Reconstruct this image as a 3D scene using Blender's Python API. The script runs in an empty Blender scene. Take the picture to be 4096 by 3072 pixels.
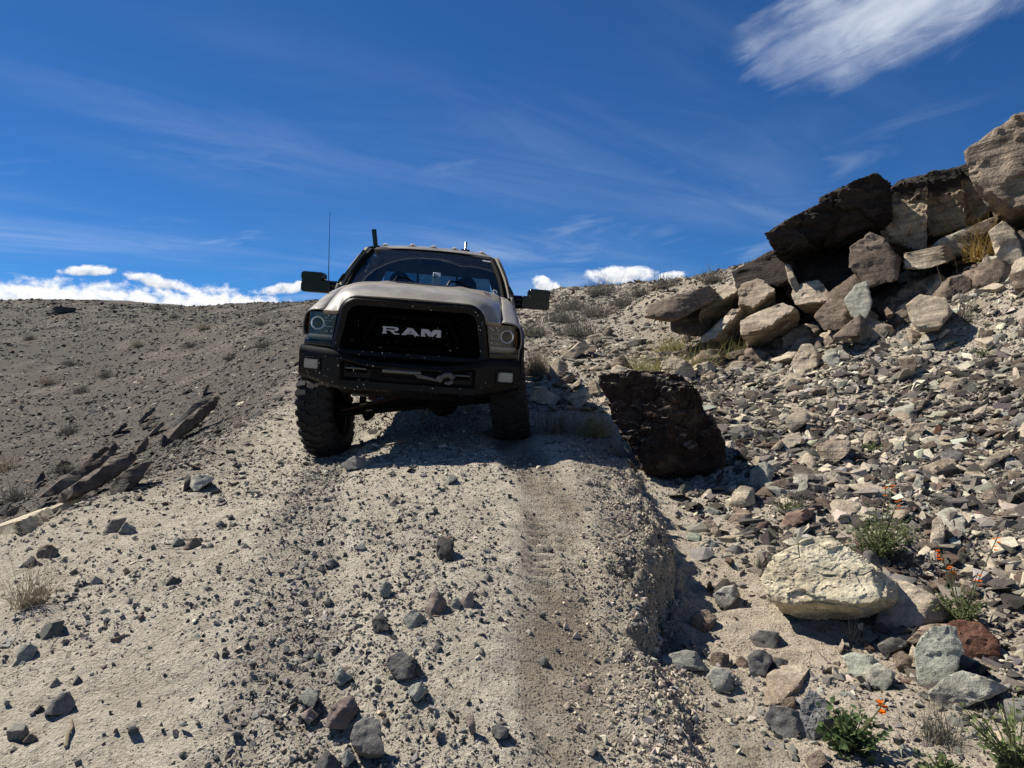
import bpy, bmesh, math, random
import numpy as np
from mathutils import Vector, Matrix

R = math.radians
SC = bpy.context.scene
COL = SC.collection

# ------------------------------------------------------------------ camera
CAMZ = 1.6
cam_d = bpy.data.cameras.new('camera')
cam = bpy.data.objects.new('camera', cam_d)
COL.objects.link(cam)
cam.location = (0, 0, CAMZ)
cam.rotation_euler = (R(90), 0, 0)
cam_d.sensor_fit = 'HORIZONTAL'
cam_d.sensor_width = 36.0
cam_d.lens = 25.49
cam_d.clip_start = 0.05
cam_d.clip_end = 3000
SC.camera = cam

# ------------------------------------------------------------------ light
SUN_AZ = math.atan2(-0.85, 0.52)      # towards the sun, x right, y away from the camera
SUN_EL = R(50.0)
sun_d = bpy.data.lights.new('sun', 'SUN')
sun_d.energy = 5.0
sun_d.angle = R(0.53)
sun_d.color = (1.0, 0.95, 0.87)
sun = bpy.data.objects.new('sun', sun_d)
COL.objects.link(sun)
sdir = Vector((math.sin(SUN_AZ) * math.cos(SUN_EL), math.cos(SUN_AZ) * math.cos(SUN_EL), math.sin(SUN_EL)))
sun.rotation_euler = (-sdir).to_track_quat('-Z', 'Y').to_euler()
sun.location = sdir * 40

world = bpy.data.worlds.new('World')
SC.world = world
world.use_nodes = True
WN, WL = world.node_tree.nodes, world.node_tree.links
WN.clear()


class NT:
    """small helper to write node trees"""
    def __init__(s, tree):
        s.t, s.n, s.l = tree, tree.nodes, tree.links

    def node(s, typ, **kw):
        n = s.n.new(typ)
        for k, v in kw.items():
            setattr(n, k, v)
        return n

    def put(s, sock, v):
        if isinstance(v, bpy.types.NodeSocket):
            s.l.new(v, sock)
        elif v is not None:
            sock.default_value = v

    def math(s, op, a, b=None, c=None, clamp=False):
        n = s.node('ShaderNodeMath', operation=op, use_clamp=clamp)
        s.put(n.inputs[0], a)
        if b is not None: s.put(n.inputs[1], b)
        if c is not None: s.put(n.inputs[2], c)
        return n.outputs[0]

    def vmath(s, op, a, b=None):
        n = s.node('ShaderNodeVectorMath', operation=op)
        s.put(n.inputs[0], a)
        if b is not None: s.put(n.inputs[1], b)
        return n.outputs[0]

    def mapr(s, v, a, b, c=0.0, d=1.0, smooth=True):
        n = s.node('ShaderNodeMapRange', interpolation_type='SMOOTHSTEP' if smooth else 'LINEAR')
        s.put(n.inputs[0], v)
        for i, q in enumerate((a, b, c, d)):
            s.put(n.inputs[1 + i], q)
        return n.outputs[0]

    def noise(s, vec, scale, detail=4, rough=0.55, dist=0.0, typ=None):
        n = s.node('ShaderNodeTexNoise')
        if typ: n.noise_type = typ
        if vec is not None: s.put(n.inputs['Vector'], vec)
        s.put(n.inputs['Scale'], scale)
        n.inputs['Detail'].default_value = detail
        n.inputs['Roughness'].default_value = rough
        n.inputs['Distortion'].default_value = dist
        return n.outputs[0]

    def mix(s, f, a, b, typ='MIX'):
        n = s.node('ShaderNodeMix', data_type='RGBA', blend_type=typ)
        s.put(n.inputs[0], f)
        s.put(n.inputs[6], a if isinstance(a, bpy.types.NodeSocket) else (*a, 1))
        s.put(n.inputs[7], b if isinstance(b, bpy.types.NodeSocket) else (*b, 1))
        return n.outputs[2]

    def comb(s, x, y, z):
        n = s.node('ShaderNodeCombineXYZ')
        for i, q in enumerate((x, y, z)):
            s.put(n.inputs[i], q)
        return n.outputs[0]

    def sep(s, v):
        n = s.node('ShaderNodeSeparateXYZ')
        s.put(n.inputs[0], v)
        return n.outputs

    def bump(s, h, strength, dist, normal=None):
        n = s.node('ShaderNodeBump')
        n.inputs['Strength'].default_value = strength
        n.inputs['Distance'].default_value = dist
        s.put(n.inputs['Height'], h)
        if normal is not None: s.put(n.inputs['Normal'], normal)
        return n.outputs[0]


def build_sky():
    W = NT(world.node_tree)
    sky = W.node('ShaderNodeTexSky', sky_type='NISHITA')
    sky.sun_disc = False
    sky.sun_elevation = SUN_EL
    sky.sun_rotation = SUN_AZ
    sky.altitude = SKY_ALT
    sky.air_density = SKY_AIR
    sky.dust_density = SKY_DUST
    sky.ozone_density = SKY_OZONE
    tc = W.node('ShaderNodeTexCoord')
    d = W.vmath('NORMALIZE', tc.outputs['Generated'])
    x, y, z = W.sep(d)
    deg = 180 / math.pi
    az = W.math('MULTIPLY', W.math('ARCTAN2', x, y), deg)
    el = W.math('MULTIPLY', W.math('ARCSINE', z), deg)
    # high thin cirrus: noise on a flat layer overhead
    zz = W.math('ADD', W.math('MAXIMUM', z, 0.0), 0.10)
    lx, ly = W.math('DIVIDE', x, zz), W.math('DIVIDE', y, zz)
    p1 = W.comb(W.math('MULTIPLY_ADD', ly, 0.35, W.math('MULTIPLY', lx, 0.55)), W.math('MULTIPLY_ADD', lx, -0.5, W.math('MULTIPLY', ly, 0.9)), 3.3)
    big = W.noise(p1, 0.62, 2, 0.5, 0.3)
    p2 = W.comb(W.math('MULTIPLY_ADD', ly, 0.30, W.math('MULTIPLY', lx, 0.7)), W.math('MULTIPLY_ADD', lx, -1.3, W.math('MULTIPLY', ly, 2.2)), 7.1)
    fine = W.noise(p2, 1.25, 5, 0.62, 0.7)
    cir = W.math('MULTIPLY', W.mapr(big, 0.43, 0.72), W.mapr(fine, 0.28, 0.85))
    cir = W.math('MULTIPLY', cir, 0.42)
    # low streaks nearer the horizon
    p3 = W.comb(W.math('MULTIPLY', az, 0.075), W.math('MULTIPLY_ADD', az, -0.05, W.math('MULTIPLY', el, 0.42)), 1.7)
    stk = W.mapr(W.noise(p3, 1.0, 4, 0.6, 0.5), 0.50, 0.85)
    stk = W.math('MULTIPLY', stk, W.math('MULTIPLY', W.mapr(el, 22, 9), 0.40))
    thin = W.math('MAXIMUM', cir, stk)

    cn = W.noise(W.comb(az, W.math('MULTIPLY', el, 1.35), 2.0), 1.05, 5, 0.6, 0.2)
    cnz = W.math('MULTIPLY', W.math('SUBTRACT', cn, 0.5), 2.0)

    def puff(a0, e0, ra, re, slant=0.0, nz=0.9):
        """one cloud: an ellipse on the sky dome; the shared noise frays its edge"""
        da = W.math('SUBTRACT', az, a0)
        de = W.math('SUBTRACT', el, e0) if not slant else W.math('MULTIPLY_ADD', da, -slant, W.math('SUBTRACT', el, e0))
        u, v = W.math('MULTIPLY', da, 1 / ra), W.math('MULTIPLY', de, 1 / re)
        v2 = W.math('MULTIPLY', v, v)
        f = W.math('SUBTRACT', 1.0, W.math('MULTIPLY_ADD', u, u, v2))
        return W.math('MULTIPLY_ADD', cnz, nz, f), v

    # the feathered bright patch
    da = W.math('SUBTRACT', az, 31.5)
    de = W.math('SUBTRACT', el, 26.3)
    ca, sa = math.cos(R(16)), math.sin(R(16))
    a1 = W.math('ADD', W.math('MULTIPLY', da, ca), W.math('MULTIPLY', de, sa))
    b1 = W.math('SUBTRACT', W.math('MULTIPLY', de, ca), W.math('MULTIPLY', da, sa))
    fr = W.noise(W.comb(W.math('MULTIPLY', a1, 0.16), W.math('MULTIPLY', b1, 0.62), 5.0), 1.0, 6, 0.66, 0.9)
    lump = W.noise(W.comb(W.math('MULTIPLY', a1, 0.20), W.math('MULTIPLY', b1, 0.24), 9.0), 1.0, 3, 0.5, 0.2)
    rr = W.math('ADD', W.math('POWER', W.math('ABSOLUTE', W.math('DIVIDE', a1, 14.5)), 2.0), W.math('POWER', W.math('ABSOLUTE', W.math('DIVIDE', b1, 4.6)), 2.0))
    ff = W.math('ADD', W.math('SUBTRACT', 0.95, rr), W.math('ADD', W.math('MULTIPLY', W.math('SUBTRACT', fr, 0.5), 1.15), W.math('MULTIPLY', W.math('SUBTRACT', lump, 0.5), 1.1)))
    feather = W.math('MULTIPLY', W.mapr(ff, -0.15, 1.25), 0.80)
    # heaped clouds low over the horizon, in view and further round
    best, top = None, None
    for a in CUMULUS:
        f, v = puff(*a)
        if best is None:
            best, top = f, v
        else:
            gt = W.math('GREATER_THAN', f, best)
            n_ = W.node('ShaderNodeMix', data_type='FLOAT')
            W.put(n_.inputs[0], gt); W.put(n_.inputs[2], top); W.put(n_.inputs[3], v)
            top = n_.outputs[0]
            best = W.math('MAXIMUM', best, f)
    dens = W.mapr(best, 0.0, 0.75)
    lit = W.math('ADD', W.math('MULTIPLY_ADD', top, 0.30, 0.55), W.math('MULTIPLY', cnz, 0.55))
    shade = W.mapr(lit, 0.05, 0.85)
    K = CLOUD / SKY_STRENGTH
    blue = W.mix(1.0, sky.outputs[0], SKY_TINT, 'MULTIPLY')
    col = W.mix(thin, blue, (K * .70, K * .80, K * .95))
    col = W.mix(feather, col, (K * .80, K * .86, K * .95))
    ccol = W.mix(shade, (K * .45, K * .52, K * .62), (K * 1.02, K * 1.03, K * 1.05))
    col = W.mix(dens, col, ccol)
    world.cycles.sampling_method = 'MANUAL'
    world.cycles.sample_map_resolution = 512
    bg = W.node('ShaderNodeBackground')
    W.put(bg.inputs[0], col)
    bg.inputs[1].default_value = SKY_STRENGTH
    out = W.node('ShaderNodeOutputWorld')
    W.l.new(bg.outputs[0], out.inputs[0])


CUMULUS = ((-31.5, 4.7, 14.0, 2.5, 0.0, .95), (-21.5, 5.0, 8.0, 2.2, -0.07, .95), (-30.2, 7.7, 1.9, .42, 0.1, 1.1), (-26.0, 7.2, 2.2, .55, -.2, 1.1),
           (8.55, 8.45, 3.1, .80, 0.0, .75), (2.7, 7.75, 1.3, .75, -0.3, 1.1), (12.3, 8.25, 1.5, .40, 0.1, 1.2), (-17.2, 7.2, 2.2, .50, 0.2, 1.2),
           (-62, 5.0, 18, 2.2, 0.0, 1.0), (64, 6.0, 14, 1.9, 0.0, 1.0), (150, 5.2, 20, 2.1, 0.0, 1.0), (-130, 5.2, 16, 2.0, 0.0, 1.0))
SKY_STRENGTH = 0.05
SKY_ALT, SKY_AIR, SKY_DUST, SKY_OZONE = 2500, 1.0, 0.0, 3.0
CLOUD = 0.70
SKY_TINT = (0.315, 0.77, 1.24)
build_sky()

SC.view_settings.view_transform = 'Standard'
SC.view_settings.look = 'None'
SC.view_settings.exposure = 0.55
SC.view_settings.gamma = 1.0
SC.view_settings.use_curve_mapping = False
SC.render.engine = 'CYCLES'
SC.cycles.max_bounces = 5
SC.cycles.diffuse_bounces = 1
SC.cycles.transparent_max_bounces = 12
SC.cycles.use_denoising = True


# ------------------------------------------------------------------ terrain height (metres)
# TERRAIN-BEGIN
def _hash(ix, iy, iz, seed):
    h = (ix.astype(np.int64) * 374761393 + iy.astype(np.int64) * 668265263 + iz.astype(np.int64) * 2147483647 + seed * 974711) & 0xffffffff
    h = ((h ^ (h >> 13)) * 1274126177) & 0xffffffff
    h = ((h ^ (h >> 16)) * 2246822519) & 0xffffffff
    return ((h ^ (h >> 15)) & 0xffffff) / float(0xffffff) * 2 - 1


def noise3(x, y, z, seed=0):
    x, y, z = np.broadcast_arrays(np.asarray(x, float), np.asarray(y, float), np.asarray(z, float))
    ix, iy, iz = np.floor(x), np.floor(y), np.floor(z)
    fx, fy, fz = x - ix, y - iy, z - iz
    ux, uy, uz = [f * f * f * (f * (f * 6 - 15) + 10) for f in (fx, fy, fz)]
    ix, iy, iz = ix.astype(np.int64), iy.astype(np.int64), iz.astype(np.int64)
    def c(a, b, d): return _hash(ix + a, iy + b, iz + d, seed)
    x00 = c(0, 0, 0) * (1 - ux) + c(1, 0, 0) * ux
    x10 = c(0, 1, 0) * (1 - ux) + c(1, 1, 0) * ux
    x01 = c(0, 0, 1) * (1 - ux) + c(1, 0, 1) * ux
    x11 = c(0, 1, 1) * (1 - ux) + c(1, 1, 1) * ux
    return (x00 * (1 - uy) + x10 * uy) * (1 - uz) + (x01 * (1 - uy) + x11 * uy) * uz


def noise2(x, y, seed=0):
    x, y = np.broadcast_arrays(np.asarray(x, float), np.asarray(y, float))
    ix, iy = np.floor(x), np.floor(y)
    fx, fy = x - ix, y - iy
    ux, uy = [f * f * f * (f * (f * 6 - 15) + 10) for f in (fx, fy)]
    ix, iy = ix.astype(np.int64), iy.astype(np.int64)
    o = np.zeros_like(ix)
    def c(a, b): return _hash(ix + a, iy + b, o, seed)
    return (c(0, 0) * (1 - ux) + c(1, 0) * ux) * (1 - uy) + (c(0, 1) * (1 - ux) + c(1, 1) * ux) * uy


def fbm2(x, y, octv=4, seed=0, gain=0.5):
    a, s, f = 1.0, 0.0, 1.0
    for i in range(octv):
        s = s + a * noise2(x * f + 17.3 * i, y * f - 9.1 * i, seed + i)
        a *= gain
        f *= 2.03
    return s


def fbm3(x, y, z, octv=4, seed=0, gain=0.5):
    a, s, f = 1.0, 0.0, 1.0
    for i in range(octv):
        s = s + a * noise3(x * f + 17.3 * i, y * f - 9.1 * i, z * f + 4.7 * i, seed + i)
        a *= gain
        f *= 2.03
    return s


def sstep(x, a, b):
    t = np.clip((x - a) / (b - a), 0, 1)
    return t * t * (3 - 2 * t)


# surveyed spot heights (x, y, z) of the trail, the left hollow and hill, the gully and the talus
CTRL = np.array([(-1.766, 2.5, 0.276), (-2.401, 3.4, 0.399), (-3.531, 5.0, 0.524), (-3.012, 5.3, 0.606), (-2.882, 6.2, 0.694), (-2.645, 6.8, 0.812), (-2.818, 9, 1.153), (-4.287, 14, 1.677), (-7.895, 27, 3.611), (-11.586, 40, 5.793), (-7.465, 11, -0.312), (-7.513, 13, -0.086), (-6.491, 13, 0.327), (-5.594, 13, 0.775), (-5.252, 14, 1.291), (-13.297, 20, 0.055), (-14.207, 25, 1.048), (-21.716, 32, 2.218), (-15.978, 32, 2.659), (-12.888, 32, 3.321), (-33.898, 48, 5.837), (-38.135, 54, 7.857), (-33.666, 54, 7.708), (-25.964, 52, 7.194), (-18.67, 48, 6.83), (-12.866, 44, 6.334), (2.516, 38, 6.527), (5.363, 36, 6.417), (7.415, 32, 6.146), (7.997, 26, 5.617), (2.67, 22, 3.39), (1.192, 18, 2.692), (3.807, 20, 3.09), (0.828, 12.5, 1.841), (1.937, 13, 1.994), (0.957, 9.5, 1.364), (3.371, 13, 1.851), (4.51, 15, 2.262), (5.412, 18, 3.561), (3.421, 10, 1.379), (2.359, 7.5, 0.917), (5.128, 11, 2.116), (6.69, 12.5, 2.962), (7.552, 12.5, 3.479), (7.404, 11, 3.512), (6.356, 9, 2.022), (4.59, 6.5, 1.008), (3.853, 7.2, 1.044), (3.39, 4.8, 0.435), (2.783, 5.2, 0.481), (2.344, 5.9, 0.656), (1.721, 6.0, 0.599), (2.534, 4.1, 0.265), (1.872, 3.9, 0.223), (1.283, 3.75, 0.276), (1.063, 4.1, 0.322), (1.787, 2.55, 0.249), (1.212, 2.6, 0.223), (0.752, 2.9, 0.256), (1.504, 6.9, 0.686), (1.222, 8.2, 1.08), (0.0, 6.0, 0.954), (0.0, 4.3, 0.675), (0.0, 3.05, 0.481), (-0.693, 3.1, 0.505), (-0.95, 4.25, 0.686), (-1.251, 5.6, 0.858), (-1.549, 3.6, 0.527), (0.487, 5.7, 0.963), (0.619, 5.1, 0.749), (0.742, 4.2, 0.522), (0.506, 3.4, 0.399), (-0.269, 2.38, 0.339), (-0.875, 2.42, 0.318), (0.297, 2.45, 0.302), (-1.87, 7.4, 0.89), (0.02, 7.4, 1.045), (-0.9, 6.5, 0.98), (-0.9, 9, 1.22), (-2.1, 11.2, 1.38), (-0.2, 11.2, 1.5), (-0.9, 14, 1.85), (-2, 20, 2.7), (-3, 30, 4.35), (-4, 40, 6.0), (-4, 46, 6.5), (0, 0, -0.02), (-2, 0, -0.15), (2, 0, -0.15), (0, -4, -0.6), (-8, -4, -1.6), (8, -4, 0.4), (-8, 2, -1.0), (-6, 5, -0.6), (-14, 6, -1.6), (-14, 12, -1.2), (-30, 10, -1.4), (-40, 30, 3.1), (8, 2, 1.9), (6, 4, 2.0), (9, 7, 3.6), (12, 11, 5.8), (11, 14, 6.2), (9.5, 18, 6.2), (16, 12, 7.1), (14, 20, 7.1), (20, 5, 6.6), (20, 30, 7.6), (10, 40, 6.8), (0, 60, 6.4), (-20, 65, 7.1), (-50, 70, 7.6), (30, 60, 7.6), (0, 120, 4.6), (-120, 120, 5.6), (120, 120, 6.6), (-400, 400, 1.6), (400, 400, 1.6), (0, 400, 1.6), (-120, 0, -2.4), (120, 0, 7.6), (-400, -100, -4.4), (400, -100, 5.6), (0, -60, -5.4), (-300, 100, 1.6), (300, 100, 4.6)])


def _warp(x, y):
    return np.arcsinh(x / 4.0), np.arcsinh(y / 5.0)


def _tps(r2):
    return np.where(r2 > 1e-12, 0.5 * r2 * np.log(np.maximum(r2, 1e-12)), 0.0)


def _fit():
    px, py = _warp(CTRL[:, 0], CTRL[:, 1])
    n = len(px)
    K = _tps((px[:, None] - px[None]) ** 2 + (py[:, None] - py[None]) ** 2) + np.eye(n) * 0.004
    P = np.stack([np.ones(n), px, py], 1)
    A = np.zeros((n + 3, n + 3))
    A[:n, :n], A[:n, n:], A[n:, :n] = K, P, P.T
    w = np.linalg.solve(A, np.concatenate([CTRL[:, 2], np.zeros(3)]))
    return px, py, w


_PX, _PY, _W = _fit()


def smooth_h(x, y):
    """large form of the land without fine relief"""
    x, y = np.asarray(x, float), np.asarray(y, float)
    shp = x.shape
    wx, wy = _warp(x.ravel(), y.ravel())
    out = np.empty(wx.size)
    n = len(_PX)
    for i in range(0, wx.size, 40000):
        a, b = wx[i:i + 40000], wy[i:i + 40000]
        k = _tps((a[:, None] - _PX[None]) ** 2 + (b[:, None] - _PY[None]) ** 2)
        out[i:i + 40000] = k @ _W[:n] + _W[n] + _W[n + 1] * a + _W[n + 2] * b
    return out.reshape(shp)


BANK_Y = np.array([2.4, 2.8, 3.5, 3.9, 4.3, 4.9, 5.5, 6.2, 7.0, 8.0])
BANK_X = np.array([.66, .70, .70, .76, .87, 1.00, .98, 1.06, 1.15, 1.2])
BANK_A = np.array([0., .12, .34, .46, .46, .43, .40, .30, .14, 0.])


def bank(x, y):
    xb = np.interp(y, BANK_Y, BANK_X) + .11 * noise2(y * 1.9, y * 0 + 2.2, 31) + .065 * noise2(y * 5, y * 0, 32) + .035 * noise2(y * 15, y * 0, 33)
    a = np.interp(y, BANK_Y, BANK_A) * np.clip(.82 + .45 * noise2(y * 2.3, y * 0 + 8, 36), .35, 1.3)
    d = xb - x
    return a, d


LANE_Y = np.array([0., 2.4, 3.5, 5.0, 6.5, 7.5, 12., 20., 40.])
LANE_L = np.array([-.8, -.86, -1.05, -1.4, -1.7, -1.86, -2.1, -2.9, -6.5])
LANE_R = np.array([.30, .25, .25, .26, .10, -.02, -.3, -1.0, -4.8])


def lanes(x, y):
    """0..1 how far a point lies inside either wheel lane of the trail"""
    wob = .06 * noise2(y * 1.7, y * 0 + 5, 41) + .05 * noise2(x * 5, y * 5, 42)
    l = np.exp(-((x - np.interp(y, LANE_Y, LANE_L) - wob) / .24) ** 4)
    r = np.exp(-((x - np.interp(y, LANE_Y, LANE_R) + wob) / .21) ** 4)
    return l, r


def height(x, y, fine=True):
    x, y = np.asarray(x, float), np.asarray(y, float)
    z = smooth_h(x, y)
    a, d = bank(x, y)
    z = z + a * np.where(d > 0, .15 * np.tanh(d / .05) * np.exp(-np.abs(d) / .40), .85 * np.tanh(d / .035) * np.exp(-np.abs(d) / .60))
    if fine:
        z = z + a * np.exp(-(d / .16) ** 2) * (.24 * fbm2(x * 10, y * 10, 3, 34) + .14 * np.abs(noise2(x * 26, y * 26, 35)))
    l, r = lanes(x, y)
    near = sstep(y, 16., 9.)
    z = z - .030 * l * near - .040 * r * near
    far = sstep(np.hypot(x, y), 9., 24.)
    z = z + far * (.22 * fbm2(x * .16, y * .16, 3, 51) + .06 * fbm2(x * .8, y * .8, 3, 52))
    if fine:
        z = z + .030 * fbm2(x * .9, y * .9, 3, 61) * (1 - far)
        soft = (1 - .6 * r) * (1 - far)
        z = z + soft * .011 * fbm2(x * 5.5, y * 5.5, 3, 62)
        ridge = 1 - np.abs(fbm2(x * 9., y * 13., 2, 63))
        z = z + soft * .007 * ridge
        z = z + soft * .006 * fbm2(x * 17, y * 21, 2, 64)
    return z
# TERRAIN-END


# ------------------------------------------------------------------ object helpers
rng = np.random.default_rng(7)


def tag(o, label=None, cat=None, group=None, kind=None):
    if label: o['label'] = label
    if cat: o['category'] = cat
    if cat and not kind: o['kind'] = 'thing'
    if group: o['group'] = group
    if kind: o['kind'] = kind
    return o


def mesh_np(name, V, F, smooth=False, angle=None):
    """mesh from a vertex array and an (n,3) or (n,4) face array"""
    V, F = np.asarray(V, np.float32), np.asarray(F, np.int32)
    me = bpy.data.meshes.new(name)
    me.vertices.add(len(V))
    me.vertices.foreach_set('co', V.ravel())
    k = F.shape[1]
    me.loops.add(F.size)
    me.loops.foreach_set('vertex_index', F.ravel())
    me.polygons.add(len(F))
    me.polygons.foreach_set('loop_start', np.arange(0, F.size, k, dtype=np.int32))
    me.polygons.foreach_set('use_smooth', np.full(len(F), smooth))
    me.update(calc_edges=True)
    if smooth and angle:
        me.set_sharp_from_angle(angle=R(angle))
    return me


def link(name, me, mat, parent=None, loc=(0, 0, 0)):
    o = bpy.data.objects.new(name, me)
    COL.objects.link(o)
    if mat is not None and me is not None and len(me.materials) == 0:
        me.materials.append(mat)
    o.location = loc
    if parent: o.parent = parent
    return o


def empty(name, loc=(0, 0, 0), parent=None):
    o = bpy.data.objects.new(name, None)
    COL.objects.link(o)
    o.location = loc
    o.empty_display_size = 0.1
    if parent: o.parent = parent
    return o


# ------------------------------------------------------------------ materials
def newmat(name):
    m = bpy.data.materials.new(name)
    m.use_nodes = True
    m.node_tree.nodes.clear()
    t = NT(m.node_tree)
    b = t.node('ShaderNodeBsdfPrincipled')
    o = t.node('ShaderNodeOutputMaterial')
    t.l.new(b.outputs[0], o.inputs[0])
    return m, t, b


def rock_mat(name, c1, c2, scale=3.0, bump=0.5, strata=0.0, cracks=0.0, cap=None, third=None, dust_or_lit=None):
    """weathered stone: two tones in patches, optional bedding lines, cracks and a dark stained cap"""
    m, t, b = newmat(name)
    tc = t.node('ShaderNodeTexCoord').outputs['Object']
    oi = t.node('ShaderNodeObjectInfo')
    p = t.vmath('ADD', tc, t.vmath('MULTIPLY', oi.outputs['Random'], (37.0, 19.0, 53.0)))
    n1 = t.noise(p, scale, 6, 0.62, 0.4)
    n2 = t.noise(p, scale * 7, 5, 0.65)
    n3 = t.noise(p, scale * 34, 3, 0.6)
    col = t.mix(t.mapr(n1, 0.38, 0.64), c1, c2)
    if third:
        col = t.mix(t.mapr(t.noise(p, scale * .55, 4, .6, .8), 0.50, 0.60), col, third)
    col = t.mix(1.0, col, t.mix(t.mapr(n2, 0.3, 0.7), (.72, .72, .72), (1.22, 1.2, 1.17)), 'MULTIPLY')
    col = t.mix(1.0, col, t.mix(t.mapr(n3, 0.35, 0.66), (.80, .80, .80), (1.12, 1.12, 1.12)), 'MULTIPLY')
    h = t.math('MULTIPLY_ADD', n1, 1.2, t.math('MULTIPLY_ADD', n2, 0.55, t.math('MULTIPLY', n3, 0.22)))
    if strata:
        w = t.node('ShaderNodeSeparateXYZ')
        t.put(w.inputs[0], p)
        sv = t.comb(t.math('MULTIPLY', w.outputs[0], .5), t.math('MULTIPLY', w.outputs[1], .5), t.math('MULTIPLY_ADD', w.outputs[0], -1.2, t.math('MULTIPLY', w.outputs[2], 9.0)))
        sn = t.noise(sv, 1.6, 4, 0.6, 0.15)
        h = t.math('MULTIPLY_ADD', sn, strata, h)
        col = t.mix(1.0, col, t.mix(t.mapr(sn, 0.36, 0.6), (.74, .72, .70), (1.08, 1.07, 1.05)), 'MULTIPLY')
    if cracks:
        v = t.node('ShaderNodeTexVoronoi', feature='DISTANCE_TO_EDGE')
        t.put(v.inputs['Vector'], t.vmath('ADD', p, t.vmath('MULTIPLY', t.noise(p, 2.5, 3), (.35, .35, .35))))
        v.inputs['Scale'].default_value = scale * 1.3
        keep = t.mapr(t.noise(p, scale * .8, 2), .46, .58)
        cr = t.math('MULTIPLY', t.mapr(v.outputs['Distance'], 0.03, 0.0), keep)
        h = t.math('MULTIPLY_ADD', cr, -cracks, h)
        vp = t.node('ShaderNodeTexVoronoi')
        t.put(vp.inputs['Vector'], p)
        vp.inputs['Scale'].default_value = scale * 14
        pit = t.math('MULTIPLY', t.mapr(vp.outputs['Distance'], 0.34, 0.1), t.mapr(t.noise(p, scale * 2.2, 3), .52, .62))
        h = t.math('MULTIPLY_ADD', pit, -cracks * .5, h)
    if cap:
        g = t.node('ShaderNodeNewGeometry')
        gz = t.sep(tc)[2]
        k = t.math('ADD', t.math('MULTIPLY', gz, cap[1]), t.math('MULTIPLY', t.math('SUBTRACT', t.noise(p, 1.1, 6, .65, .6), .5), 3.2))
        col = t.mix(t.mapr(k, cap[2], cap[2] + .5), col, cap[0])
    if dust_or_lit:
        # dusty tan painted on upward faces to stand in for lit top edges
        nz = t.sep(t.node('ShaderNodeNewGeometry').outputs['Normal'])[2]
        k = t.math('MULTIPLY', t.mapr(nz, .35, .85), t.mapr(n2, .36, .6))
        col = t.mix(t.math('MULTIPLY', k, .8), col, dust_or_lit)
    t.put(b.inputs['Base Color'], col)
    b.inputs['Roughness'].default_value = 0.88
    b.inputs['Specular IOR Level'].default_value = 0.25
    t.put(b.inputs['Normal'], t.bump(h, bump, 0.06 / max(scale, .5) * 1.6))
    return m


ROCKM = {
    'dark': rock_mat('desert_varnish_rock', (.020, .015, .012), (.050, .036, .028), 1.1, .9, .6),
    'greybrown': rock_mat('grey_brown_cliff', (.255, .205, .155), (.175, .138, .105), 0.8, .9, .4, 0, ((.12, .092, .07), 1.0, .9)),
    'varnish': rock_mat('stained_sandstone', (.42, .345, .24), (.27, .20, .135), 0.9, .9, .7, 0, ((.040, .030, .023), 1.7, .15)),
    'darkred': rock_mat('dark_red_rock', (.022, .0125, .0095), (.046, .027, .020), 1.6, 1.0, .2, .6, None, (.080, .054, .040), (.30, .24, .18)),  # last tan tone lightens upward faces as if lit
    'brown': rock_mat('brown_rock', (.135, .100, .074), (.235, .185, .140), 1.8, .7, .35),
    'brownpale': rock_mat('purple_brown_rock', (.19, .145, .125), (.27, .225, .195), 6, .5, .1),
    'tan': rock_mat('tan_sandstone', (.45, .385, .29), (.34, .28, .205), 1.6, .6, .3),
    'layer': rock_mat('layered_sandstone', (.42, .355, .265), (.25, .195, .145), 1.6, .7, .8),
    'slabdark': rock_mat('dark_slab_rock', (.090, .070, .055), (.145, .118, .095), 1.6, .8, .5),
    'layerdark': rock_mat('dark_layered_rock', (.20, .165, .13), (.12, .095, .075), 1.6, .7, .6),
    'pale': rock_mat('pale_sandstone', (.50, .43, .33), (.40, .33, .24), 1.8, .5, .25),
    'cream': rock_mat('cream_pitted_sandstone', (.60, .545, .40), (.52, .45, .315), 2.4, .55, .1, 1.3),
    'palegreen': rock_mat('pale_green_siltstone', (.41, .40, .33), (.33, .31, .25), 3.0, .6, .3),
    'greenpale': rock_mat('grey_green_rock', (0.371, 0.375, 0.302), (0.258, 0.255, 0.209), 5, .9, 0),
    'green': rock_mat('green_grey_stone', (0.216, 0.215, 0.181), (0.309, 0.300, 0.251), 7, .9, 0),
    'greendark': rock_mat('dark_green_stone', (0.088, 0.090, 0.074), (0.154, 0.155, 0.130), 7, .9, 0),
    'grey': rock_mat('grey_stone', (0.180, 0.170, 0.153), (0.242, 0.225, 0.200), 6, .5, .1),
    'greydark': rock_mat('dark_grey_stone', (0.088, 0.084, 0.076), (0.170, 0.163, 0.146), 8, 1.0, 0),
    'char': rock_mat('charcoal_stone', (0.057, 0.051, 0.045), (0.103, 0.094, 0.082), 5, .8, 0),
    'black': rock_mat('black_slate', (.028, .028, .03), (.045, .045, .047), 6, .3, 0),
    'rust': rock_mat('rust_rock', (.115, .052, .032), (.17, .085, .055), 5, 1.0, 0),
    'rustpale': rock_mat('reddish_slab', (.26, .175, .135), (.33, .26, .21), 4, .5, .1),
    'twotone': rock_mat('two_tone_stone', (.40, .39, .33), (.115, .09, .075), 4, .9, 0),
    'stripe': rock_mat('striped_rock', (.25, .245, .235), (.17, .165, .16), 3, .7, 1.2),
}


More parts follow.
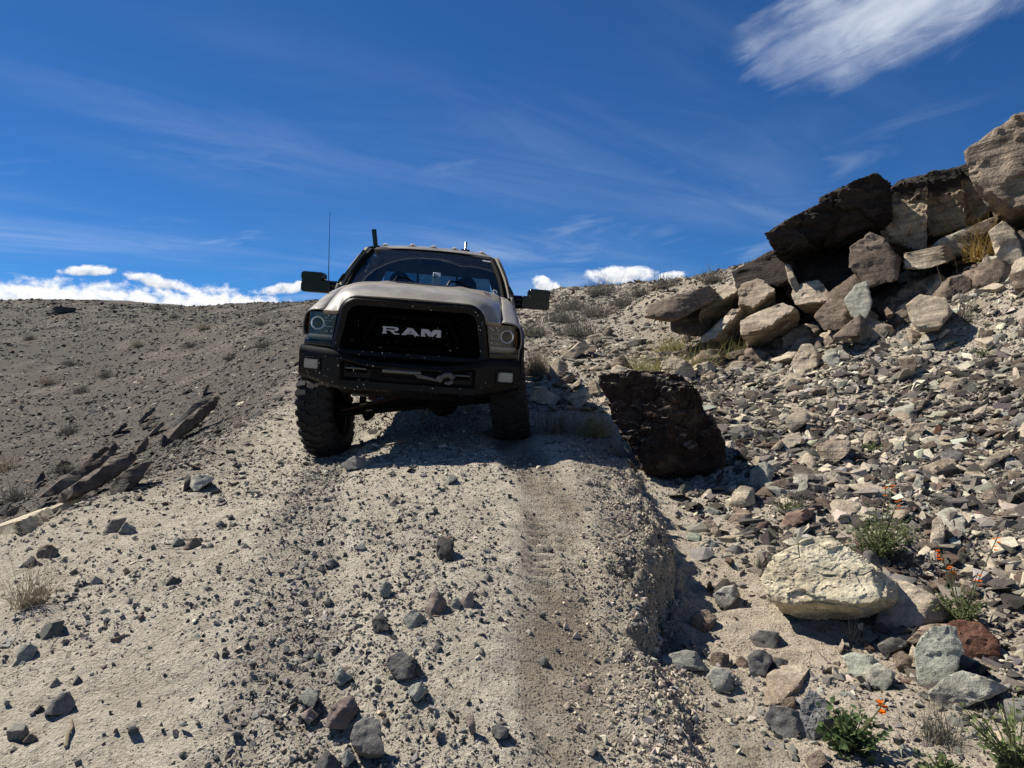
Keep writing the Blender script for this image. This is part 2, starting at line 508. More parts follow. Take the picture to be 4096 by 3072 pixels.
def attr_mat(name, rough=0.9, bump=0.3, scale=30):
    """stone chips: tone of each chip from its own colour attribute, with grain"""
    m, t, b = newmat(name)
    a = t.node('ShaderNodeAttribute', attribute_name='tone')
    tc = t.node('ShaderNodeTexCoord').outputs['Object']
    n = t.noise(tc, scale, 4, .65)
    t.put(b.inputs['Base Color'], t.mix(1.0, a.outputs['Color'], t.mix(t.mapr(n, .3, .7), (.78, .78, .78), (1.18, 1.18, 1.18)), 'MULTIPLY'))
    b.inputs['Roughness'].default_value = rough
    b.inputs['Specular IOR Level'].default_value = 0.2
    t.put(b.inputs['Normal'], t.bump(n, bump, 0.01))
    return m


def ground_mat():
    m, t, b = newmat('desert_ground')
    a = t.node('ShaderNodeAttribute', attribute_name='tone')
    fx = t.node('ShaderNodeAttribute', attribute_name='mask')       # r: mud crack, g: loose lane dirt, b: hill gravel
    mr, mg, mb = t.node('ShaderNodeSeparateColor').outputs, None, None
    sc = t.n[-1]
    t.put(sc.inputs[0], fx.outputs['Color'])
    mr, mg, mb = sc.outputs[0], sc.outputs[1], sc.outputs[2]
    p = t.node('ShaderNodeTexCoord').outputs['Object']
    n1 = t.noise(p, 9, 4, .65, .2)
    n2 = t.noise(p, 70, 4, .75)
    col = t.mix(1.0, a.outputs['Color'], t.mix(t.mapr(n1, .3, .68), (.84, .825, .80), (1.10, 1.10, 1.09)), 'MULTIPLY')
    col = t.mix(1.0, col, t.mix(t.mapr(n2, .32, .66), (.74, .725, .70), (1.12, 1.12, 1.12)), 'MULTIPLY')
    # small grit too fine to build: darker grains, coarser on the hillsides
    v = t.node('ShaderNodeTexVoronoi')
    t.put(v.inputs['Vector'], p)
    t.put(v.inputs['Scale'], t.mapr(mb, .1, .6, 75, 26))
    gsel = t.sep(v.outputs['Color'])
    lim = t.math('SUBTRACT', .80, t.math('MAXIMUM', t.math('MULTIPLY', mg, .32), t.math('MULTIPLY', mb, .42)))
    grit = t.math('MULTIPLY', t.mapr(v.outputs['Distance'], .50, .28), t.mapr(gsel[0], lim, t.math('ADD', lim, .14)))
    gcol = t.mix(gsel[1], (.065, .058, .052), (.20, .18, .155))
    col = t.mix(t.math('MULTIPLY', grit, .85), col, gcol)
    # mud cracks
    ve = t.node('ShaderNodeTexVoronoi', feature='DISTANCE_TO_EDGE')
    wob = t.math('MULTIPLY', t.math('SUBTRACT', n1, .5), .35)
    t.put(ve.inputs['Vector'], t.vmath('ADD', p, t.comb(wob, wob, wob)))
    ve.inputs['Scale'].default_value = 5.5
    crack = t.math('MULTIPLY', t.mapr(ve.outputs['Distance'], .016, .004), t.mapr(mr, .35, .7))
    t.put(b.inputs['Base Color'], t.mix(t.math('MULTIPLY', crack, .55), col, (.16, .13, .10)))
    h = t.math('ADD', n1, t.math('MULTIPLY_ADD', n2, .62, t.math('MULTIPLY', grit, t.math('MULTIPLY_ADD', mb, .5, .35))))
    h = t.math('MULTIPLY_ADD', crack, -.8, h)
    b.inputs['Roughness'].default_value = 0.95
    b.inputs['Specular IOR Level'].default_value = 0.1
    t.put(b.inputs['Normal'], t.bump(h, 1.0, 0.042))
    return m


# ------------------------------------------------------------------ the ground sheet
def axis(lo, d0, d1, step, hi, ratio=1.028):
    mid = list(np.arange(d0, d1, step))
    up, s = [], step
    x = mid[-1]
    while x < hi:
        s = min(s * ratio, 40)
        x += s
        up.append(x)
    dn, s, x = [], step, d0
    while x > lo:
        s = min(s * ratio, 40)
        x -= s
        dn.append(x)
    return np.array(dn[::-1] + mid + up)


def ground_tone(x, y, z):
    """own colour of the soil: pale and dusty, greyer lanes, dark gravel hill, stony slope"""
    l, r = lanes(x, y)
    near = sstep(y, 15, 9)
    n = fbm2(x * .7, y * .7, 4, 71)
    n2 = fbm2(x * 3.1, y * 3.1, 3, 72)
    pale = np.array([.525, .468, .378])
    c = np.ones(x.shape + (3,)) * pale
    def lay(c, f, col):
        f = np.clip(f, 0, 1)[..., None]
        return c * (1 - f) + np.array(col) * f
    c = lay(c, .92 * r * near * np.clip(.70 + .50 * n2 + .30 * n, 0, 1), (.262, .214, .164))
    c = lay(c, .66 * l * near * (.75 + .4 * n2), (.33, .30, .25))
    # fine pale dust squeezed out along the edges of the lanes
    xl, xr = np.interp(y, LANE_Y, LANE_L), np.interp(y, LANE_Y, LANE_R)
    for e, w in ((xl - .30, .07), (xl + .31, .055), (xr - .29, .06)):
        c = lay(c, .8 * np.exp(-((x - e + .03 * n) / w) ** 2) * near * (.6 + .6 * n2), (.62, .56, .455))
    # spilled earth between the right lane and the bank
    c = lay(c, .80 * sstep(x, .38, .58) * sstep(x, 1.15, .9) * sstep(y, 7.5, 6.) * (.8 + .4 * n2), (.345, .30, .232))
    a, d = bank(x, y)
    c = lay(c, .6 * sstep(x, .8, 1.2) * sstep(y, 7, 5), (.54, .455, .345))
    # left hollow and hill
    hill = sstep(-(x + 1.2), .95 + .03 * y, 2.1 + .10 * y) * sstep(y + .35 * x, 3.4, 6.5)
    hill = np.clip(hill + .25 * n * hill * (1 - hill) * 4, 0, 1)
    c = lay(c, hill * .92, (.098, .086, .073))
    pat = hill * sstep(n, .35, .85) * .5
    c = lay(c, pat, (.26, .225, .185))
    # slope behind and right
    back = sstep(y, 9, 15) * sstep(x + .12 * y, -.5, 1.5)
    c = lay(c, back * (.55 + .35 * n), (.30, .265, .215))
    tal = sstep(x - 1.25 - .10 * (y - 4), .0, 1.3) * sstep(y, 3., 4.6)
    c = lay(c, tal * .35, (.42, .345, .26))
    gm = np.maximum(hill * .95, np.maximum(back * .85, tal * .55))
    crackm = (1 - np.maximum(l, r)) * sstep(x, .2, -.3) * near + sstep(x, .75, 1.0) * sstep(y, 4.6, 3.4)
    crackm = np.clip(crackm * (1 - hill) * (.55 + .9 * fbm2(x * 1.1, y * 1.1, 2, 77)), 0, 1)
    return np.clip(c, 0.02, .8), np.stack([crackm, np.maximum(l, r) * near, gm], -1), hill, tal, back


def build_ground():
    xs = axis(-420, -3.2, 3.6, .0235, 420, 1.034)
    ys = axis(-60, 1.9, 7.2, .0235, 420, 1.030)
    X, Y = np.meshgrid(xs, ys)
    Z = height(X, Y)
    # tyre tread pressed into the soft right lane
    for LN, y0, y1, dep in ((LANE_R, 2.9, 6.5, .042), (LANE_L, 2.2, 6.6, .016)):
        o = X - np.interp(Y, LANE_Y, LN)
        ph = (Y + .30 * np.abs(o)) / .105 + (o > 0) * .5
        trd = sstep(np.sin(ph * 2 * np.pi), -.1, .5) * np.exp(-(o / .15) ** 6) * sstep(np.abs(o), .012, .035)
        Z = Z - dep * trd * sstep(Y, y0, y0 + .8) * sstep(Y, y1 + .3, y1) * (.6 + .5 * noise2(X * 1.2, Y * 1.2, 91))
    n, m = X.shape
    idx = np.arange(n * m).reshape(n, m)
    F = np.stack([idx[:-1, :-1], idx[:-1, 1:], idx[1:, 1:], idx[1:, :-1]], -1).reshape(-1, 4)
    V = np.stack([X, Y, Z], -1).reshape(-1, 3)
    me = mesh_np('ground', V, F, True)
    c, k, *_ = ground_tone(X.ravel(), Y.ravel(), Z.ravel())
    for nm, arr in (('tone', c), ('mask', k)):
        at = me.attributes.new(nm, 'FLOAT_COLOR', 'POINT')
        at.data.foreach_set('color', np.concatenate([arr, np.ones((len(arr), 1))], 1).astype(np.float32).ravel())
    return tag(link('ground', me, ground_mat()), 'pale dusty desert ground with wheel lanes, dark hillside and stony slope', 'ground', kind='structure')


build_ground()


def frames(x, y):
    """ground normal at points"""
    e = .04
    zx = (height(x + e, y, False) - height(x - e, y, False)) / (2 * e)
    zy = (height(x, y + e, False) - height(x, y - e, False)) / (2 * e)
    n = np.stack([-zx, -zy, np.ones_like(zx)], -1)
    return n / np.linalg.norm(n, axis=-1, keepdims=True)


def hull_protos(k, npts, flat, seed):
    """small angular stones: convex hulls of a few random points"""
    out = []
    rs = np.random.default_rng(seed)
    for i in range(k):
        p = rs.normal(size=(npts, 3))
        p /= np.linalg.norm(p, axis=1, keepdims=True)
        p *= rs.uniform(.72, 1.0, (npts, 1))
        p *= np.array([1.0, rs.uniform(.55, .9), rs.uniform(*flat)])
        bm = bmesh.new()
        for q in p: bm.verts.new(q)
        h = bmesh.ops.convex_hull(bm, input=bm.verts)
        bmesh.ops.delete(bm, geom=[v for v in bm.verts if not v.link_faces], context='VERTS')
        bmesh.ops.triangulate(bm, faces=bm.faces[:])
        bm.verts.index_update()
        V = np.array([v.co[:] for v in bm.verts])
        F = np.array([[v.index for v in f.verts] for f in bm.faces])
        bm.free()
        out.append((V, F))
    return out


CHIPS = hull_protos(16, 8, (.20, .42), 5)
LUMPS = hull_protos(16, 8, (.55, .9), 6)


def scatter(name, label, cat, x, y, size, protos, tones, seed, sink=.25, tilt=.35, kind='stuff', dip=None):
    """many stones too small to pick apart, one mesh"""
    rs = np.random.default_rng(seed)
    n = len(x)
    z = height(x, y)
    N = frames(x, y)
    N = N + rs.normal(size=(n, 3)) * tilt
    if dip is not None: N = N + np.array(dip)
    N /= np.linalg.norm(N, axis=1, keepdims=True)
    t0 = rs.normal(size=(n, 3))
    T = np.cross(N, t0)
    T /= np.linalg.norm(T, axis=1, keepdims=True)
    B = np.cross(N, T)
    Vs, Fs, Cs, off = [], [], [], 0
    which = rs.integers(0, len(protos), n)
    for k, (pv, pf) in enumerate(protos):
        sel = np.where(which == k)[0]
        if len(sel) == 0: continue
        s = size[sel][:, None, None]
        v = (pv[None, :, 0:1] * T[sel][:, None] + pv[None, :, 1:2] * B[sel][:, None] + pv[None, :, 2:3] * N[sel][:, None]) * s
        hz = np.abs(pv[:, 2]).max()
        base = np.stack([x[sel], y[sel], z[sel]], -1) + N[sel] * (hz * (1 - 2 * sink) * size[sel])[:, None]
        v = v + base[:, None]
        f = pf[None] + (off + np.arange(len(sel)) * len(pv))[:, None, None]
        off += len(sel) * len(pv)
        Vs.append(v.reshape(-1, 3)); Fs.append(f.reshape(-1, 3))
        Cs.append(np.repeat(tones[sel], len(pv), 0))
    me = mesh_np(name, np.concatenate(Vs), np.concatenate(Fs), False)
    c = np.concatenate(Cs)
    at = me.attributes.new('tone', 'FLOAT_COLOR', 'POINT')
    at.data.foreach_set('color', np.concatenate([c, np.ones((len(c), 1))], 1).astype(np.float32).ravel())
    o = link(name, me, CHIPM)
    return tag(o, label, cat, kind=kind)


CHIPM = attr_mat('stone_chips')


def pick(rs, n, palette, w, jit=.18):
    p = np.array(palette)[rs.choice(len(palette), n, p=np.array(w) / sum(w))]
    return np.clip(p * (1 + rs.normal(size=(n, 1)) * jit) * (1 + rs.normal(size=(n, 3)) * .03), .015, .7)


GREYS = [(.085, .078, .070), (.145, .136, .122), (.22, .207, .183), (.30, .278, .235), (.165, .125, .100), (.42, .37, .285)]
SHALE = [(.052, .044, .037), (.105, .091, .076), (.19, .168, .137), (.31, .268, .205), (.48, .415, .305), (.115, .082, .060), (.28, .268, .222)]


def lognorm(rs, n, lo, hi, p=1.6):
    """sizes between lo and hi, small ones far more frequent"""
    u = rs.random(n)
    a = 1 - p
    return (lo ** a + u * (hi ** a - lo ** a)) ** (1 / a)


def gravel():
    rs = np.random.default_rng(11)
    # trail pebbles, crowded along the crown and beside the lanes
    n = 105000
    y = 2.0 + 9.5 * rs.random(n) ** 1.5
    x = rs.uniform(-3.8, 1.25, n) * (.55 + .075 * y)
    l, r = lanes(x, y)
    crown = np.exp(-((x + .25 + .06 * y) / .42) ** 2)
    dens = .30 + .55 * crown + .36 * l - .34 * r + .34 * fbm2(x * 1.4, y * 1.4, 3, 81)
    dens = dens + .25 * sstep(x, .4, .6)
    keep = rs.random(n) < np.clip(dens, .04, 1)
    x, y = x[keep], y[keep]
    ab, db = bank(x, y)
    ok = ~((db < .02) & (ab > .02))
    x, y = x[ok], y[ok]
    s = lognorm(rs, len(x), .0042, .030, 2.45) * (.8 + .06 * y)
    scatter('trail_gravel', 'small grey and tan pebbles strewn over the pale trail', 'gravel', x, y, s, LUMPS, pick(rs, len(x), GREYS, (3.4, 4, 3, 2, 1.2, 2.2)), 12, .36)
    # gully floor grit
    n = 12000
    y = 2.2 + 5.5 * rs.random(n) ** 1.3
    x = np.interp(y, BANK_Y, BANK_X) + rs.random(n) ** 1.1 * (2.6 + .1 * y)
    keep = fbm2(x * 1.3, y * 1.3, 3, 83) > -.25 + rs.normal(size=n) * .2
    x, y = x[keep], y[keep]
    s = lognorm(rs, len(x), .006, .045, 2.2)
    scatter('gully_gravel', 'mixed grey and tan gravel on the gully floor', 'gravel', x, y, s, LUMPS, pick(rs, len(x), GREYS, (2, 3, 3, 2, 1.5, 3)), 13, .28)
    # talus chips
    n = 62000
    y = 3.2 + 13.5 * rs.random(n) ** .85
    x = 1.2 + .10 * (y - 4) + rs.random(n) ** .9 * (.72 * y + .8 - 1.0)
    edge = sstep(x - 1.25 - .10 * (y - 4), -.1, 1.1)
    keep = (rs.random(n) < np.clip(edge * .72 + .15 + .60 * fbm2(x * .8 + y * .5, (y - x) * .45, 3, 84), 0, 1)) & (x < .73 * y + 1.2)
    x, y = x[keep], y[keep]
    s = lognorm(rs, len(x), .014, .15, 2.15) * (.72 + .045 * y)
    bro = fbm2(x * .5, y * .5, 3, 85)
    tn = pick(rs, len(x), SHALE, (4.2, 3.4, 2.2, 2.0, 2.0, 1.6, 0.8)) * (1 + .30 * bro)[:, None]
    scatter('talus_chips', 'flat shale and sandstone chips covering the right slope', 'rubble', x, y, s, CHIPS, np.clip(tn, .02, .6), 14, .17, .40, dip=(-.25, -.10, 0))
    # slope behind the truck and beyond the boulder
    n = 22000
    y = 9 + 30 * rs.random(n) ** 1.15
    x = -1.2 + rs.random(n) * (.36 * y + 2.5)
    keep = (x < .36 * y + 1) & (x > -.6)
    x, y = x[keep], y[keep]
    s = lognorm(rs, len(x), .022, .17, 2.3) * (.55 + .030 * y)
    scatter('slope_gravel', 'grey and tan rubble on the slope behind the truck', 'rubble', x, y, s, CHIPS, pick(rs, len(x), SHALE, (2.0, 2.2, 2.4, 2.6, 3, 1, .8)), 15, .15, .42)
    # left hollow and hill
    n = 62000
    y = 5.5 + 50 * rs.random(n) ** 1.2
    x = -(rs.random(n) * (.74 * y + 1) + .6)
    c, k, hill, tal, back = ground_tone(x, y, None)
    keep = rs.random(n) < np.clip(.12 + hill * .9 + .3 * fbm2(x * .4, y * .4, 3, 86), 0, 1)
    x, y, hill = x[keep], y[keep], hill[keep]
    s = lognorm(rs, len(x), .022, .14, 2.7) * (.45 + .030 * y)
    tn = pick(rs, len(x), SHALE, (3.0, 3.0, 2.2, 2.0, 1.3, 1.4, .5)) * (.74 + .4 * (1 - hill))[:, None]
    scatter('hill_gravel', 'dark broken stones covering the left hollow and hill', 'gravel', x, y, s, CHIPS, np.clip(tn, .02, .6), 16, .25)
    # clods of the crumbling bank
    n = 17000
    y = rs.uniform(2.3, 6.6, n)
    d = np.abs(rs.normal(.10, .20, n)) - .10 + .10 * noise2(y * 1.5, y * 0 + 3, 88)
    x = np.interp(y, BANK_Y, BANK_X) - d
    ok = (np.interp(y, BANK_Y, BANK_A) > .02)
    x, y = x[ok], y[ok]
    s = lognorm(rs, len(x), .0055, .030, 3.0)
    scatter('bank_clods', 'crumbly earth clods along the eroded bank edge', 'dirt', x, y, s, LUMPS, pick(rs, len(x), [(.46, .39, .30), (.38, .32, .245), (.30, .26, .205)], (3, 3, 2)), 17, .3)


gravel()

# ------------------------------------------------------------------ rocks
ICO = {}


def ico(l):
    if l not in ICO:
        bm = bmesh.new()
        bmesh.ops.create_icosphere(bm, subdivisions=l, radius=1)
        V = np.array([v.co[:] for v in bm.verts])
        F = np.array([[v.index for v in f.verts] for f in bm.faces])
        bm.free()
        ICO[l] = (V / np.linalg.norm(V, axis=1, keepdims=True), F)
    return ICO[l]


def worley_id(x, y, z, seed):
    """random value of the nearest cell: flat steps with sharp borders, as in fractured stone"""
    ix, iy, iz = np.floor(x).astype(np.int64), np.floor(y).astype(np.int64), np.floor(z).astype(np.int64)
    best = np.full(x.shape, 9.0)
    val = np.zeros(x.shape)
    for a in (-1, 0, 1):
        for b in (-1, 0, 1):
            for c in (-1, 0, 1):
                jx, jy, jz = ix + a, iy + b, iz + c
                px = jx + .5 + .45 * _hash(jx, jy, jz, seed)
                py = jy + .5 + .45 * _hash(jx, jy, jz, seed + 1)
                pz = jz + .5 + .45 * _hash(jx, jy, jz, seed + 2)
                d = (px - x) ** 2 + (py - y) ** 2 + (pz - z) ** 2
                m = d < best
                best = np.where(m, d, best)
                val = np.where(m, _hash(jx, jy, jz, seed + 3), val)
    return val


def rock_mesh(name, planes, dims, lvl, seed, rough=1.0, angle=30, sharp=70.0, reach=2.3):
    """stone body cut by planes (n . p = c, in units of dims), edges slightly worn, surface broken up by noise"""
    D, F = ico(lvl)
    D = D * np.array(dims)
    D = D / np.linalg.norm(D, axis=1, keepdims=True)
    n = np.array([p[0] for p in planes], float)
    n /= np.linalg.norm(n, axis=1, keepdims=True)
    c = np.array([p[1] for p in planes], float)
    q = np.maximum(D @ n.T, 0) / c[None]                      # 1/r for each plane
    k = sharp
    inv = (q ** k).sum(1) ** (1 / k)
    inv = np.maximum(inv, np.linalg.norm(D / np.array(dims), axis=1) / reach)     # never longer than its own extent
    V = D / inv[:, None]
    s = float(np.mean(dims))
    w = np.random.default_rng(seed).random(3) * 50
    p = V / s
    d = (.055 if lvl < 5 else .030) * fbm3(p[:, 0] * 1.7 + w[0], p[:, 1] * 1.7 + w[1], p[:, 2] * 1.7 + w[2], 3, seed)
    if lvl >= 4:
        wx = p[:, 0] + .12 * noise3(p[:, 0] * 3, p[:, 1] * 3, p[:, 2] * 3, seed + 21)
        d = d + .042 * rough * worley_id(wx * 1.9 + w[0], p[:, 1] * 1.9 + w[1], p[:, 2] * 2.6 + w[2], seed + 11)
        st = noise3(p[:, 0] * .6 + w[0], p[:, 1] * .6, p[:, 2] * 7 + w[2] + p[:, 0] * 1.2, seed + 9)
        d = d + .012 * np.sign(st) * np.minimum(np.abs(st) * 3, 1) * rough
    if lvl >= 5:
        d = d + .020 * rough * worley_id(wx * 4.6 + w[0], p[:, 1] * 4.6 + w[1], p[:, 2] * 6.5 + w[2], seed + 12)
        d = d - .016 * np.abs(fbm3(p[:, 0] * 5 + w[0], p[:, 1] * 5 + w[1], p[:, 2] * 5 + w[2], 3, seed + 5)) * rough
        d = d + .008 * fbm3(p[:, 0] * 14, p[:, 1] * 14, p[:, 2] * 14, 3, seed + 7) * rough
    if lvl >= 7:
        d = d + .008 * rough * worley_id(wx * 12 + w[0], p[:, 1] * 12 + w[1], p[:, 2] * 17 + w[2], seed + 13)
    V = V + D * (d * s)[:, None]
    return mesh_np(name, V, F, True, angle)


def outline_planes(pts, th, rs, lean=.22, up=None, taper=(0, 0)):
    """planes of a block whose outline (x, z) is given and whose depth is th"""
    P = np.array(pts)
    ctr = np.array([0.0, 0.0])
    pl = []
    area = sum(P[i][0] * P[(i + 1) % len(P)][1] - P[(i + 1) % len(P)][0] * P[i][1] for i in range(len(P)))
    if area < 0: P = P[::-1]
    for i in range(len(P)):
        a, b = P[i], P[(i + 1) % len(P)]
        e = b - a
        L = np.hypot(*e)
        if L < 1e-4: continue
        nx, nz = e[1] / L, -e[0] / L
        c = nx * a[0] + nz * a[1]
        if c < .02 * max(th, .02): continue
        ly = -(nx * taper[0] + nz * taper[1]) + rs.uniform(0, .16)     # the body narrows towards the slope behind it
        if up and nz < -.7: ly -= .40          # undercut foot
        pl.append(((nx, ly, nz), c / math.sqrt(1 + ly * ly)))
    h = th / 2
    if up and isinstance(up[0], tuple):
        for fx, fz, k in up: pl.append(((fx, -1, fz), h * k))
    else:
        fx, fz = (up[0], up[2]) if up else (rs.uniform(-1.1, 0), rs.uniform(.45, 1.3))
        pl.append(((fx, -1, fz), h))
    pl.append(((rs.uniform(-.3, .3), 1, rs.uniform(-.2, .3)), h))
    for i in range(0 if up else 3):
        a = rs.uniform(-.9, .9)
        pl.append(((a, -1, rs.uniform(.2, .9)), h * rs.uniform(1.12, 1.4)))
    return pl


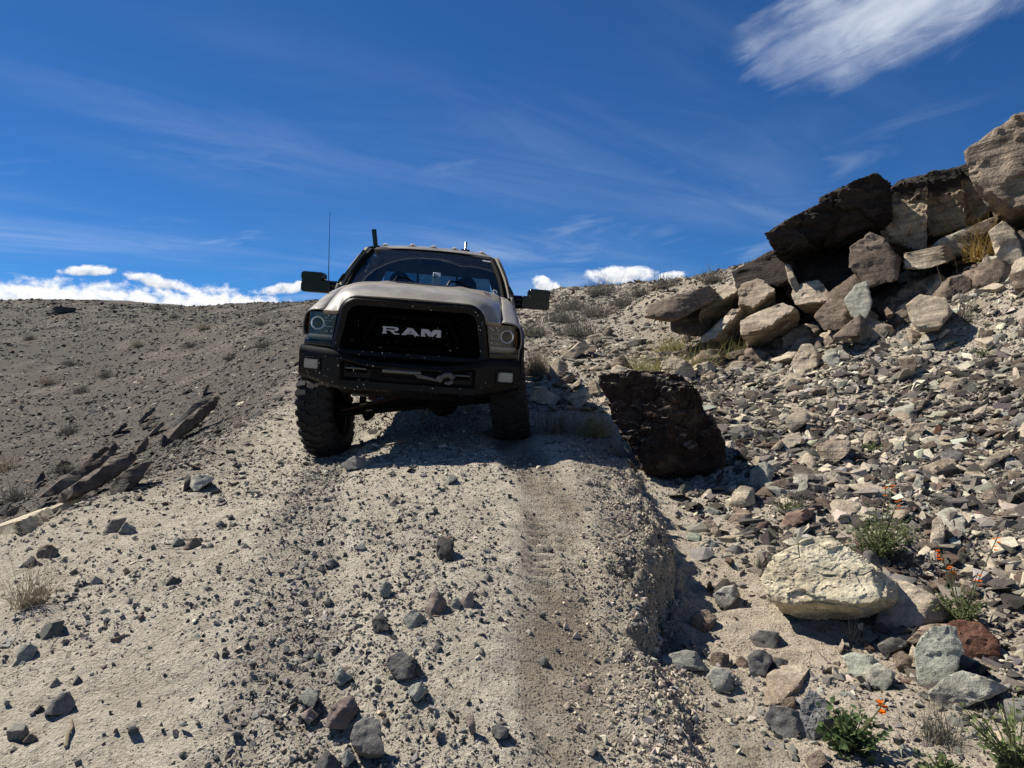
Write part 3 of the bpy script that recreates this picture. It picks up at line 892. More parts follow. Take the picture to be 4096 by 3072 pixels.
ROCKS = [
('b', 'cliff_block', 'huge grey-brown cliff block at the top right edge, tallest of the outcrop', 'cliff block', None, 'greybrown', 6, (8.206, 11.66, 4.853), [(-0.833, 0.446), (-0.514, 0.649), (0.029, 0.968), (1.154, 1.171), (1.444, -0.84), (0.029, -0.855), (-0.209, -0.826), (-0.441, -0.608), (-0.659, -0.105)], 3.0, 1.0, (-0.95, 0, 0.25)),
('b', 'cliff_block', 'pale cliff pillar with dark stained cap right of the black overhang', 'cliff block', None, 'varnish', 6, (7.323, 13.424, 4.619), [(-0.428, 0.522), (-0.121, 0.672), (0.247, 0.755), (0.297, 0.138), (0.28, -0.64), (0.113, -0.84), (-0.388, -0.606)], 2.2, 1.6, (-0.8, 0, 0.1)),
('b', 'cliff_block', 'middle pale cliff pillar with dark stained cap', 'cliff block', None, 'varnish', 6, (8.049, 13.624, 4.816), [(-0.38, 0.604), (-0.163, 0.699), (0.295, 0.75), (0.346, 0.191), (0.329, -0.663), (-0.095, -0.765), (-0.332, -0.816)], 2.2, 1.6, (-0.7, 0, 0.12)),
('b', 'cliff_block', 'pale cliff pillar touching the tallest cliff block', 'cliff block', None, 'varnish', 6, (8.652, 13.524, 4.87), [(-0.387, 0.657), (0.017, 0.718), (0.219, 0.314), (0.454, -0.361), (0.017, -0.596), (-0.32, -0.731)], 2.2, 1.6, (-0.85, 0, 0.1)),
('b', 'cliff_overhang', 'left half of the large black overhanging ledge against the sky', 'cliff block', None, 'dark', 6, (5.485, 13.674, 4.359), [(-0.639, 0.048), (-0.326, 0.245), (0.048, 0.456), (0.405, 0.644), (0.473, 0.184), (0.49, -0.383), (0.32, -0.423), (-0.275, -0.542), (-0.496, -0.229)], 2.2, 2.0, ((-0.5, -0.15, 1.0), (0.4, -0.35, 1.0), (0, 0.6, 1.3))),
('b', 'cliff_overhang', 'right half of the large black overhanging ledge against the sky', 'cliff block', None, 'dark', 6, (6.4, 13.474, 4.685), [(-0.629, 0.251), (-0.11, 0.469), (0.326, 0.646), (0.517, 0.452), (0.534, -0.419), (-0.11, -0.644), (-0.529, -0.755)], 2.2, 2.0, ((-0.35, -0.2, 1.0), (0.5, -0.3, 1.0), (0.1, 0.6, 1.3))),
('b', 'bedrock_outcrop', 'dark recessed rock in the hollow under the black overhang', 'cliff block', None, 'dark', 5, (6.418, 14.44, 3.892), [(-1.078, 0.242), (0.359, 0.529), (1.042, 0.601), (1.078, -0.118), (0.323, -0.568), (-0.719, -0.568), (-1.006, -0.118)], 2.0, 1.0, None),
('b', 'cliff_overhang', 'small jagged black ledge at the left tip of the outcrop', 'cliff block', None, 'dark', 5, (5.074, 14.672, 3.97), [(-0.579, -0.088), (-0.305, 0.204), (0.06, 0.229), (0.315, 0.361), (0.443, 0.058), (0.516, -0.327), (-0.451, -0.436)], 1.6, 1.0, None),
('b', 'bedrock_outcrop', 'brown rock face below the small jagged black ledge', 'cliff block', None, 'brown', 5, (5.477, 15.53, 3.388), [(-0.583, 0.434), (0.44, 0.473), (0.537, -0.186), (0.151, -0.379), (-0.545, -0.341)], 1.5, 1.0, None),
('b', 'boulder', 'angular brown boulder leaning under the right end of the black overhang', 'boulder', None, 'brown', 5, (6.106, 12.236, 3.707), [(-0.409, 0.207), (-0.074, 0.426), (0.185, 0.283), (0.428, -0.022), (0.383, -0.307), (-0.12, -0.444), (-0.394, -0.143)], 0.8, 1.0, None),
('b', 'rock', 'tan layered rock column beneath the small black ledge', 'rock', None, 'layer', 5, (4.631, 13.794, 3.222), [(-0.326, 0.232), (0.041, 0.352), (0.264, 0.112), (0.384, -0.094), (-0.079, -0.369), (-0.285, -0.232)], 0.7, 1.0, (-1.3, 0, 0.8)),
('b', 'rock', 'narrow pale tan pillar of rock in front of the dark hollow', 'rock', None, 'tan', 4, (5.038, 13.068, 3.516), [(-0.124, 0.247), (-0.026, 0.231), (0.137, -0.167), (0.072, -0.265), (-0.059, -0.046)], 0.4, 1.0, None),
('b', 'bedrock_outcrop', 'smooth sunlit tan bedrock face beside the low dark ledge', 'cliff block', None, 'tan', 5, (4.293, 14.988, 3.161), [(-0.383, -0.198), (-0.204, 0.285), (0.362, 0.415), (0.448, 0.005), (0.131, -0.179), (-0.354, -0.328)], 1.4, 1.0, (-1.5, 0, 0.9)),
('b', 'bedrock_outcrop', 'jagged cream bedrock face above the yellow grass', 'cliff block', None, 'pale', 5, (4.226, 14.404, 2.668), [(-0.404, -0.118), (-0.118, 0.133), (0.169, 0.348), (0.366, 0.384), (0.402, -0.01), (0.026, -0.369), (-0.44, -0.369)], 1.2, 2.0, (-1.4, 0, 0.9)),
('b', 'rock_ledge', 'low dark brown ledge sticking out of the slope, lowest left of the outcrop', 'ledge', None, 'brown', 5, (3.422, 14.788, 3.233), [(-0.565, -0.014), (-0.16, 0.115), (0.502, 0.27), (0.631, 0.152), (0.355, -0.003), (-0.197, -0.279), (-0.565, -0.242)], 1.4, 1.0, None),
('b', 'bedrock_outcrop', 'shaded brown rock in the hollow under the low dark ledge', 'cliff block', None, 'brown', 4, (3.87, 15.704, 3.044), [(-0.484, 0.139), (0.219, 0.374), (0.414, 0.139), (0.258, -0.365), (-0.406, -0.287)], 1.2, 1.0, None),
('b', 'boulder', 'long tan and brown boulder lying below the outcrop', 'boulder', None, 'layer', 5, (4.633, 13.062, 2.679), [(-0.485, 0.108), (-0.258, 0.173), (0.1, 0.384), (0.506, 0.141), (0.522, -0.054), (0.002, -0.352), (-0.388, -0.4)], 1.1, 1.0, (-1.1, 0, 1.1)),
('b', 'boulder', 'cracked tan boulder right below the narrow pale pillar', 'boulder', None, 'layer', 5, (5.337, 13.036, 3.169), [(-0.241, 0.199), (0.132, 0.296), (0.278, 0.036), (0.214, -0.3), (-0.095, -0.268), (-0.289, 0.036)], 0.8, 1.0, (-1.2, 0, 0.9)),
('b', 'boulder', 'blocky brown boulder left of the smooth pale green boulder', 'boulder', None, 'brown', 5, (5.407, 12.094, 2.759), [(-0.347, -0.015), (-0.091, 0.271), (0.164, 0.181), (0.276, -0.03), (0.18, -0.189), (-0.182, -0.219)], 0.7, 1.0, None),
('b', 'boulder', 'smooth pale greenish boulder standing on the talus', 'boulder', None, 'palegreen', 5, (5.514, 11.51, 2.923), [(-0.241, 0.009), (-0.055, 0.252), (0.117, 0.281), (0.18, -0.02), (0.088, -0.261), (-0.089, -0.261)], 0.5, 0.5, None),
('b', 'boulder', 'big smooth tan boulder embedded in the upper talus', 'boulder', None, 'tan', 5, (6.015, 10.494, 2.626), [(-0.307, 0.123), (-0.098, 0.267), (0.216, 0.214), (0.299, -0.047), (0.163, -0.207), (-0.072, -0.241), (-0.202, -0.11)], 0.7, 0.6, None),
('s', 'rock_slab', 'dark flat rock slab tilted on the talus below the cliff wall', 'slab', None, 'char', 5, (7.322, 12.62, 3.442), [(-0.234, 0.38), (0.375, 0.13), (0.183, -0.3), (-0.324, -0.21)], 0.1, 1.0, None),
('b', 'rock_slab', 'reddish brown slab leaning on the talus below the pale green boulder', 'slab', None, 'brown', 4, (5.159, 11.047, 2.428), [(-0.248, -0.106), (0.136, 0.236), (0.224, 0.148), (0.109, -0.098), (-0.221, -0.18)], 0.35, 1.0, None),
('b', 'boulder', 'brown boulder with a sunlit flat top below the cliff wall', 'boulder', None, 'layer', 4, (6.785, 11.894, 3.65), [(-0.344, 0.082), (0.351, 0.179), (0.401, 0.037), (-0.078, -0.142), (-0.33, -0.156)], 0.7, 1.0, None),
('b', 'boulder', 'dark brown slanting boulder under the leaning block', 'boulder', None, 'brown', 4, (5.714, 12.452, 3.204), [(-0.279, -0.077), (0.192, 0.271), (0.291, 0.178), (0.037, -0.17), (-0.242, -0.201)], 0.6, 1.0, None),
('b', 'boulder', 'pale cracked rock at the foot of the tallest cliff block', 'boulder', None, 'tan', 4, (7.437, 10.936, 3.764), [(-0.237, 0.122), (-0.019, 0.277), (0.09, 0.19), (0.239, -0.247), (-0.073, -0.343)], 0.8, 1.0, None),
('b', 'boulder', 'brown boulder cut by the right edge below the tallest block', 'boulder', None, 'brown', 4, (6.675, 9.51, 2.957), [(-0.157, 0.075), (0.108, 0.158), (0.131, -0.093), (-0.082, -0.14)], 0.5, 1.0, None),
('s', 'rock_slab', 'pale flat slab on the talus near the right edge', 'slab', None, 'pale', 4, (6.91, 10.388, 2.937), [(-0.089, 0.213), (0.081, 0.072), (0.06, -0.158), (-0.052, -0.127)], 0.08, 1.0, None),
('b', 'boulder', 'pale greenish layered rock at the foot of the cliff wall', 'boulder', None, 'palegreen', 4, (7.577, 12.252, 4.009), [(-0.439, -0.112), (-0.241, 0.076), (0.124, 0.229), (0.46, 0.153), (0.277, -0.142), (-0.18, -0.203)], 0.6, 1.0, None),
('s', 'rock_slab', 'pale flat slab just left of the big smooth tan boulder', 'slab', None, 'pale', 4, (6.294, 11.953, 2.753), [(-0.158, 0.217), (0.211, 0.228), (0.088, -0.232), (-0.141, -0.213)], 0.08, 1.0, None),
('b', 'rock', 'tan stone touching the left side of the big smooth tan boulder', 'rock', None, 'tan', 4, (6.179, 11.353, 2.635), [(-0.145, 0.024), (0.081, 0.109), (0.124, -0.053), (-0.06, -0.081)], 0.292, 1.0, None),
('b', 'rock', 'rounded pale green rock above the dark flat tilted slab', 'rock', None, 'palegreen', 4, (7.274, 13.448, 3.586), [(-0.159, 0.006), (0.042, 0.106), (0.209, -0.011), (-0.092, -0.1)], 0.4, 1.0, None),
('s', 'rock_slab', 'tan slab on the talus between the two smooth boulders', 'slab', None, 'tan', 4, (6.748, 13.113, 3.163), [(-0.102, 0.267), (0.131, 0.137), (0.115, -0.263), (-0.144, -0.143)], 0.07, 1.0, None),
('b', 'rock', 'brown stone wedged between cliff wall and tallest block', 'rock', None, 'brown', 4, (7.608, 11.768, 4.167), [(-0.357, -0.081), (-0.064, 0.025), (0.199, 0.2), (0.258, 0.025), (-0.035, -0.169)], 0.4, 1.0, None),
('b', 'boulder', 'cream angular boulder on the talus below the brown slab', 'boulder', None, 'pale', 5, (4.522, 11.098, 2.002), [(-0.257, -0.12), (-0.082, 0.204), (0.07, 0.185), (0.225, 0.011), (0.183, -0.055), (-0.139, -0.225)], 0.4, 1.0, None),
('b', 'rock', 'pale green stone right beside the cream angular boulder', 'rock', None, 'palegreen', 4, (4.768, 10.816, 1.999), [(-0.145, -0.014), (-0.016, 0.137), (0.058, 0.096), (0.136, -0.073), (-0.034, -0.147)], 0.3, 1.0, None),
('s', 'rock_slab', 'thin flat black slab lying on the talus', 'slab', None, 'black', 4, (4.468, 9.482, 1.528), [(-0.133, 0.168), (-0.033, 0.198), (0.134, 0.098), (0.203, -0.162), (0.02, -0.172), (-0.192, -0.132)], 0.035, 1.0, None),
('b', 'boulder', 'pale slab-like boulder right of the dark boulder top', 'boulder', None, 'pale', 4, (3.249, 8.246, 1.208), [(-0.136, -0.012), (-0.035, 0.058), (0.078, 0.096), (0.156, 0.009), (-0.063, -0.151)], 0.3, 1.0, None),
('b', 'rock', 'smooth cream stone on the talus right of the dark boulder', 'rock', None, 'pale', 4, (2.892, 7.504, 1.021), [(-0.111, -0.007), (-0.032, 0.044), (0.084, 0.079), (0.116, -0.013), (-0.057, -0.103)], 0.2, 1.0, None),
('b', 'rock', 'small cream stone touching the smooth cream stone', 'rock', None, 'pale', 4, (2.715, 7.405, 0.965), [(-0.059, -0.019), (0.03, 0.066), (0.06, 0.025), (-0.031, -0.072)], 0.13, 1.0, None),
('b', 'boulder', 'notched grey-brown boulder on the talus above the tall mallow', 'boulder', None, 'layer', 4, (3.127, 7.066, 0.97), [(-0.158, 0.018), (-0.059, 0.072), (-0.01, 0.084), (0.149, 0.06), (0.147, -0.007), (0.026, -0.101), (-0.095, -0.126)], 0.3, 1.0, None),
('b', 'rock_slab', 'long pale slab pointing right on the talus', 'slab', None, 'pale', 4, (5.352, 8.786, 1.606), [(-0.144, -0.046), (-0.066, 0.021), (0.147, 0.069), (0.144, 0.018), (-0.081, -0.061)], 0.18, 1.0, None),
('b', 'rock', 'grey tan weathered stone in the middle of the talus', 'rock', None, 'layer', 4, (4.081, 7.354, 1.115), [(-0.111, -0.056), (-0.033, 0.071), (0.096, 0.081), (0.08, -0.014), (-0.033, -0.081)], 0.2, 1.0, None),
('b', 'rock', 'grey wedge-shaped stone on the lower talus', 'rock', None, 'grey', 4, (4.013, 6.624, 0.939), [(-0.096, 0.03), (-0.005, 0.072), (0.11, 0.013), (0.063, -0.052), (-0.073, -0.064)], 0.223, 1.0, None),
('b', 'rock_slab', 'tan slab tilted up to the right on the lower talus', 'slab', None, 'tan', 4, (4.216, 6.314, 0.95), [(-0.127, -0.056), (0.026, 0.065), (0.114, 0.078), (0.08, 0.009), (-0.093, -0.096)], 0.2, 1.0, None),
('b', 'rock', 'pale upright stone on the talus above the tall mallow', 'rock', None, 'palegreen', 4, (3.415, 6.095, 0.768), [(-0.052, -0.045), (-0.008, 0.072), (0.046, 0.049), (0.015, -0.076)], 0.107, 1.0, None),
('b', 'rock', 'rust-red upright stone on the talus', 'rock', None, 'rust', 4, (4.31, 7.332, 1.129), [(-0.051, -0.052), (-0.023, 0.057), (0.048, 0.055), (0.027, -0.061)], 0.1, 1.0, None),
('b', 'rock', 'dark pointed stone leaning left on the right talus', 'rock', None, 'grey', 4, (4.387, 6.812, 1.064), [(-0.081, 0.089), (0.063, 0.008), (0.038, -0.084), (-0.02, -0.013)], 0.1, 1.0, None),
('b', 'boulder', 'rounded grey-green boulder right of the dark boulder foot', 'boulder', None, 'green', 4, (2.257, 6.535, 0.797), [(-0.112, 0.019), (-0.045, 0.08), (0.022, 0.099), (0.092, 0.063), (0.097, -0.004), (0.056, -0.124), (-0.112, -0.135)], 0.226, 1.0, None),
('b', 'rock', 'dark brown triangular stone in the upper talus', 'rock', None, 'brown', 4, (5.191, 9.495, 1.842), [(-0.143, 0.063), (-0.014, 0.095), (0.103, 0.079), (0.084, -0.051), (-0.03, -0.186)], 0.25, 1.0, None),
('b', 'rock', 'brown boxy stone on the upper right talus', 'rock', None, 'brown', 4, (6.335, 9.684, 2.259), [(-0.098, 0.041), (0.088, 0.052), (0.071, -0.021), (-0.061, -0.072)], 0.2, 1.0, None),
('b', 'rock', 'pale green plate beside the brown boxy stone', 'rock', None, 'palegreen', 4, (6.346, 9.443, 2.19), [(-0.092, 0.044), (0.078, 0.071), (0.081, -0.047), (-0.067, -0.068)], 0.15, 1.0, None),
('b', 'rock', 'tan stone at the left tip of the thin black slab', 'rock', None, 'tan', 4, (4.138, 9.4, 1.485), [(-0.056, 0.015), (0.008, 0.095), (0.056, -0.017), (-0.008, -0.093)], 0.12, 1.0, None),
('b', 'rock', 'cream stone below the cream angular boulder', 'rock', None, 'pale', 4, (3.976, 10.314, 1.603), [(-0.115, -0.042), (-0.009, 0.082), (0.115, 0.046), (0.009, -0.086)], 0.2, 1.0, None),
('b', 'rock', 'pale green stone left of the cream angular boulder', 'rock', None, 'palegreen', 4, (4.197, 11.474, 1.85), [(-0.116, -0.074), (-0.008, 0.079), (0.084, 0.06), (0.041, -0.065)], 0.2, 1.0, None),
('b', 'rock', 'small tan stone above the thin black slab', 'rock', None, 'tan', 4, (4.895, 9.862, 1.788), [(-0.057, -0.04), (0.002, 0.078), (0.053, 0.044), (0.002, -0.082)], 0.1, 1.0, None),
('b', 'rock', 'dark cube-like stone in the middle talus', 'rock', None, 'brown', 4, (4.126, 7.92, 1.199), [(-0.064, -0.033), (0.003, 0.053), (0.071, 0.033), (-0.01, -0.053)], 0.12, 1.0, None),
('b', 'rock', 'brown chip left of the grey middle talus stones', 'rock', None, 'brown', 4, (4.581, 8.202, 1.309), [(-0.053, -0.029), (0.004, 0.036), (0.06, 0.036), (-0.011, -0.043)], 0.1, 1.0, None),
('b', 'rock', 'brown stone at the right edge of the middle talus', 'rock', None, 'brown', 4, (5.732, 8.154, 1.628), [(-0.115, -0.017), (0.01, 0.066), (0.094, 0.025), (0.01, -0.074)], 0.2, 1.0, None),
('b', 'rock', 'pale green stone at the right edge of the lower talus', 'rock', None, 'palegreen', 4, (5.073, 7.204, 1.254), [(-0.098, 0.011), (0.037, 0.054), (0.086, -0.024), (-0.025, -0.042)], 0.2, 1.0, None),
('b', 'rock', 'tan stone with a dark shaded side right of the middle talus', 'rock', None, 'tan', 4, (4.926, 8.08, 1.348), [(-0.064, -0.024), (-0.009, 0.055), (0.067, 0.014), (0.005, -0.045)], 0.143, 1.0, None),
('b', 'rock', 'brown angular stone at the right edge above the flowers', 'rock', None, 'brown', 4, (4.451, 6.329, 0.989), [(-0.069, 0.014), (0.006, 0.068), (0.082, 0.047), (0.039, -0.065), (-0.058, -0.065)], 0.165, 1.0, None),
('b', 'rock_slab', 'long cream slab beside the truck headlight', 'slab', None, 'pale', 4, (1.2, 13.747, 2.228), [(-0.327, -0.171), (0.013, 0.112), (0.193, 0.182), (0.262, 0.061), (-0.141, -0.184)], 0.35, 1.0, None),
('b', 'rock_slab', 'grey slab right behind the long cream slab', 'slab', None, 'layer', 4, (1.134, 14.876, 2.312), [(-0.244, -0.083), (0.151, 0.103), (0.248, 0.117), (-0.155, -0.138)], 0.3, 1.0, None),
('b', 'boulder', 'tan boulder behind the dry grey bush near the truck', 'boulder', None, 'tan', 4, (0.731, 11.641, 1.849), [(-0.129, 0.084), (0.013, 0.186), (0.159, 0.051), (0.078, -0.125), (-0.122, -0.197)], 0.313, 1.0, None),
('b', 'boulder', 'grey-brown boulder above the left top of the dark boulder', 'boulder', None, 'brown', 4, (1.783, 12.241, 1.944), [(-0.204, -0.082), (-0.039, 0.063), (0.087, 0.137), (0.195, -0.005), (-0.039, -0.112)], 0.432, 1.0, None),
('b', 'boulder', 'pale boulder just above the dark boulder top', 'boulder', None, 'pale', 4, (1.751, 11.494, 1.798), [(-0.152, 0.045), (-0.071, 0.103), (0.127, 0.034), (0.231, -0.075), (-0.135, -0.107)], 0.415, 1.0, None),
('b', 'boulder', 'cream block with a ragged top behind the dark boulder', 'boulder', None, 'pale', 5, (2.704, 12.032, 1.864), [(-0.263, -0.184), (-0.224, 0.023), (-0.157, 0.174), (0.091, 0.147), (0.248, 0.023), (0.305, -0.184)], 0.6, 1.0, None),
('b', 'rock_slab', 'dark flat slab floating above gravel left of the yellow grass', 'slab', None, 'char', 4, (3.231, 18.718, 2.676), [(-0.308, -0.045), (-0.039, 0.055), (0.231, 0.09), (0.224, -0.005), (-0.109, -0.095)], 0.4, 1.0, None),
('b', 'rock_slab', 'brown slab in the yellow grass under the cream bedrock', 'slab', None, 'brown', 4, (3.667, 15.168, 2.274), [(-0.32, -0.033), (0.197, 0.134), (0.267, 0.057), (-0.144, -0.158)], 0.4, 1.0, None),
('b', 'rock_slab', 'tan slab tilted beside the right front tyre', 'slab', None, 'layer', 4, (0.892, 10.466, 1.572), [(-0.148, -0.085), (0.091, 0.106), (0.143, 0.063), (-0.086, -0.085)], 0.3, 1.0, None),
('b', 'boulder', 'tan boulder in the sun just right of the tyre', 'boulder', None, 'tan', 4, (0.424, 9.788, 1.442), [(-0.168, 0.035), (-0.055, 0.102), (0.073, 0.062), (0.205, -0.02), (0.092, -0.117), (-0.147, -0.062)], 0.4, 1.0, None),
('b', 'boulder', 'cream boulder between the tyre and the dark boulder', 'boulder', None, 'pale', 4, (0.877, 9.452, 1.432), [(-0.153, -0.04), (-0.043, 0.058), (0.066, 0.114), (0.137, 0.005), (-0.008, -0.137)], 0.315, 1.0, None),
('b', 'rock_slab', 'brown slab above the tilted tan slab near the tyre', 'slab', None, 'brown', 4, (0.8, 10.776, 1.644), [(-0.171, -0.038), (0.071, 0.073), (0.171, 0.073), (-0.071, -0.108)], 0.3, 1.0, None),
('b', 'rock', 'dark brown block at the foot of the cream bedrock', 'rock', None, 'brown', 4, (4.198, 17.44, 2.696), [(-0.098, -0.061), (-0.049, 0.176), (0.098, 0.169), (0.082, -0.142), (-0.033, -0.142)], 0.214, 1.0, None),
('b', 'rock', 'pinkish stone beside the dark brown block', 'rock', None, 'brown', 4, (4.342, 17.316, 2.781), [(-0.067, 0.101), (-0.012, 0.107), (0.075, -0.055), (0.004, -0.154)], 0.156, 1.0, None),
('b', 'rock', 'small pale stone at the mouth of the dark hollow', 'rock', None, 'pale', 4, (4.001, 19.672, 3.126), [(-0.131, 0.041), (-0.02, 0.122), (0.134, -0.05), (0.017, -0.113)], 0.29, 1.0, None),
('b', 'boulder', 'dark brown boulder in the yellow grass', 'boulder', None, 'brown', 4, (3.97, 14.027, 2.156), [(-0.199, -0.036), (-0.081, 0.095), (0.155, 0.108), (0.234, -0.01), (-0.108, -0.157)], 0.47, 1.0, None),
('b', 'rock', 'tan stone below the yellow grass', 'rock', None, 'tan', 4, (3.835, 12.468, 1.903), [(-0.192, -0.071), (-0.006, 0.089), (0.181, 0.077), (0.017, -0.094)], 0.4, 1.0, None),
('b', 'rock', 'tan stone right of the cream ragged block', 'rock', None, 'layer', 4, (3.19, 11.705, 1.711), [(-0.099, 0.016), (0.011, 0.104), (0.131, 0.016), (0.033, -0.068), (-0.077, -0.068)], 0.251, 1.0, None),
('b', 'rock', 'grey-brown stone on the gravel slope behind the truck', 'rock', None, 'layer', 4, (2.168, 19.265, 2.801), [(-0.18, 0.053), (0.108, 0.125), (0.18, -0.019), (-0.108, -0.158)], 0.393, 1.0, None),
('b', 'rock', 'reddish stone on the gravel slope behind the truck', 'rock', None, 'brown', 4, (2.696, 20.491, 3.05), [(-0.121, -0.148), (-0.09, 0.114), (0.032, 0.144), (0.186, 0.037), (-0.006, -0.148)], 0.335, 1.0, None),
('b', 'boulder', 'tan boulder touching the left side of the dark boulder', 'boulder', None, 'tan', 4, (1.138, 10.027, 1.543), [(0.009, 0.109), (-0.084, 0.062), (-0.056, -0.084), (0.047, -0.122), (0.084, 0.034)], 0.184, 1.0, None),
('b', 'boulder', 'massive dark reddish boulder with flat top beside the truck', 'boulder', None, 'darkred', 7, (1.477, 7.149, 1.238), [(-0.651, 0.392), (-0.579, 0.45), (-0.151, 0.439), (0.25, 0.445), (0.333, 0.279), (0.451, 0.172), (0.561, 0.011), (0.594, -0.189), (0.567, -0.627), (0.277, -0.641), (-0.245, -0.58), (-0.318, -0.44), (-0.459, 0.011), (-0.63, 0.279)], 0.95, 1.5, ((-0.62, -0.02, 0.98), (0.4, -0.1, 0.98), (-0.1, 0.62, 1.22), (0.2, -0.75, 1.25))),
('b', 'boulder', 'large cream pitted boulder in front of the mallow plants', 'boulder', None, 'cream', 7, (1.906, 4.36, 0.425), [(-0.406, -0.001), (-0.359, 0.075), (-0.305, 0.153), (-0.109, 0.248), (0.021, 0.251), (0.118, 0.183), (0.221, 0.107), (0.368, -0.001), (0.4, -0.088), (0.379, -0.212), (0.107, -0.288), (-0.142, -0.247), (-0.294, -0.182)], 0.5, 0.8, ((-0.3, 1.15, 1.0), (0.9, 0.9, 1.25), (-1.4, 0.5, 1.45))),
('b', 'boulder', 'white smooth ledge against the right side of the cream pitted boulder', 'boulder', None, 'pale', 5, (2.395, 4.368, 0.274), [(-0.16, 0.169), (-0.019, 0.126), (0.133, 0.039), (0.215, -0.08), (0.024, -0.129), (-0.193, -0.124)], 0.4, 0.6, None),
('b', 'boulder', 'pale grey-green boulder next to the rusty boulder', 'boulder', None, 'greenpale', 5, (2.055, 3.519, 0.293), [(-0.099, 0.003), (-0.067, 0.077), (-0.027, 0.117), (0.095, 0.123), (0.122, -0.01), (0.06, -0.159), (-0.084, -0.15)], 0.236, 1.0, None),
('b', 'boulder', 'rust-brown rounded boulder near the right edge', 'boulder', None, 'rust', 5, (2.433, 3.876, 0.217), [(-0.124, 0.058), (-0.102, 0.101), (-0.045, 0.127), (0.071, 0.106), (0.16, 0.01), (0.148, -0.132), (-0.016, -0.161), (-0.093, -0.108)], 0.3, 1.0, None),
('b', 'rock', 'grey-green crumbly rock below the cream pitted boulder', 'rock', None, 'greenpale', 4, (1.701, 3.547, 0.233), [(-0.082, 0.035), (-0.036, 0.053), (0.043, 0.04), (0.105, -0.013), (0.016, -0.071), (-0.045, -0.044)], 0.16, 1.0, None),
('b', 'rock', 'yellowish grey crumbly rock left of the grey-green boulder', 'rock', None, 'palegreen', 4, (1.714, 3.405, 0.226), [(-0.065, 0.015), (0.003, 0.066), (0.079, 0.015), (0.024, -0.062), (-0.04, -0.033)], 0.155, 1.0, None),
('b', 'rock_slab', 'grey slab leaning under the cream pitted boulder', 'slab', None, 'grey', 4, (2.073, 3.929, 0.197), [(-0.09, -0.014), (-0.014, 0.032), (0.103, 0.052), (0.064, -0.004), (-0.063, -0.066)], 0.14, 1.0, None),
('b', 'rock_slab', 'thin grey plate wedged between cream boulder and rusty boulder', 'slab', None, 'layer', 4, (2.25, 3.9, 0.264), [(-0.13, -0.047), (-0.041, 0.036), (0.136, 0.048), (0.105, 0.02), (-0.07, -0.057)], 0.12, 1.0, None),
('b', 'rock', 'dark purple-brown stone left of the grey-green boulder', 'rock', None, 'brown', 4, (1.942, 3.602, 0.225), [(-0.054, 0.027), (-0.009, 0.049), (0.045, 0.018), (0.036, -0.038), (-0.018, -0.056)], 0.1, 1.0, None),
('b', 'rock', 'thin pale upright chip beside the grey-green boulder', 'rock', None, 'pale', 4, (2.058, 3.727, 0.215), [(-0.021, -0.031), (-0.002, 0.054), (0.016, 0.027), (0.007, -0.05)], 0.041, 1.0, None),
('b', 'rock', 'dark grey block on the gully floor below the cream boulder', 'rock', None, 'grey', 4, (1.433, 4.119, 0.159), [(-0.086, 0.007), (-0.033, 0.043), (0.029, 0.038), (0.082, 0.031), (0.061, -0.063), (-0.053, -0.056)], 0.14, 1.0, None),
('b', 'rock', 'long grey-green stone at the foot of the eroded bank', 'rock', None, 'green', 4, (0.836, 3.554, 0.252), [(-0.103, -0.013), (-0.052, 0.031), (0.01, 0.04), (0.063, 0.031), (0.117, -0.049), (-0.035, -0.04)], 0.2, 1.0, None),
('b', 'rock', 'dark brown block in the row of gully stones', 'rock', None, 'brown', 4, (1.021, 3.573, 0.237), [(-0.048, -0.024), (-0.039, 0.034), (-0.002, 0.043), (0.044, 0.033), (0.047, -0.039), (-0.002, -0.046)], 0.103, 1.0, None),
('b', 'rock', 'rounded grey-green stone in front of the dark brown block', 'rock', None, 'green', 4, (0.965, 3.354, 0.237), [(-0.064, 0.012), (-0.025, 0.058), (0.043, 0.033), (0.054, -0.043), (-0.008, -0.059)], 0.128, 1.0, None),
('b', 'rock', 'dark grey folded stone in the row of gully stones', 'rock', None, 'grey', 4, (1.197, 3.513, 0.256), [(-0.056, 0.025), (-0.02, 0.055), (0.024, 0.051), (0.061, 0.011), (0.02, -0.074), (-0.028, -0.068)], 0.127, 1.0, None),
('b', 'rock', 'black stone at the right end of the row of gully stones', 'rock', None, 'char', 4, (1.294, 3.54, 0.218), [(-0.057, -0.027), (-0.011, 0.05), (0.052, 0.031), (0.035, -0.018), (-0.02, -0.036)], 0.118, 1.0, None),
('b', 'rock', 'brown wedge in the middle of the row of gully stones', 'rock', None, 'brown', 4, (1.141, 3.592, 0.211), [(-0.056, -0.023), (-0.009, 0.044), (0.037, 0.008), (0.028, -0.029)], 0.1, 1.0, None),
('b', 'rock', 'purple-brown boulder stone beside the bank hollow', 'rock', None, 'brown', 4, (1.135, 4.327, 0.19), [(-0.075, 0.011), (-0.03, 0.048), (0.03, 0.059), (0.08, 0.016), (0.046, -0.067), (-0.051, -0.067)], 0.16, 1.0, None),
('b', 'rock', 'half pale half dark stone left of the cream boulder', 'rock', None, 'twotone', 4, (1.361, 4.627, 0.245), [(-0.078, 0.009), (-0.018, 0.055), (0.054, 0.069), (0.088, 0.003), (0.005, -0.085), (-0.052, -0.05)], 0.16, 1.0, None),
('b', 'rock', 'dark slate-grey stone above the cream boulder', 'rock', None, 'char', 4, (1.805, 5.485, 0.465), [(-0.08, 0.003), (-0.009, 0.06), (0.062, 0.037), (0.062, -0.046), (-0.036, -0.054)], 0.154, 1.0, None),
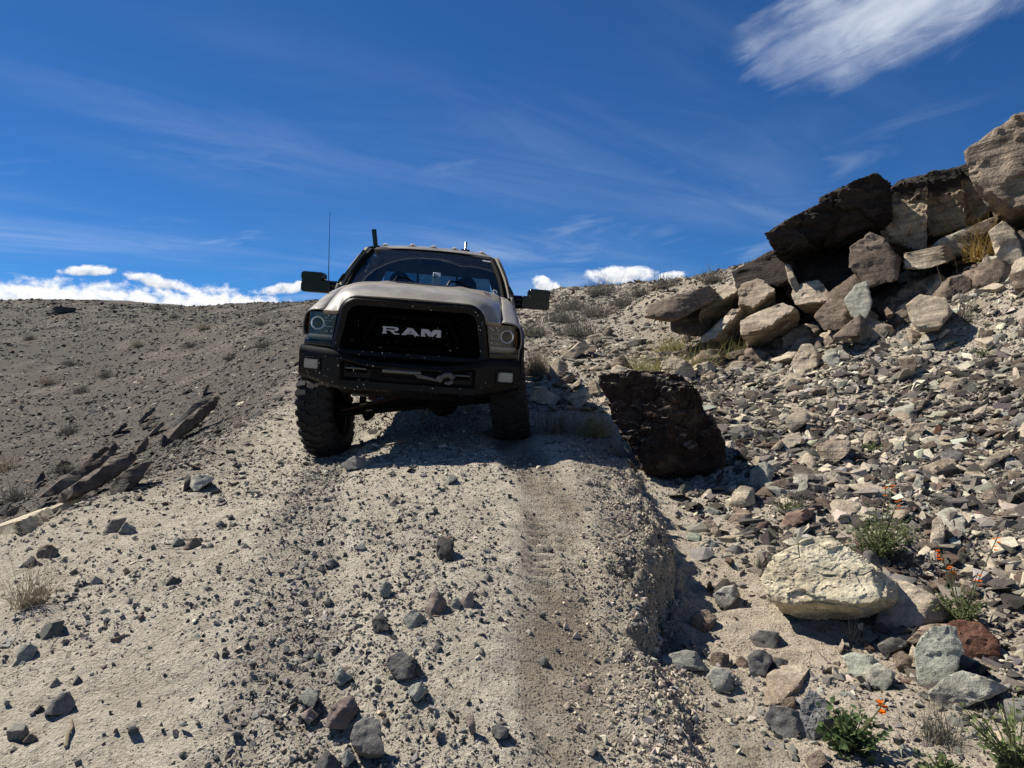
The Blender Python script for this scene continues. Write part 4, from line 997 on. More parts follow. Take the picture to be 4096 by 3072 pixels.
('b', 'boulder', 'tan rounded boulder at the shadow edge below the dark boulder', 'boulder', None, 'tan', 4, (1.94, 6.142, 0.635), [(-0.091, -0.063), (-0.065, 0.042), (-0.004, 0.098), (0.106, 0.072), (0.121, -0.055), (-0.065, -0.094)], 0.22, 1.0, None),
('b', 'rock', 'tan upright stone at the top of the gully', 'rock', None, 'layer', 4, (1.553, 5.6, 0.488), [(-0.07, 0.04), (-0.025, 0.098), (0.061, -0.046), (0.033, -0.092)], 0.12, 1.0, None),
('s', 'rock_slab', 'tan flat slab in the upper gully', 'slab', None, 'tan', 4, (1.635, 5.38, 0.424), [(-0.117, -0.01), (0.019, 0.04), (0.11, 0.03), (-0.012, -0.06)], 0.05, 1.0, None),
('b', 'rock', 'light grey block just below the tan flat slab', 'rock', None, 'grey', 4, (1.604, 5.252, 0.396), [(-0.06, -0.004), (-0.014, 0.041), (0.051, 0.028), (0.051, -0.026), (-0.027, -0.039)], 0.1, 1.0, None),
('b', 'rock_slab', 'reddish flat slab under the small green shrub', 'slab', None, 'rustpale', 4, (2.194, 5.614, 0.555), [(-0.134, -0.063), (-0.061, 0.045), (0.165, 0.092), (0.12, 0.012), (-0.089, -0.086)], 0.2, 1.0, None),
('b', 'rock', 'upright tan stone right of the tall mallow', 'rock', None, 'tan', 4, (3.051, 5.197, 0.539), [(-0.049, -0.116), (-0.043, 0.072), (0.009, 0.133), (0.054, 0.021), (0.028, -0.11)], 0.113, 1.0, None),
('s', 'rock', 'small pale plate right of the upright tan stone', 'rock', None, 'palegreen', 4, (3.141, 5.15, 0.47), [(-0.032, 0.02), (0.024, 0.07), (0.072, 0.04), (0.004, -0.07), (-0.068, -0.06)], 0.03, 1.0, None),
('b', 'rock', 'grey cracked rock left of the leafy green mallow', 'rock', None, 'grey', 4, (1.104, 2.95, 0.238), [(-0.08, 0.004), (-0.057, 0.059), (0.017, 0.044), (0.064, 0.03), (0.061, -0.052), (-0.005, -0.085)], 0.12, 1.0, None),
('b', 'rock', 'upright striped grey rock behind the leafy green mallow', 'rock', None, 'stripe', 5, (1.212, 2.949, 0.242), [(-0.063, -0.056), (-0.037, 0.049), (-0.004, 0.124), (0.076, 0.064), (0.062, -0.1), (-0.034, -0.081)], 0.14, 1.0, None),
('b', 'rock', 'small brown stone atop the grey cracked rock', 'rock', None, 'brown', 4, (1.21, 3.174, 0.203), [(-0.046, 0.015), (0.027, 0.027), (0.032, -0.018), (-0.013, -0.024)], 0.08, 1.0, None),
('s', 'rock_slab', 'flat tan bedrock slab flush with the gully floor', 'slab', None, 'layer', 4, (1.244, 3.318, 0.208), [(-0.149, -0.178), (-0.053, 0.072), (0.043, 0.162), (0.182, 0.142), (0.055, -0.028), (-0.079, -0.168)], 0.03, 1.0, None),
('b', 'rock', 'purple-brown stone below the leafy green mallow', 'rock', None, 'brown', 4, (1.119, 2.667, 0.214), [(-0.04, 0.007), (0.013, 0.043), (0.041, -0.003), (-0.014, -0.046)], 0.088, 1.0, None),
('b', 'rock_slab', 'broad pale grey rock below the grey-green boulder', 'slab', None, 'palegreen', 5, (2.023, 3.286, 0.214), [(-0.123, -0.012), (-0.056, 0.05), (0.026, 0.082), (0.216, 0.009), (0.042, -0.053), (-0.105, -0.075)], 0.3, 1.0, None),
('b', 'rock', 'grey stone beside the right corner mallow', 'rock', None, 'grey', 4, (1.785, 2.809, 0.22), [(-0.042, 0.004), (0.016, 0.036), (0.045, -0.02), (-0.019, -0.02)], 0.094, 1.0, None),
('b', 'rock', 'smooth cream stone under the right corner mallow', 'rock', None, 'pale', 4, (1.857, 2.782, 0.232), [(-0.054, 0.004), (0.024, 0.049), (0.062, -0.016), (-0.032, -0.038)], 0.125, 1.0, None),
('b', 'rock', 'dark grey stone at the right edge above the corner mallow', 'rock', None, 'grey', 4, (2.124, 3.035, 0.241), [(-0.066, 0.038), (0.011, 0.045), (0.056, 0.026), (0.041, -0.053), (-0.042, -0.056)], 0.132, 1.0, None),
('b', 'rock', 'tiny pale upright chip by the grass under the cream boulder', 'rock', None, 'pale', 4, (1.783, 3.926, 0.179), [(-0.018, -0.01), (0.006, 0.044), (0.016, 0.01), (-0.004, -0.044)], 0.037, 1.0, None),
('b', 'rock', 'green-grey stone in the upper gully near the bank', 'rock', None, 'green', 4, (1.449, 5.32, 0.409), [(-0.064, 0.006), (0.003, 0.046), (0.056, 0.02), (0.042, -0.03), (-0.037, -0.043)], 0.12, 1.0, None),
('b', 'rock', 'grey stone at the shadow edge of the upper gully', 'rock', None, 'green', 4, (1.654, 5.995, 0.545), [(-0.063, 0.004), (-0.004, 0.034), (0.056, 0.004), (0.011, -0.041)], 0.13, 1.0, None),
('b', 'boulder', 'grey layered boulder above the slate-grey stone', 'boulder', None, 'layer', 4, (1.823, 5.804, 0.518), [(-0.11, -0.033), (-0.052, 0.043), (0.064, 0.051), (0.092, -0.007), (0.006, -0.054)], 0.2, 1.0, None),
('b', 'rock', 'flat grey stone at the edge of the truck shadow', 'rock', None, 'grey', 4, (-1.354, 6.272, 0.914), [(-0.117, -0.005), (-0.051, 0.036), (0.003, 0.063), (0.142, 0.0), (0.092, -0.047), (-0.069, -0.047)], 0.22, 1.0, None),
('b', 'rock', 'rounded pale grey stone alone on the left half of the trail', 'rock', None, 'green', 4, (-0.622, 3.537, 0.605), [(-0.026, -0.002), (-0.017, 0.023), (0.001, 0.038), (0.034, 0.018), (0.022, -0.039), (-0.014, -0.039)], 0.065, 1.0, None),
('b', 'rock', 'tallest brown stone of the trio in mid trail', 'rock', None, 'brownpale', 4, (-0.357, 3.355, 0.569), [(-0.047, -0.047), (-0.026, 0.037), (-0.002, 0.087), (0.052, 0.028), (0.036, -0.051), (-0.012, -0.054)], 0.108, 1.0, None),
('b', 'rock', 'grey middle stone of the trio in mid trail', 'rock', None, 'green', 4, (-0.266, 3.384, 0.571), [(-0.026, -0.021), (-0.01, 0.022), (0.009, 0.037), (0.027, -0.002), (-0.0, -0.036)], 0.058, 1.0, None),
('b', 'rock', 'brown stone at the right end of the trio in mid trail', 'rock', None, 'brownpale', 4, (-0.212, 3.407, 0.581), [(-0.029, 0.008), (-0.007, 0.035), (0.029, 0.049), (0.03, -0.046), (-0.022, -0.047)], 0.064, 1.0, None),
('b', 'rock', 'greenish grey stone just left below the trio in mid trail', 'rock', None, 'green', 4, (-0.444, 3.256, 0.544), [(-0.046, -0.003), (-0.016, 0.032), (0.012, 0.043), (0.055, 0.004), (0.021, -0.039), (-0.026, -0.036)], 0.11, 1.0, None),
('b', 'rock', 'dark crumbly stone left of the greenish grey trail stone', 'rock', None, 'char', 4, (-0.591, 3.215, 0.545), [(-0.03, -0.002), (-0.01, 0.03), (0.013, 0.049), (0.047, -0.03), (-0.019, -0.047)], 0.084, 1.0, None),
('b', 'rock', 'biggest dark grey stone in the middle of the trail', 'rock', None, 'greydark', 5, (-0.447, 2.926, 0.471), [(-0.059, 0.001), (-0.041, 0.034), (0.001, 0.048), (0.063, 0.013), (0.052, -0.044), (-0.016, -0.052)], 0.132, 1.0, None),
('b', 'rock', 'small dark stone touching the biggest dark trail stone', 'rock', None, 'char', 4, (-0.379, 2.878, 0.464), [(-0.021, 0.001), (-0.003, 0.026), (0.018, 0.017), (0.018, -0.021), (-0.011, -0.023)], 0.042, 1.0, None),
('b', 'rock', 'pale grey domed stone below the biggest dark trail stone', 'rock', None, 'greenpale', 4, (-0.364, 2.757, 0.433), [(-0.035, -0.007), (-0.018, 0.019), (0.007, 0.03), (0.047, -0.003), (-0.001, -0.038)], 0.089, 1.0, None),
('b', 'rock', 'grey stone left of the biggest dark trail stone', 'rock', None, 'green', 4, (-0.682, 2.895, 0.435), [(-0.03, -0.009), (-0.017, 0.019), (0.001, 0.028), (0.046, -0.005), (0.001, -0.032)], 0.083, 1.0, None),
('b', 'rock', 'brown block in the lower trail with a lit left face', 'rock', None, 'brownpale', 5, (-0.624, 2.668, 0.399), [(-0.051, -0.053), (-0.038, 0.008), (-0.007, 0.039), (0.033, 0.055), (0.055, 0.008), (0.008, -0.057)], 0.114, 1.0, None),
('b', 'rock_slab', 'smooth grey slab standing by the bottom of the trail', 'slab', None, 'grey', 4, (-0.501, 2.469, 0.393), [(-0.05, -0.007), (-0.035, 0.046), (-0.003, 0.074), (0.05, 0.083), (0.059, -0.073), (0.011, -0.075), (-0.031, -0.048)], 0.07, 0.4, (0, -0.3, 0.95)),
('b', 'rock', 'pale grey broken stone left of the brown lower trail block', 'rock', None, 'green', 4, (-0.776, 2.785, 0.398), [(-0.042, -0.007), (-0.002, 0.042), (0.035, 0.005), (0.01, -0.04)], 0.084, 1.0, None),
('b', 'rock', 'purple-grey stone below the pale grey broken stone', 'rock', None, 'brownpale', 4, (-0.754, 2.692, 0.37), [(-0.036, -0.0), (0.006, 0.026), (0.033, 0.003), (-0.002, -0.029)], 0.075, 1.0, None),
('b', 'rock', 'dark grey stone cut by the bottom edge of the photo', 'rock', None, 'greydark', 4, (-0.614, 2.409, 0.331), [(-0.038, -0.001), (-0.022, 0.034), (-0.001, 0.052), (0.047, 0.006), (0.037, -0.046), (-0.022, -0.046)], 0.092, 1.0, None),
('b', 'rock', 'light grey stone beside the one cut by the bottom edge', 'rock', None, 'green', 4, (-0.554, 2.436, 0.344), [(-0.027, 0.003), (0.001, 0.029), (0.031, -0.0), (-0.005, -0.031)], 0.063, 1.0, None),
('b', 'stone', 'green-grey fist-sized stone lying loose on the pale trail below the truck', 'stone', 'loose stones on the trail', 'green', 3, (-0.449, 5.349, 0.894), [(-0.043, -0.02), (0.013, 0.048), (0.047, 0.007), (-0.017, -0.035)], 0.07, 1.0, None),
('b', 'stone', 'charcoal fist-sized stone lying loose on the pale trail below the truck', 'stone', 'loose stones on the trail', 'char', 3, (-0.787, 4.859, 0.799), [(-0.041, -0.008), (0.003, 0.031), (0.041, 0.0), (-0.003, -0.022)], 0.07, 1.0, None),
('b', 'stone', 'dark grey fist-sized stone lying loose on the pale trail below the truck', 'stone', 'loose stones on the trail', 'greydark', 3, (-0.184, 3.787, 0.617), [(-0.029, -0.004), (0.005, 0.026), (0.029, -0.007), (-0.005, -0.015)], 0.064, 1.0, None),
('b', 'stone', 'grey fist-sized stone lying loose on the pale trail below the truck', 'stone', 'loose stones on the trail', 'grey', 3, (-0.125, 3.708, 0.605), [(-0.02, 0.001), (0.008, 0.027), (0.019, -0.01), (-0.007, -0.018)], 0.043, 1.0, None),
('b', 'stone', 'dark grey fist-sized stone lying loose on the pale trail below the truck', 'stone', 'loose stones on the trail', 'greydark', 3, (-0.987, 3.959, 0.621), [(-0.038, -0.003), (-0.002, 0.027), (0.041, -0.001), (-0.002, -0.023)], 0.07, 1.0, None),
('b', 'stone', 'green-grey fist-sized stone lying loose on the pale trail below the truck', 'stone', 'loose stones on the trail', 'green', 3, (-0.86, 4.119, 0.674), [(-0.036, -0.009), (0.007, 0.035), (0.033, -0.006), (-0.004, -0.02)], 0.07, 1.0, None),
('b', 'stone', 'dark grey fist-sized stone lying loose on the pale trail below the truck', 'stone', 'loose stones on the trail', 'greydark', 3, (0.133, 3.093, 0.417), [(-0.026, 0.001), (0.007, 0.026), (0.025, -0.009), (-0.006, -0.018)], 0.055, 1.0, None),
('b', 'stone', 'pale fist-sized stone lying loose on the pale trail below the truck', 'stone', 'loose stones on the trail', 'palegreen', 3, (0.29, 2.596, 0.288), [(-0.018, -0.012), (0.002, 0.018), (0.017, 0.011), (-0.001, -0.017)], 0.039, 1.0, None),
('b', 'stone', 'purple-brown fist-sized stone lying loose on the pale trail below the truck', 'stone', 'loose stones on the trail', 'brownpale', 3, (-0.144, 2.567, 0.396), [(-0.023, 0.024), (0.008, 0.036), (0.014, -0.024), (0.001, -0.035)], 0.04, 1.0, None),
('b', 'stone', 'purple-brown fist-sized stone lying loose on the pale trail below the truck', 'stone', 'loose stones on the trail', 'brownpale', 3, (0.3, 2.955, 0.362), [(-0.031, 0.014), (-0.001, 0.022), (0.024, -0.007), (0.007, -0.029)], 0.06, 1.0, None),
('b', 'stone', 'dark grey fist-sized stone lying loose on the pale trail below the truck', 'stone', 'loose stones on the trail', 'greydark', 3, (0.354, 3.702, 0.491), [(-0.022, 0.003), (0.004, 0.024), (0.025, -0.003), (-0.007, -0.024)], 0.052, 1.0, None),
('b', 'stone', 'cream fist-sized stone lying loose on the pale trail below the truck', 'stone', 'loose stones on the trail', 'pale', 3, (0.213, 2.815, 0.348), [(-0.017, 0.002), (0.007, 0.018), (0.015, -0.002), (-0.005, -0.017)], 0.035, 1.0, None),
('b', 'stone', 'grey fist-sized stone lying loose on the pale trail below the truck', 'stone', 'loose stones on the trail', 'grey', 3, (-0.452, 3.559, 0.597), [(-0.02, -0.0), (0.005, 0.02), (0.02, -0.0), (-0.005, -0.02)], 0.044, 1.0, None),
('b', 'stone', 'green-grey fist-sized stone lying loose on the pale trail below the truck', 'stone', 'loose stones on the trail', 'green', 3, (-0.315, 3.038, 0.497), [(-0.019, -0.01), (0.002, 0.026), (0.019, 0.004), (-0.002, -0.02)], 0.043, 1.0, None),
('b', 'stone', 'dark grey fist-sized stone lying loose on the pale trail below the truck', 'stone', 'loose stones on the trail', 'greydark', 3, (-0.042, 2.569, 0.368), [(-0.035, 0.003), (-0.006, 0.029), (0.031, 0.01), (0.023, -0.017), (-0.013, -0.025)], 0.07, 1.0, None),
('b', 'stone', 'dark grey fist-sized stone lying loose on the pale trail below the truck', 'stone', 'loose stones on the trail', 'greydark', 3, (0.515, 4.872, 0.745), [(-0.023, -0.024), (-0.023, 0.024), (0.019, 0.024), (0.026, -0.024)], 0.053, 1.0, None),
('b', 'stone', 'green-grey fist-sized stone lying loose on the pale trail below the truck', 'stone', 'loose stones on the trail', 'green', 3, (-0.027, 3.382, 0.535), [(-0.027, 0.001), (0.002, 0.015), (0.022, 0.001), (0.002, -0.017)], 0.053, 1.0, None),
('b', 'stone', 'pale fist-sized stone lying loose on the pale trail below the truck', 'stone', 'loose stones on the trail', 'palegreen', 3, (0.075, 3.285, 0.474), [(-0.015, -0.001), (-0.001, 0.018), (0.018, -0.001), (-0.001, -0.017)], 0.036, 1.0, None),
('b', 'stone', 'charcoal fist-sized stone lying loose on the pale trail below the truck', 'stone', 'loose stones on the trail', 'char', 3, (-0.344, 3.958, 0.725), [(0.01, -0.097), (-0.001, 0.036), (-0.035, 0.042), (0.027, 0.019)], 0.068, 1.0, None),
('b', 'stone', 'brown fist-sized stone lying loose on the pale trail below the truck', 'stone', 'loose stones on the trail', 'brown', 3, (-0.264, 2.547, 0.374), [(-0.016, -0.0), (-0.002, 0.014), (0.02, -0.0), (-0.002, -0.014)], 0.04, 1.0, None),
('b', 'stone', 'green-grey fist-sized stone lying loose on the pale trail below the truck', 'stone', 'loose stones on the trail', 'green', 3, (-0.094, 4.462, 0.726), [(-0.015, -0.008), (0.004, 0.023), (0.011, -0.015)], 0.028, 1.0, None),
('b', 'stone', 'pale fist-sized stone lying loose on the pale trail below the truck', 'stone', 'loose stones on the trail', 'palegreen', 3, (0.071, 3.531, 0.523), [(-0.011, -0.017), (-0.001, 0.032), (0.012, -0.015)], 0.025, 1.0, None),
('b', 'stone', 'purple-brown fist-sized stone lying loose on the pale trail below the truck', 'stone', 'loose stones on the trail', 'brownpale', 3, (-0.239, 4.509, 0.748), [(-0.039, 0.006), (-0.0, 0.019), (0.039, -0.0), (-0.0, -0.024)], 0.07, 1.0, None),
('b', 'rock', 'brown slanted stone at the left shoulder of the trail', 'rock', None, 'brownpale', 4, (-2.698, 4.923, 0.633), [(-0.08, -0.035), (-0.023, 0.037), (0.082, 0.055), (0.054, -0.002), (-0.034, -0.055)], 0.175, 1.0, None),
('b', 'rock', 'grey stone touching the brown slanted shoulder stone', 'rock', None, 'green', 4, (-2.572, 4.859, 0.628), [(-0.06, -0.022), (-0.015, 0.045), (0.047, 0.01), (0.028, -0.034)], 0.117, 1.0, None),
('b', 'rock', 'brown cube-like stone on the left of the trail', 'rock', None, 'brown', 4, (-1.93, 4.405, 0.635), [(-0.059, -0.034), (-0.028, 0.025), (0.012, 0.029), (0.039, 0.01), (0.036, -0.029)], 0.107, 1.0, None),
('b', 'rock', 'grey stone left of the brown cube-like stone', 'rock', None, 'green', 4, (-2.058, 4.474, 0.626), [(-0.037, -0.019), (-0.015, 0.031), (0.037, 0.009), (0.015, -0.021)], 0.081, 1.0, None),
('b', 'rock', 'largest dark stone of the cluster at the left edge', 'rock', None, 'brown', 4, (-2.86, 4.461, 0.562), [(-0.063, -0.009), (-0.041, 0.041), (0.028, 0.048), (0.07, 0.016), (0.038, -0.037), (-0.031, -0.058)], 0.144, 1.0, None),
('b', 'rock', 'grey stone in front of the largest stone at the left edge', 'rock', None, 'greydark', 4, (-2.88, 4.346, 0.522), [(-0.046, -0.007), (0.005, 0.046), (0.055, -0.012), (-0.015, -0.027)], 0.11, 1.0, None),
('b', 'rock_slab', 'smooth grey slab near the lower left corner of the trail', 'slab', None, 'grey', 4, (-1.758, 2.832, 0.354), [(-0.064, -0.045), (-0.034, 0.011), (-0.009, 0.037), (0.03, 0.044), (0.053, -0.002), (0.023, -0.045)], 0.1, 0.5, None),
('b', 'rock', 'small dark stone left of the smooth grey corner slab', 'rock', None, 'char', 4, (-1.834, 2.816, 0.337), [(-0.018, -0.003), (-0.001, 0.016), (0.018, 0.003), (0.002, -0.016)], 0.039, 1.0, None),
('b', 'rock', 'dark cube alone between the two wheel lanes', 'rock', None, 'greydark', 4, (-1.553, 4.24, 0.639), [(-0.036, -0.004), (-0.007, 0.029), (0.03, -0.001), (0.013, -0.024)], 0.071, 1.0, None),
('b', 'rock', 'dark pyramid-shaped stone on the left of the trail', 'rock', None, 'char', 4, (-1.793, 3.847, 0.549), [(-0.042, -0.018), (-0.015, 0.034), (0.038, 0.007), (0.019, -0.023)], 0.088, 1.0, None),
('b', 'rock', 'dark greenish stone at the left edge of the near trail', 'rock', None, 'greendark', 4, (-2.173, 3.424, 0.439), [(-0.064, -0.049), (-0.032, 0.017), (0.018, 0.037), (0.056, 0.041), (0.022, -0.046)], 0.13, 1.0, None),
('b', 'rock', 'dark stone right of the dark greenish stone', 'rock', None, 'greydark', 4, (-1.972, 3.327, 0.431), [(-0.03, -0.015), (-0.007, 0.031), (0.029, 0.007), (0.008, -0.023)], 0.065, 1.0, None),
('b', 'rock', 'pale grey stone low at the left edge of the photo', 'rock', None, 'green', 4, (-2.152, 3.21, 0.409), [(-0.059, -0.059), (-0.022, 0.034), (0.021, 0.041), (0.053, 0.027), (0.007, -0.043)], 0.12, 1.0, None),
('s', 'rock_slab', 'flat grey-green slab touching the left edge', 'slab', None, 'green', 4, (-2.302, 3.315, 0.394), [(-0.014, -0.035), (-0.034, 0.035), (0.012, 0.045), (0.037, -0.045)], 0.03, 1.0, None),
('b', 'rock', 'crusty dark elongated stone on the near left trail', 'rock', None, 'brown', 4, (-1.781, 3.285, 0.447), [(-0.072, -0.025), (-0.027, -0.002), (0.024, 0.022), (0.055, 0.02), (0.02, -0.016)], 0.06, 1.0, None),
('b', 'rock', 'rounded grey stone above the smooth grey corner slab', 'rock', None, 'grey', 4, (-1.876, 2.987, 0.364), [(-0.029, -0.007), (-0.001, 0.027), (0.031, -0.005), (-0.001, -0.015)], 0.065, 1.0, None),
('b', 'rock', 'round dark stone above the smooth grey corner slab', 'rock', None, 'greydark', 4, (-1.782, 2.978, 0.377), [(-0.021, -0.011), (-0.003, 0.028), (0.019, 0.003), (0.004, -0.021)], 0.044, 1.0, None),
('s', 'rock_slab', 'flat grey slab in the lower left corner', 'slab', None, 'grey', 4, (-1.817, 2.673, 0.309), [(-0.032, -0.022), (-0.023, 0.027), (0.021, 0.018), (0.034, -0.022)], 0.03, 1.0, None),
('b', 'rock', 'brown stone beside the flat slab in the lower left corner', 'rock', None, 'brown', 4, (-1.766, 2.663, 0.3), [(-0.027, -0.012), (-0.002, 0.018), (0.023, 0.008), (0.007, -0.014)], 0.055, 1.0, None),
('b', 'rock', 'grey flat-topped stone in the left wheel lane', 'rock', None, 'grey', 4, (-0.984, 3.966, 0.621), [(-0.043, -0.002), (0.003, 0.027), (0.036, 0.0), (0.003, -0.025)], 0.086, 1.0, None),
('s', 'rock_slab', 'long pale bedrock slab at the left edge of the trail', 'slab', None, 'cream', 5, (-3.715, 5.366, 0.479), [(0.321, -0.606), (0.195, -0.286), (-1.198, 0.959), (-0.093, 0.674), (0.357, -0.196), (0.418, -0.546)], 0.1, 1.0, None),
('s', 'rock_slab', 'tan bedrock slab behind the long pale one', 'slab', None, 'tan', 5, (-5.219, 7.828, 0.101), [(-1.32, 1.198), (-1.183, 1.198), (-0.41, 0.623), (0.973, -1.188), (0.31, -0.628), (1.63, -1.202)], 0.08, 1.0, None),
('b', 'stone', 'dark grey stone lying loose on the left half of the trail', 'stone', 'loose stones on the left of the trail', 'greydark', 3, (-2.194, 4.436, 0.605), [(-0.02, -0.002), (0.005, 0.018), (0.015, -0.016)], 0.038, 1.0, None),
('b', 'stone', 'dark grey stone lying loose on the left half of the trail', 'stone', 'loose stones on the left of the trail', 'greydark', 3, (-1.803, 4.339, 0.625), [(-0.034, -0.014), (0.0, 0.027), (0.034, -0.014)], 0.07, 1.0, None),
('b', 'stone', 'dark grey stone lying loose on the left half of the trail', 'stone', 'loose stones on the left of the trail', 'greydark', 3, (-1.906, 4.749, 0.681), [(-0.041, 0.006), (0.001, 0.027), (0.038, -0.011), (0.001, -0.021)], 0.07, 1.0, None),
('b', 'stone', 'charcoal stone lying loose on the left half of the trail', 'stone', 'loose stones on the left of the trail', 'char', 3, (-1.903, 4.913, 0.694), [(-0.024, -0.013), (-0.002, 0.022), (0.026, -0.009)], 0.054, 1.0, None),
('b', 'stone', 'charcoal stone lying loose on the left half of the trail', 'stone', 'loose stones on the left of the trail', 'char', 3, (-1.807, 4.729, 0.682), [(-0.021, -0.012), (0.0, 0.019), (0.021, -0.007)], 0.046, 1.0, None),
('b', 'stone', 'charcoal stone lying loose on the left half of the trail', 'stone', 'loose stones on the left of the trail', 'char', 3, (-1.546, 3.708, 0.545), [(-0.024, 0.007), (-0.007, 0.02), (0.038, -0.009), (-0.007, -0.017)], 0.068, 1.0, None),
('b', 'stone', 'dark grey stone lying loose on the left half of the trail', 'stone', 'loose stones on the left of the trail', 'greydark', 3, (-1.227, 3.651, 0.536), [(-0.022, -0.012), (-0.001, 0.024), (0.023, -0.012)], 0.049, 1.0, None),
('b', 'stone', 'dark grey stone lying loose on the left half of the trail', 'stone', 'loose stones on the left of the trail', 'greydark', 3, (-1.599, 3.57, 0.516), [(-0.02, -0.007), (-0.004, 0.016), (0.024, 0.004), (0.0, -0.013)], 0.048, 1.0, None),
('b', 'stone', 'charcoal stone lying loose on the left half of the trail', 'stone', 'loose stones on the left of the trail', 'char', 3, (-2.343, 3.918, 0.512), [(-0.019, 0.007), (0.003, 0.033), (0.021, -0.018), (-0.005, -0.022)], 0.043, 1.0, None),
('b', 'stone', 'green-grey stone lying loose on the left half of the trail', 'stone', 'loose stones on the left of the trail', 'green', 3, (-2.268, 3.959, 0.525), [(-0.03, -0.014), (-0.008, 0.027), (0.036, 0.009), (0.001, -0.022)], 0.07, 1.0, None),
('b', 'stone', 'dark grey stone lying loose on the left half of the trail', 'stone', 'loose stones on the left of the trail', 'greydark', 3, (-2.476, 4.105, 0.531), [(-0.03, 0.0), (0.007, 0.028), (0.025, -0.004), (-0.002, -0.024)], 0.06, 1.0, None),
('b', 'stone', 'green-grey stone lying loose on the left half of the trail', 'stone', 'loose stones on the left of the trail', 'green', 3, (-1.401, 3.23, 0.468), [(-0.02, 0.001), (-0.002, 0.026), (0.023, -0.008), (-0.002, -0.019)], 0.047, 1.0, None),
('b', 'stone', 'dark grey stone lying loose on the left half of the trail', 'stone', 'loose stones on the left of the trail', 'greydark', 3, (-1.392, 2.663, 0.334), [(-0.026, 0.003), (0.004, 0.015), (0.024, -0.006), (-0.002, -0.013)], 0.055, 1.0, None),
('b', 'stone', 'charcoal stone lying loose on the left half of the trail', 'stone', 'loose stones on the left of the trail', 'char', 3, (-1.687, 3.074, 0.407), [(-0.011, 0.009), (-0.004, 0.016), (0.02, -0.011), (-0.004, -0.014)], 0.034, 1.0, None),
('b', 'stone', 'dark grey stone lying loose on the left half of the trail', 'stone', 'loose stones on the left of the trail', 'greydark', 3, (-1.841, 3.044, 0.39), [(-0.014, 0.005), (0.0, 0.025), (0.017, -0.011), (-0.003, -0.018)], 0.033, 1.0, None),
('b', 'stone', 'charcoal stone lying loose on the left half of the trail', 'stone', 'loose stones on the left of the trail', 'char', 3, (-1.254, 3.376, 0.501), [(-0.017, -0.001), (0.002, 0.014), (0.017, -0.001), (-0.002, -0.011)], 0.037, 1.0, None),
('b', 'stone', 'dark grey stone lying loose on the left half of the trail', 'stone', 'loose stones on the left of the trail', 'greydark', 3, (-0.886, 3.5, 0.547), [(-0.023, -0.011), (-0.003, 0.029), (0.022, 0.002), (0.004, -0.02)], 0.049, 1.0, None),
('b', 'stone', 'dark grey stone lying loose on the left half of the trail', 'stone', 'loose stones on the left of the trail', 'greydark', 3, (-1.218, 4.193, 0.63), [(-0.016, -0.007), (0.003, 0.019), (0.012, -0.012)], 0.031, 1.0, None),
('b', 'stone', 'brown stone lying loose on the left half of the trail', 'stone', 'loose stones on the left of the trail', 'brown', 3, (-2.16, 4.059, 0.554), [(-0.019, -0.001), (-0.001, 0.022), (0.021, -0.001), (-0.001, -0.02)], 0.045, 1.0, None),
('b', 'stone', 'dark grey stone lying loose on the left half of the trail', 'stone', 'loose stones on the left of the trail', 'greydark', 3, (-0.856, 3.084, 0.451), [(-0.027, 0.003), (0.004, 0.024), (0.025, -0.008), (-0.003, -0.019)], 0.056, 1.0, None),
('b', 'stone', 'green-grey stone lying loose on the left half of the trail', 'stone', 'loose stones on the left of the trail', 'green', 3, (-0.815, 3.049, 0.454), [(-0.02, 0.006), (0.0, 0.027), (0.02, -0.012), (0.0, -0.021)], 0.045, 1.0, None),
('b', 'stone', 'green-grey stone lying loose on the left half of the trail', 'stone', 'loose stones on the left of the trail', 'green', 3, (-0.683, 2.897, 0.433), [(-0.027, -0.012), (-0.008, 0.03), (0.031, 0.007), (0.005, -0.025)], 0.063, 1.0, None),
('b', 'stone', 'grey stone lying loose on the left half of the trail', 'stone', 'loose stones on the left of the trail', 'grey', 3, (-1.161, 3.245, 0.463), [(-0.024, -0.006), (-0.01, 0.015), (0.03, 0.004), (0.005, -0.012)], 0.059, 1.0, None),
('b', 'stone', 'pale stone lying loose on the left half of the trail', 'stone', 'loose stones on the left of the trail', 'palegreen', 3, (-1.024, 3.205, 0.461), [(-0.026, -0.012), (-0.004, 0.02), (0.028, 0.006), (0.003, -0.014)], 0.058, 1.0, None),
('b', 'stone', 'dark grey stone lying loose on the left half of the trail', 'stone', 'loose stones on the left of the trail', 'greydark', 3, (-1.002, 2.639, 0.327), [(-0.021, 0.001), (0.003, 0.013), (0.021, -0.004), (-0.003, -0.01)], 0.045, 1.0, None),
('b', 'stone', 'green-grey stone lying loose on the left half of the trail', 'stone', 'loose stones on the left of the trail', 'green', 3, (-1.207, 2.666, 0.348), [(-0.019, -0.003), (0.007, 0.014), (0.016, -0.003), (-0.004, -0.009)], 0.039, 1.0, None),
('b', 'stone', 'charcoal stone lying loose on the left half of the trail', 'stone', 'loose stones on the left of the trail', 'char', 3, (-2.401, 3.87, 0.489), [(-0.022, -0.008), (0.004, 0.022), (0.022, 0.0), (-0.004, -0.014)], 0.047, 1.0, None),
('b', 'stone', 'brown stone lying loose on the left half of the trail', 'stone', 'loose stones on the left of the trail', 'brown', 3, (-2.516, 3.859, 0.487), [(-0.038, -0.028), (-0.029, 0.014), (0.022, 0.04), (0.048, 0.006), (-0.003, -0.032)], 0.07, 1.0, None),
('b', 'stone', 'charcoal stone lying loose on the left half of the trail', 'stone', 'loose stones on the left of the trail', 'char', 3, (-1.29, 2.667, 0.347), [(-0.008, -0.005), (0.001, 0.012), (0.007, -0.008)], 0.016, 1.0, None),
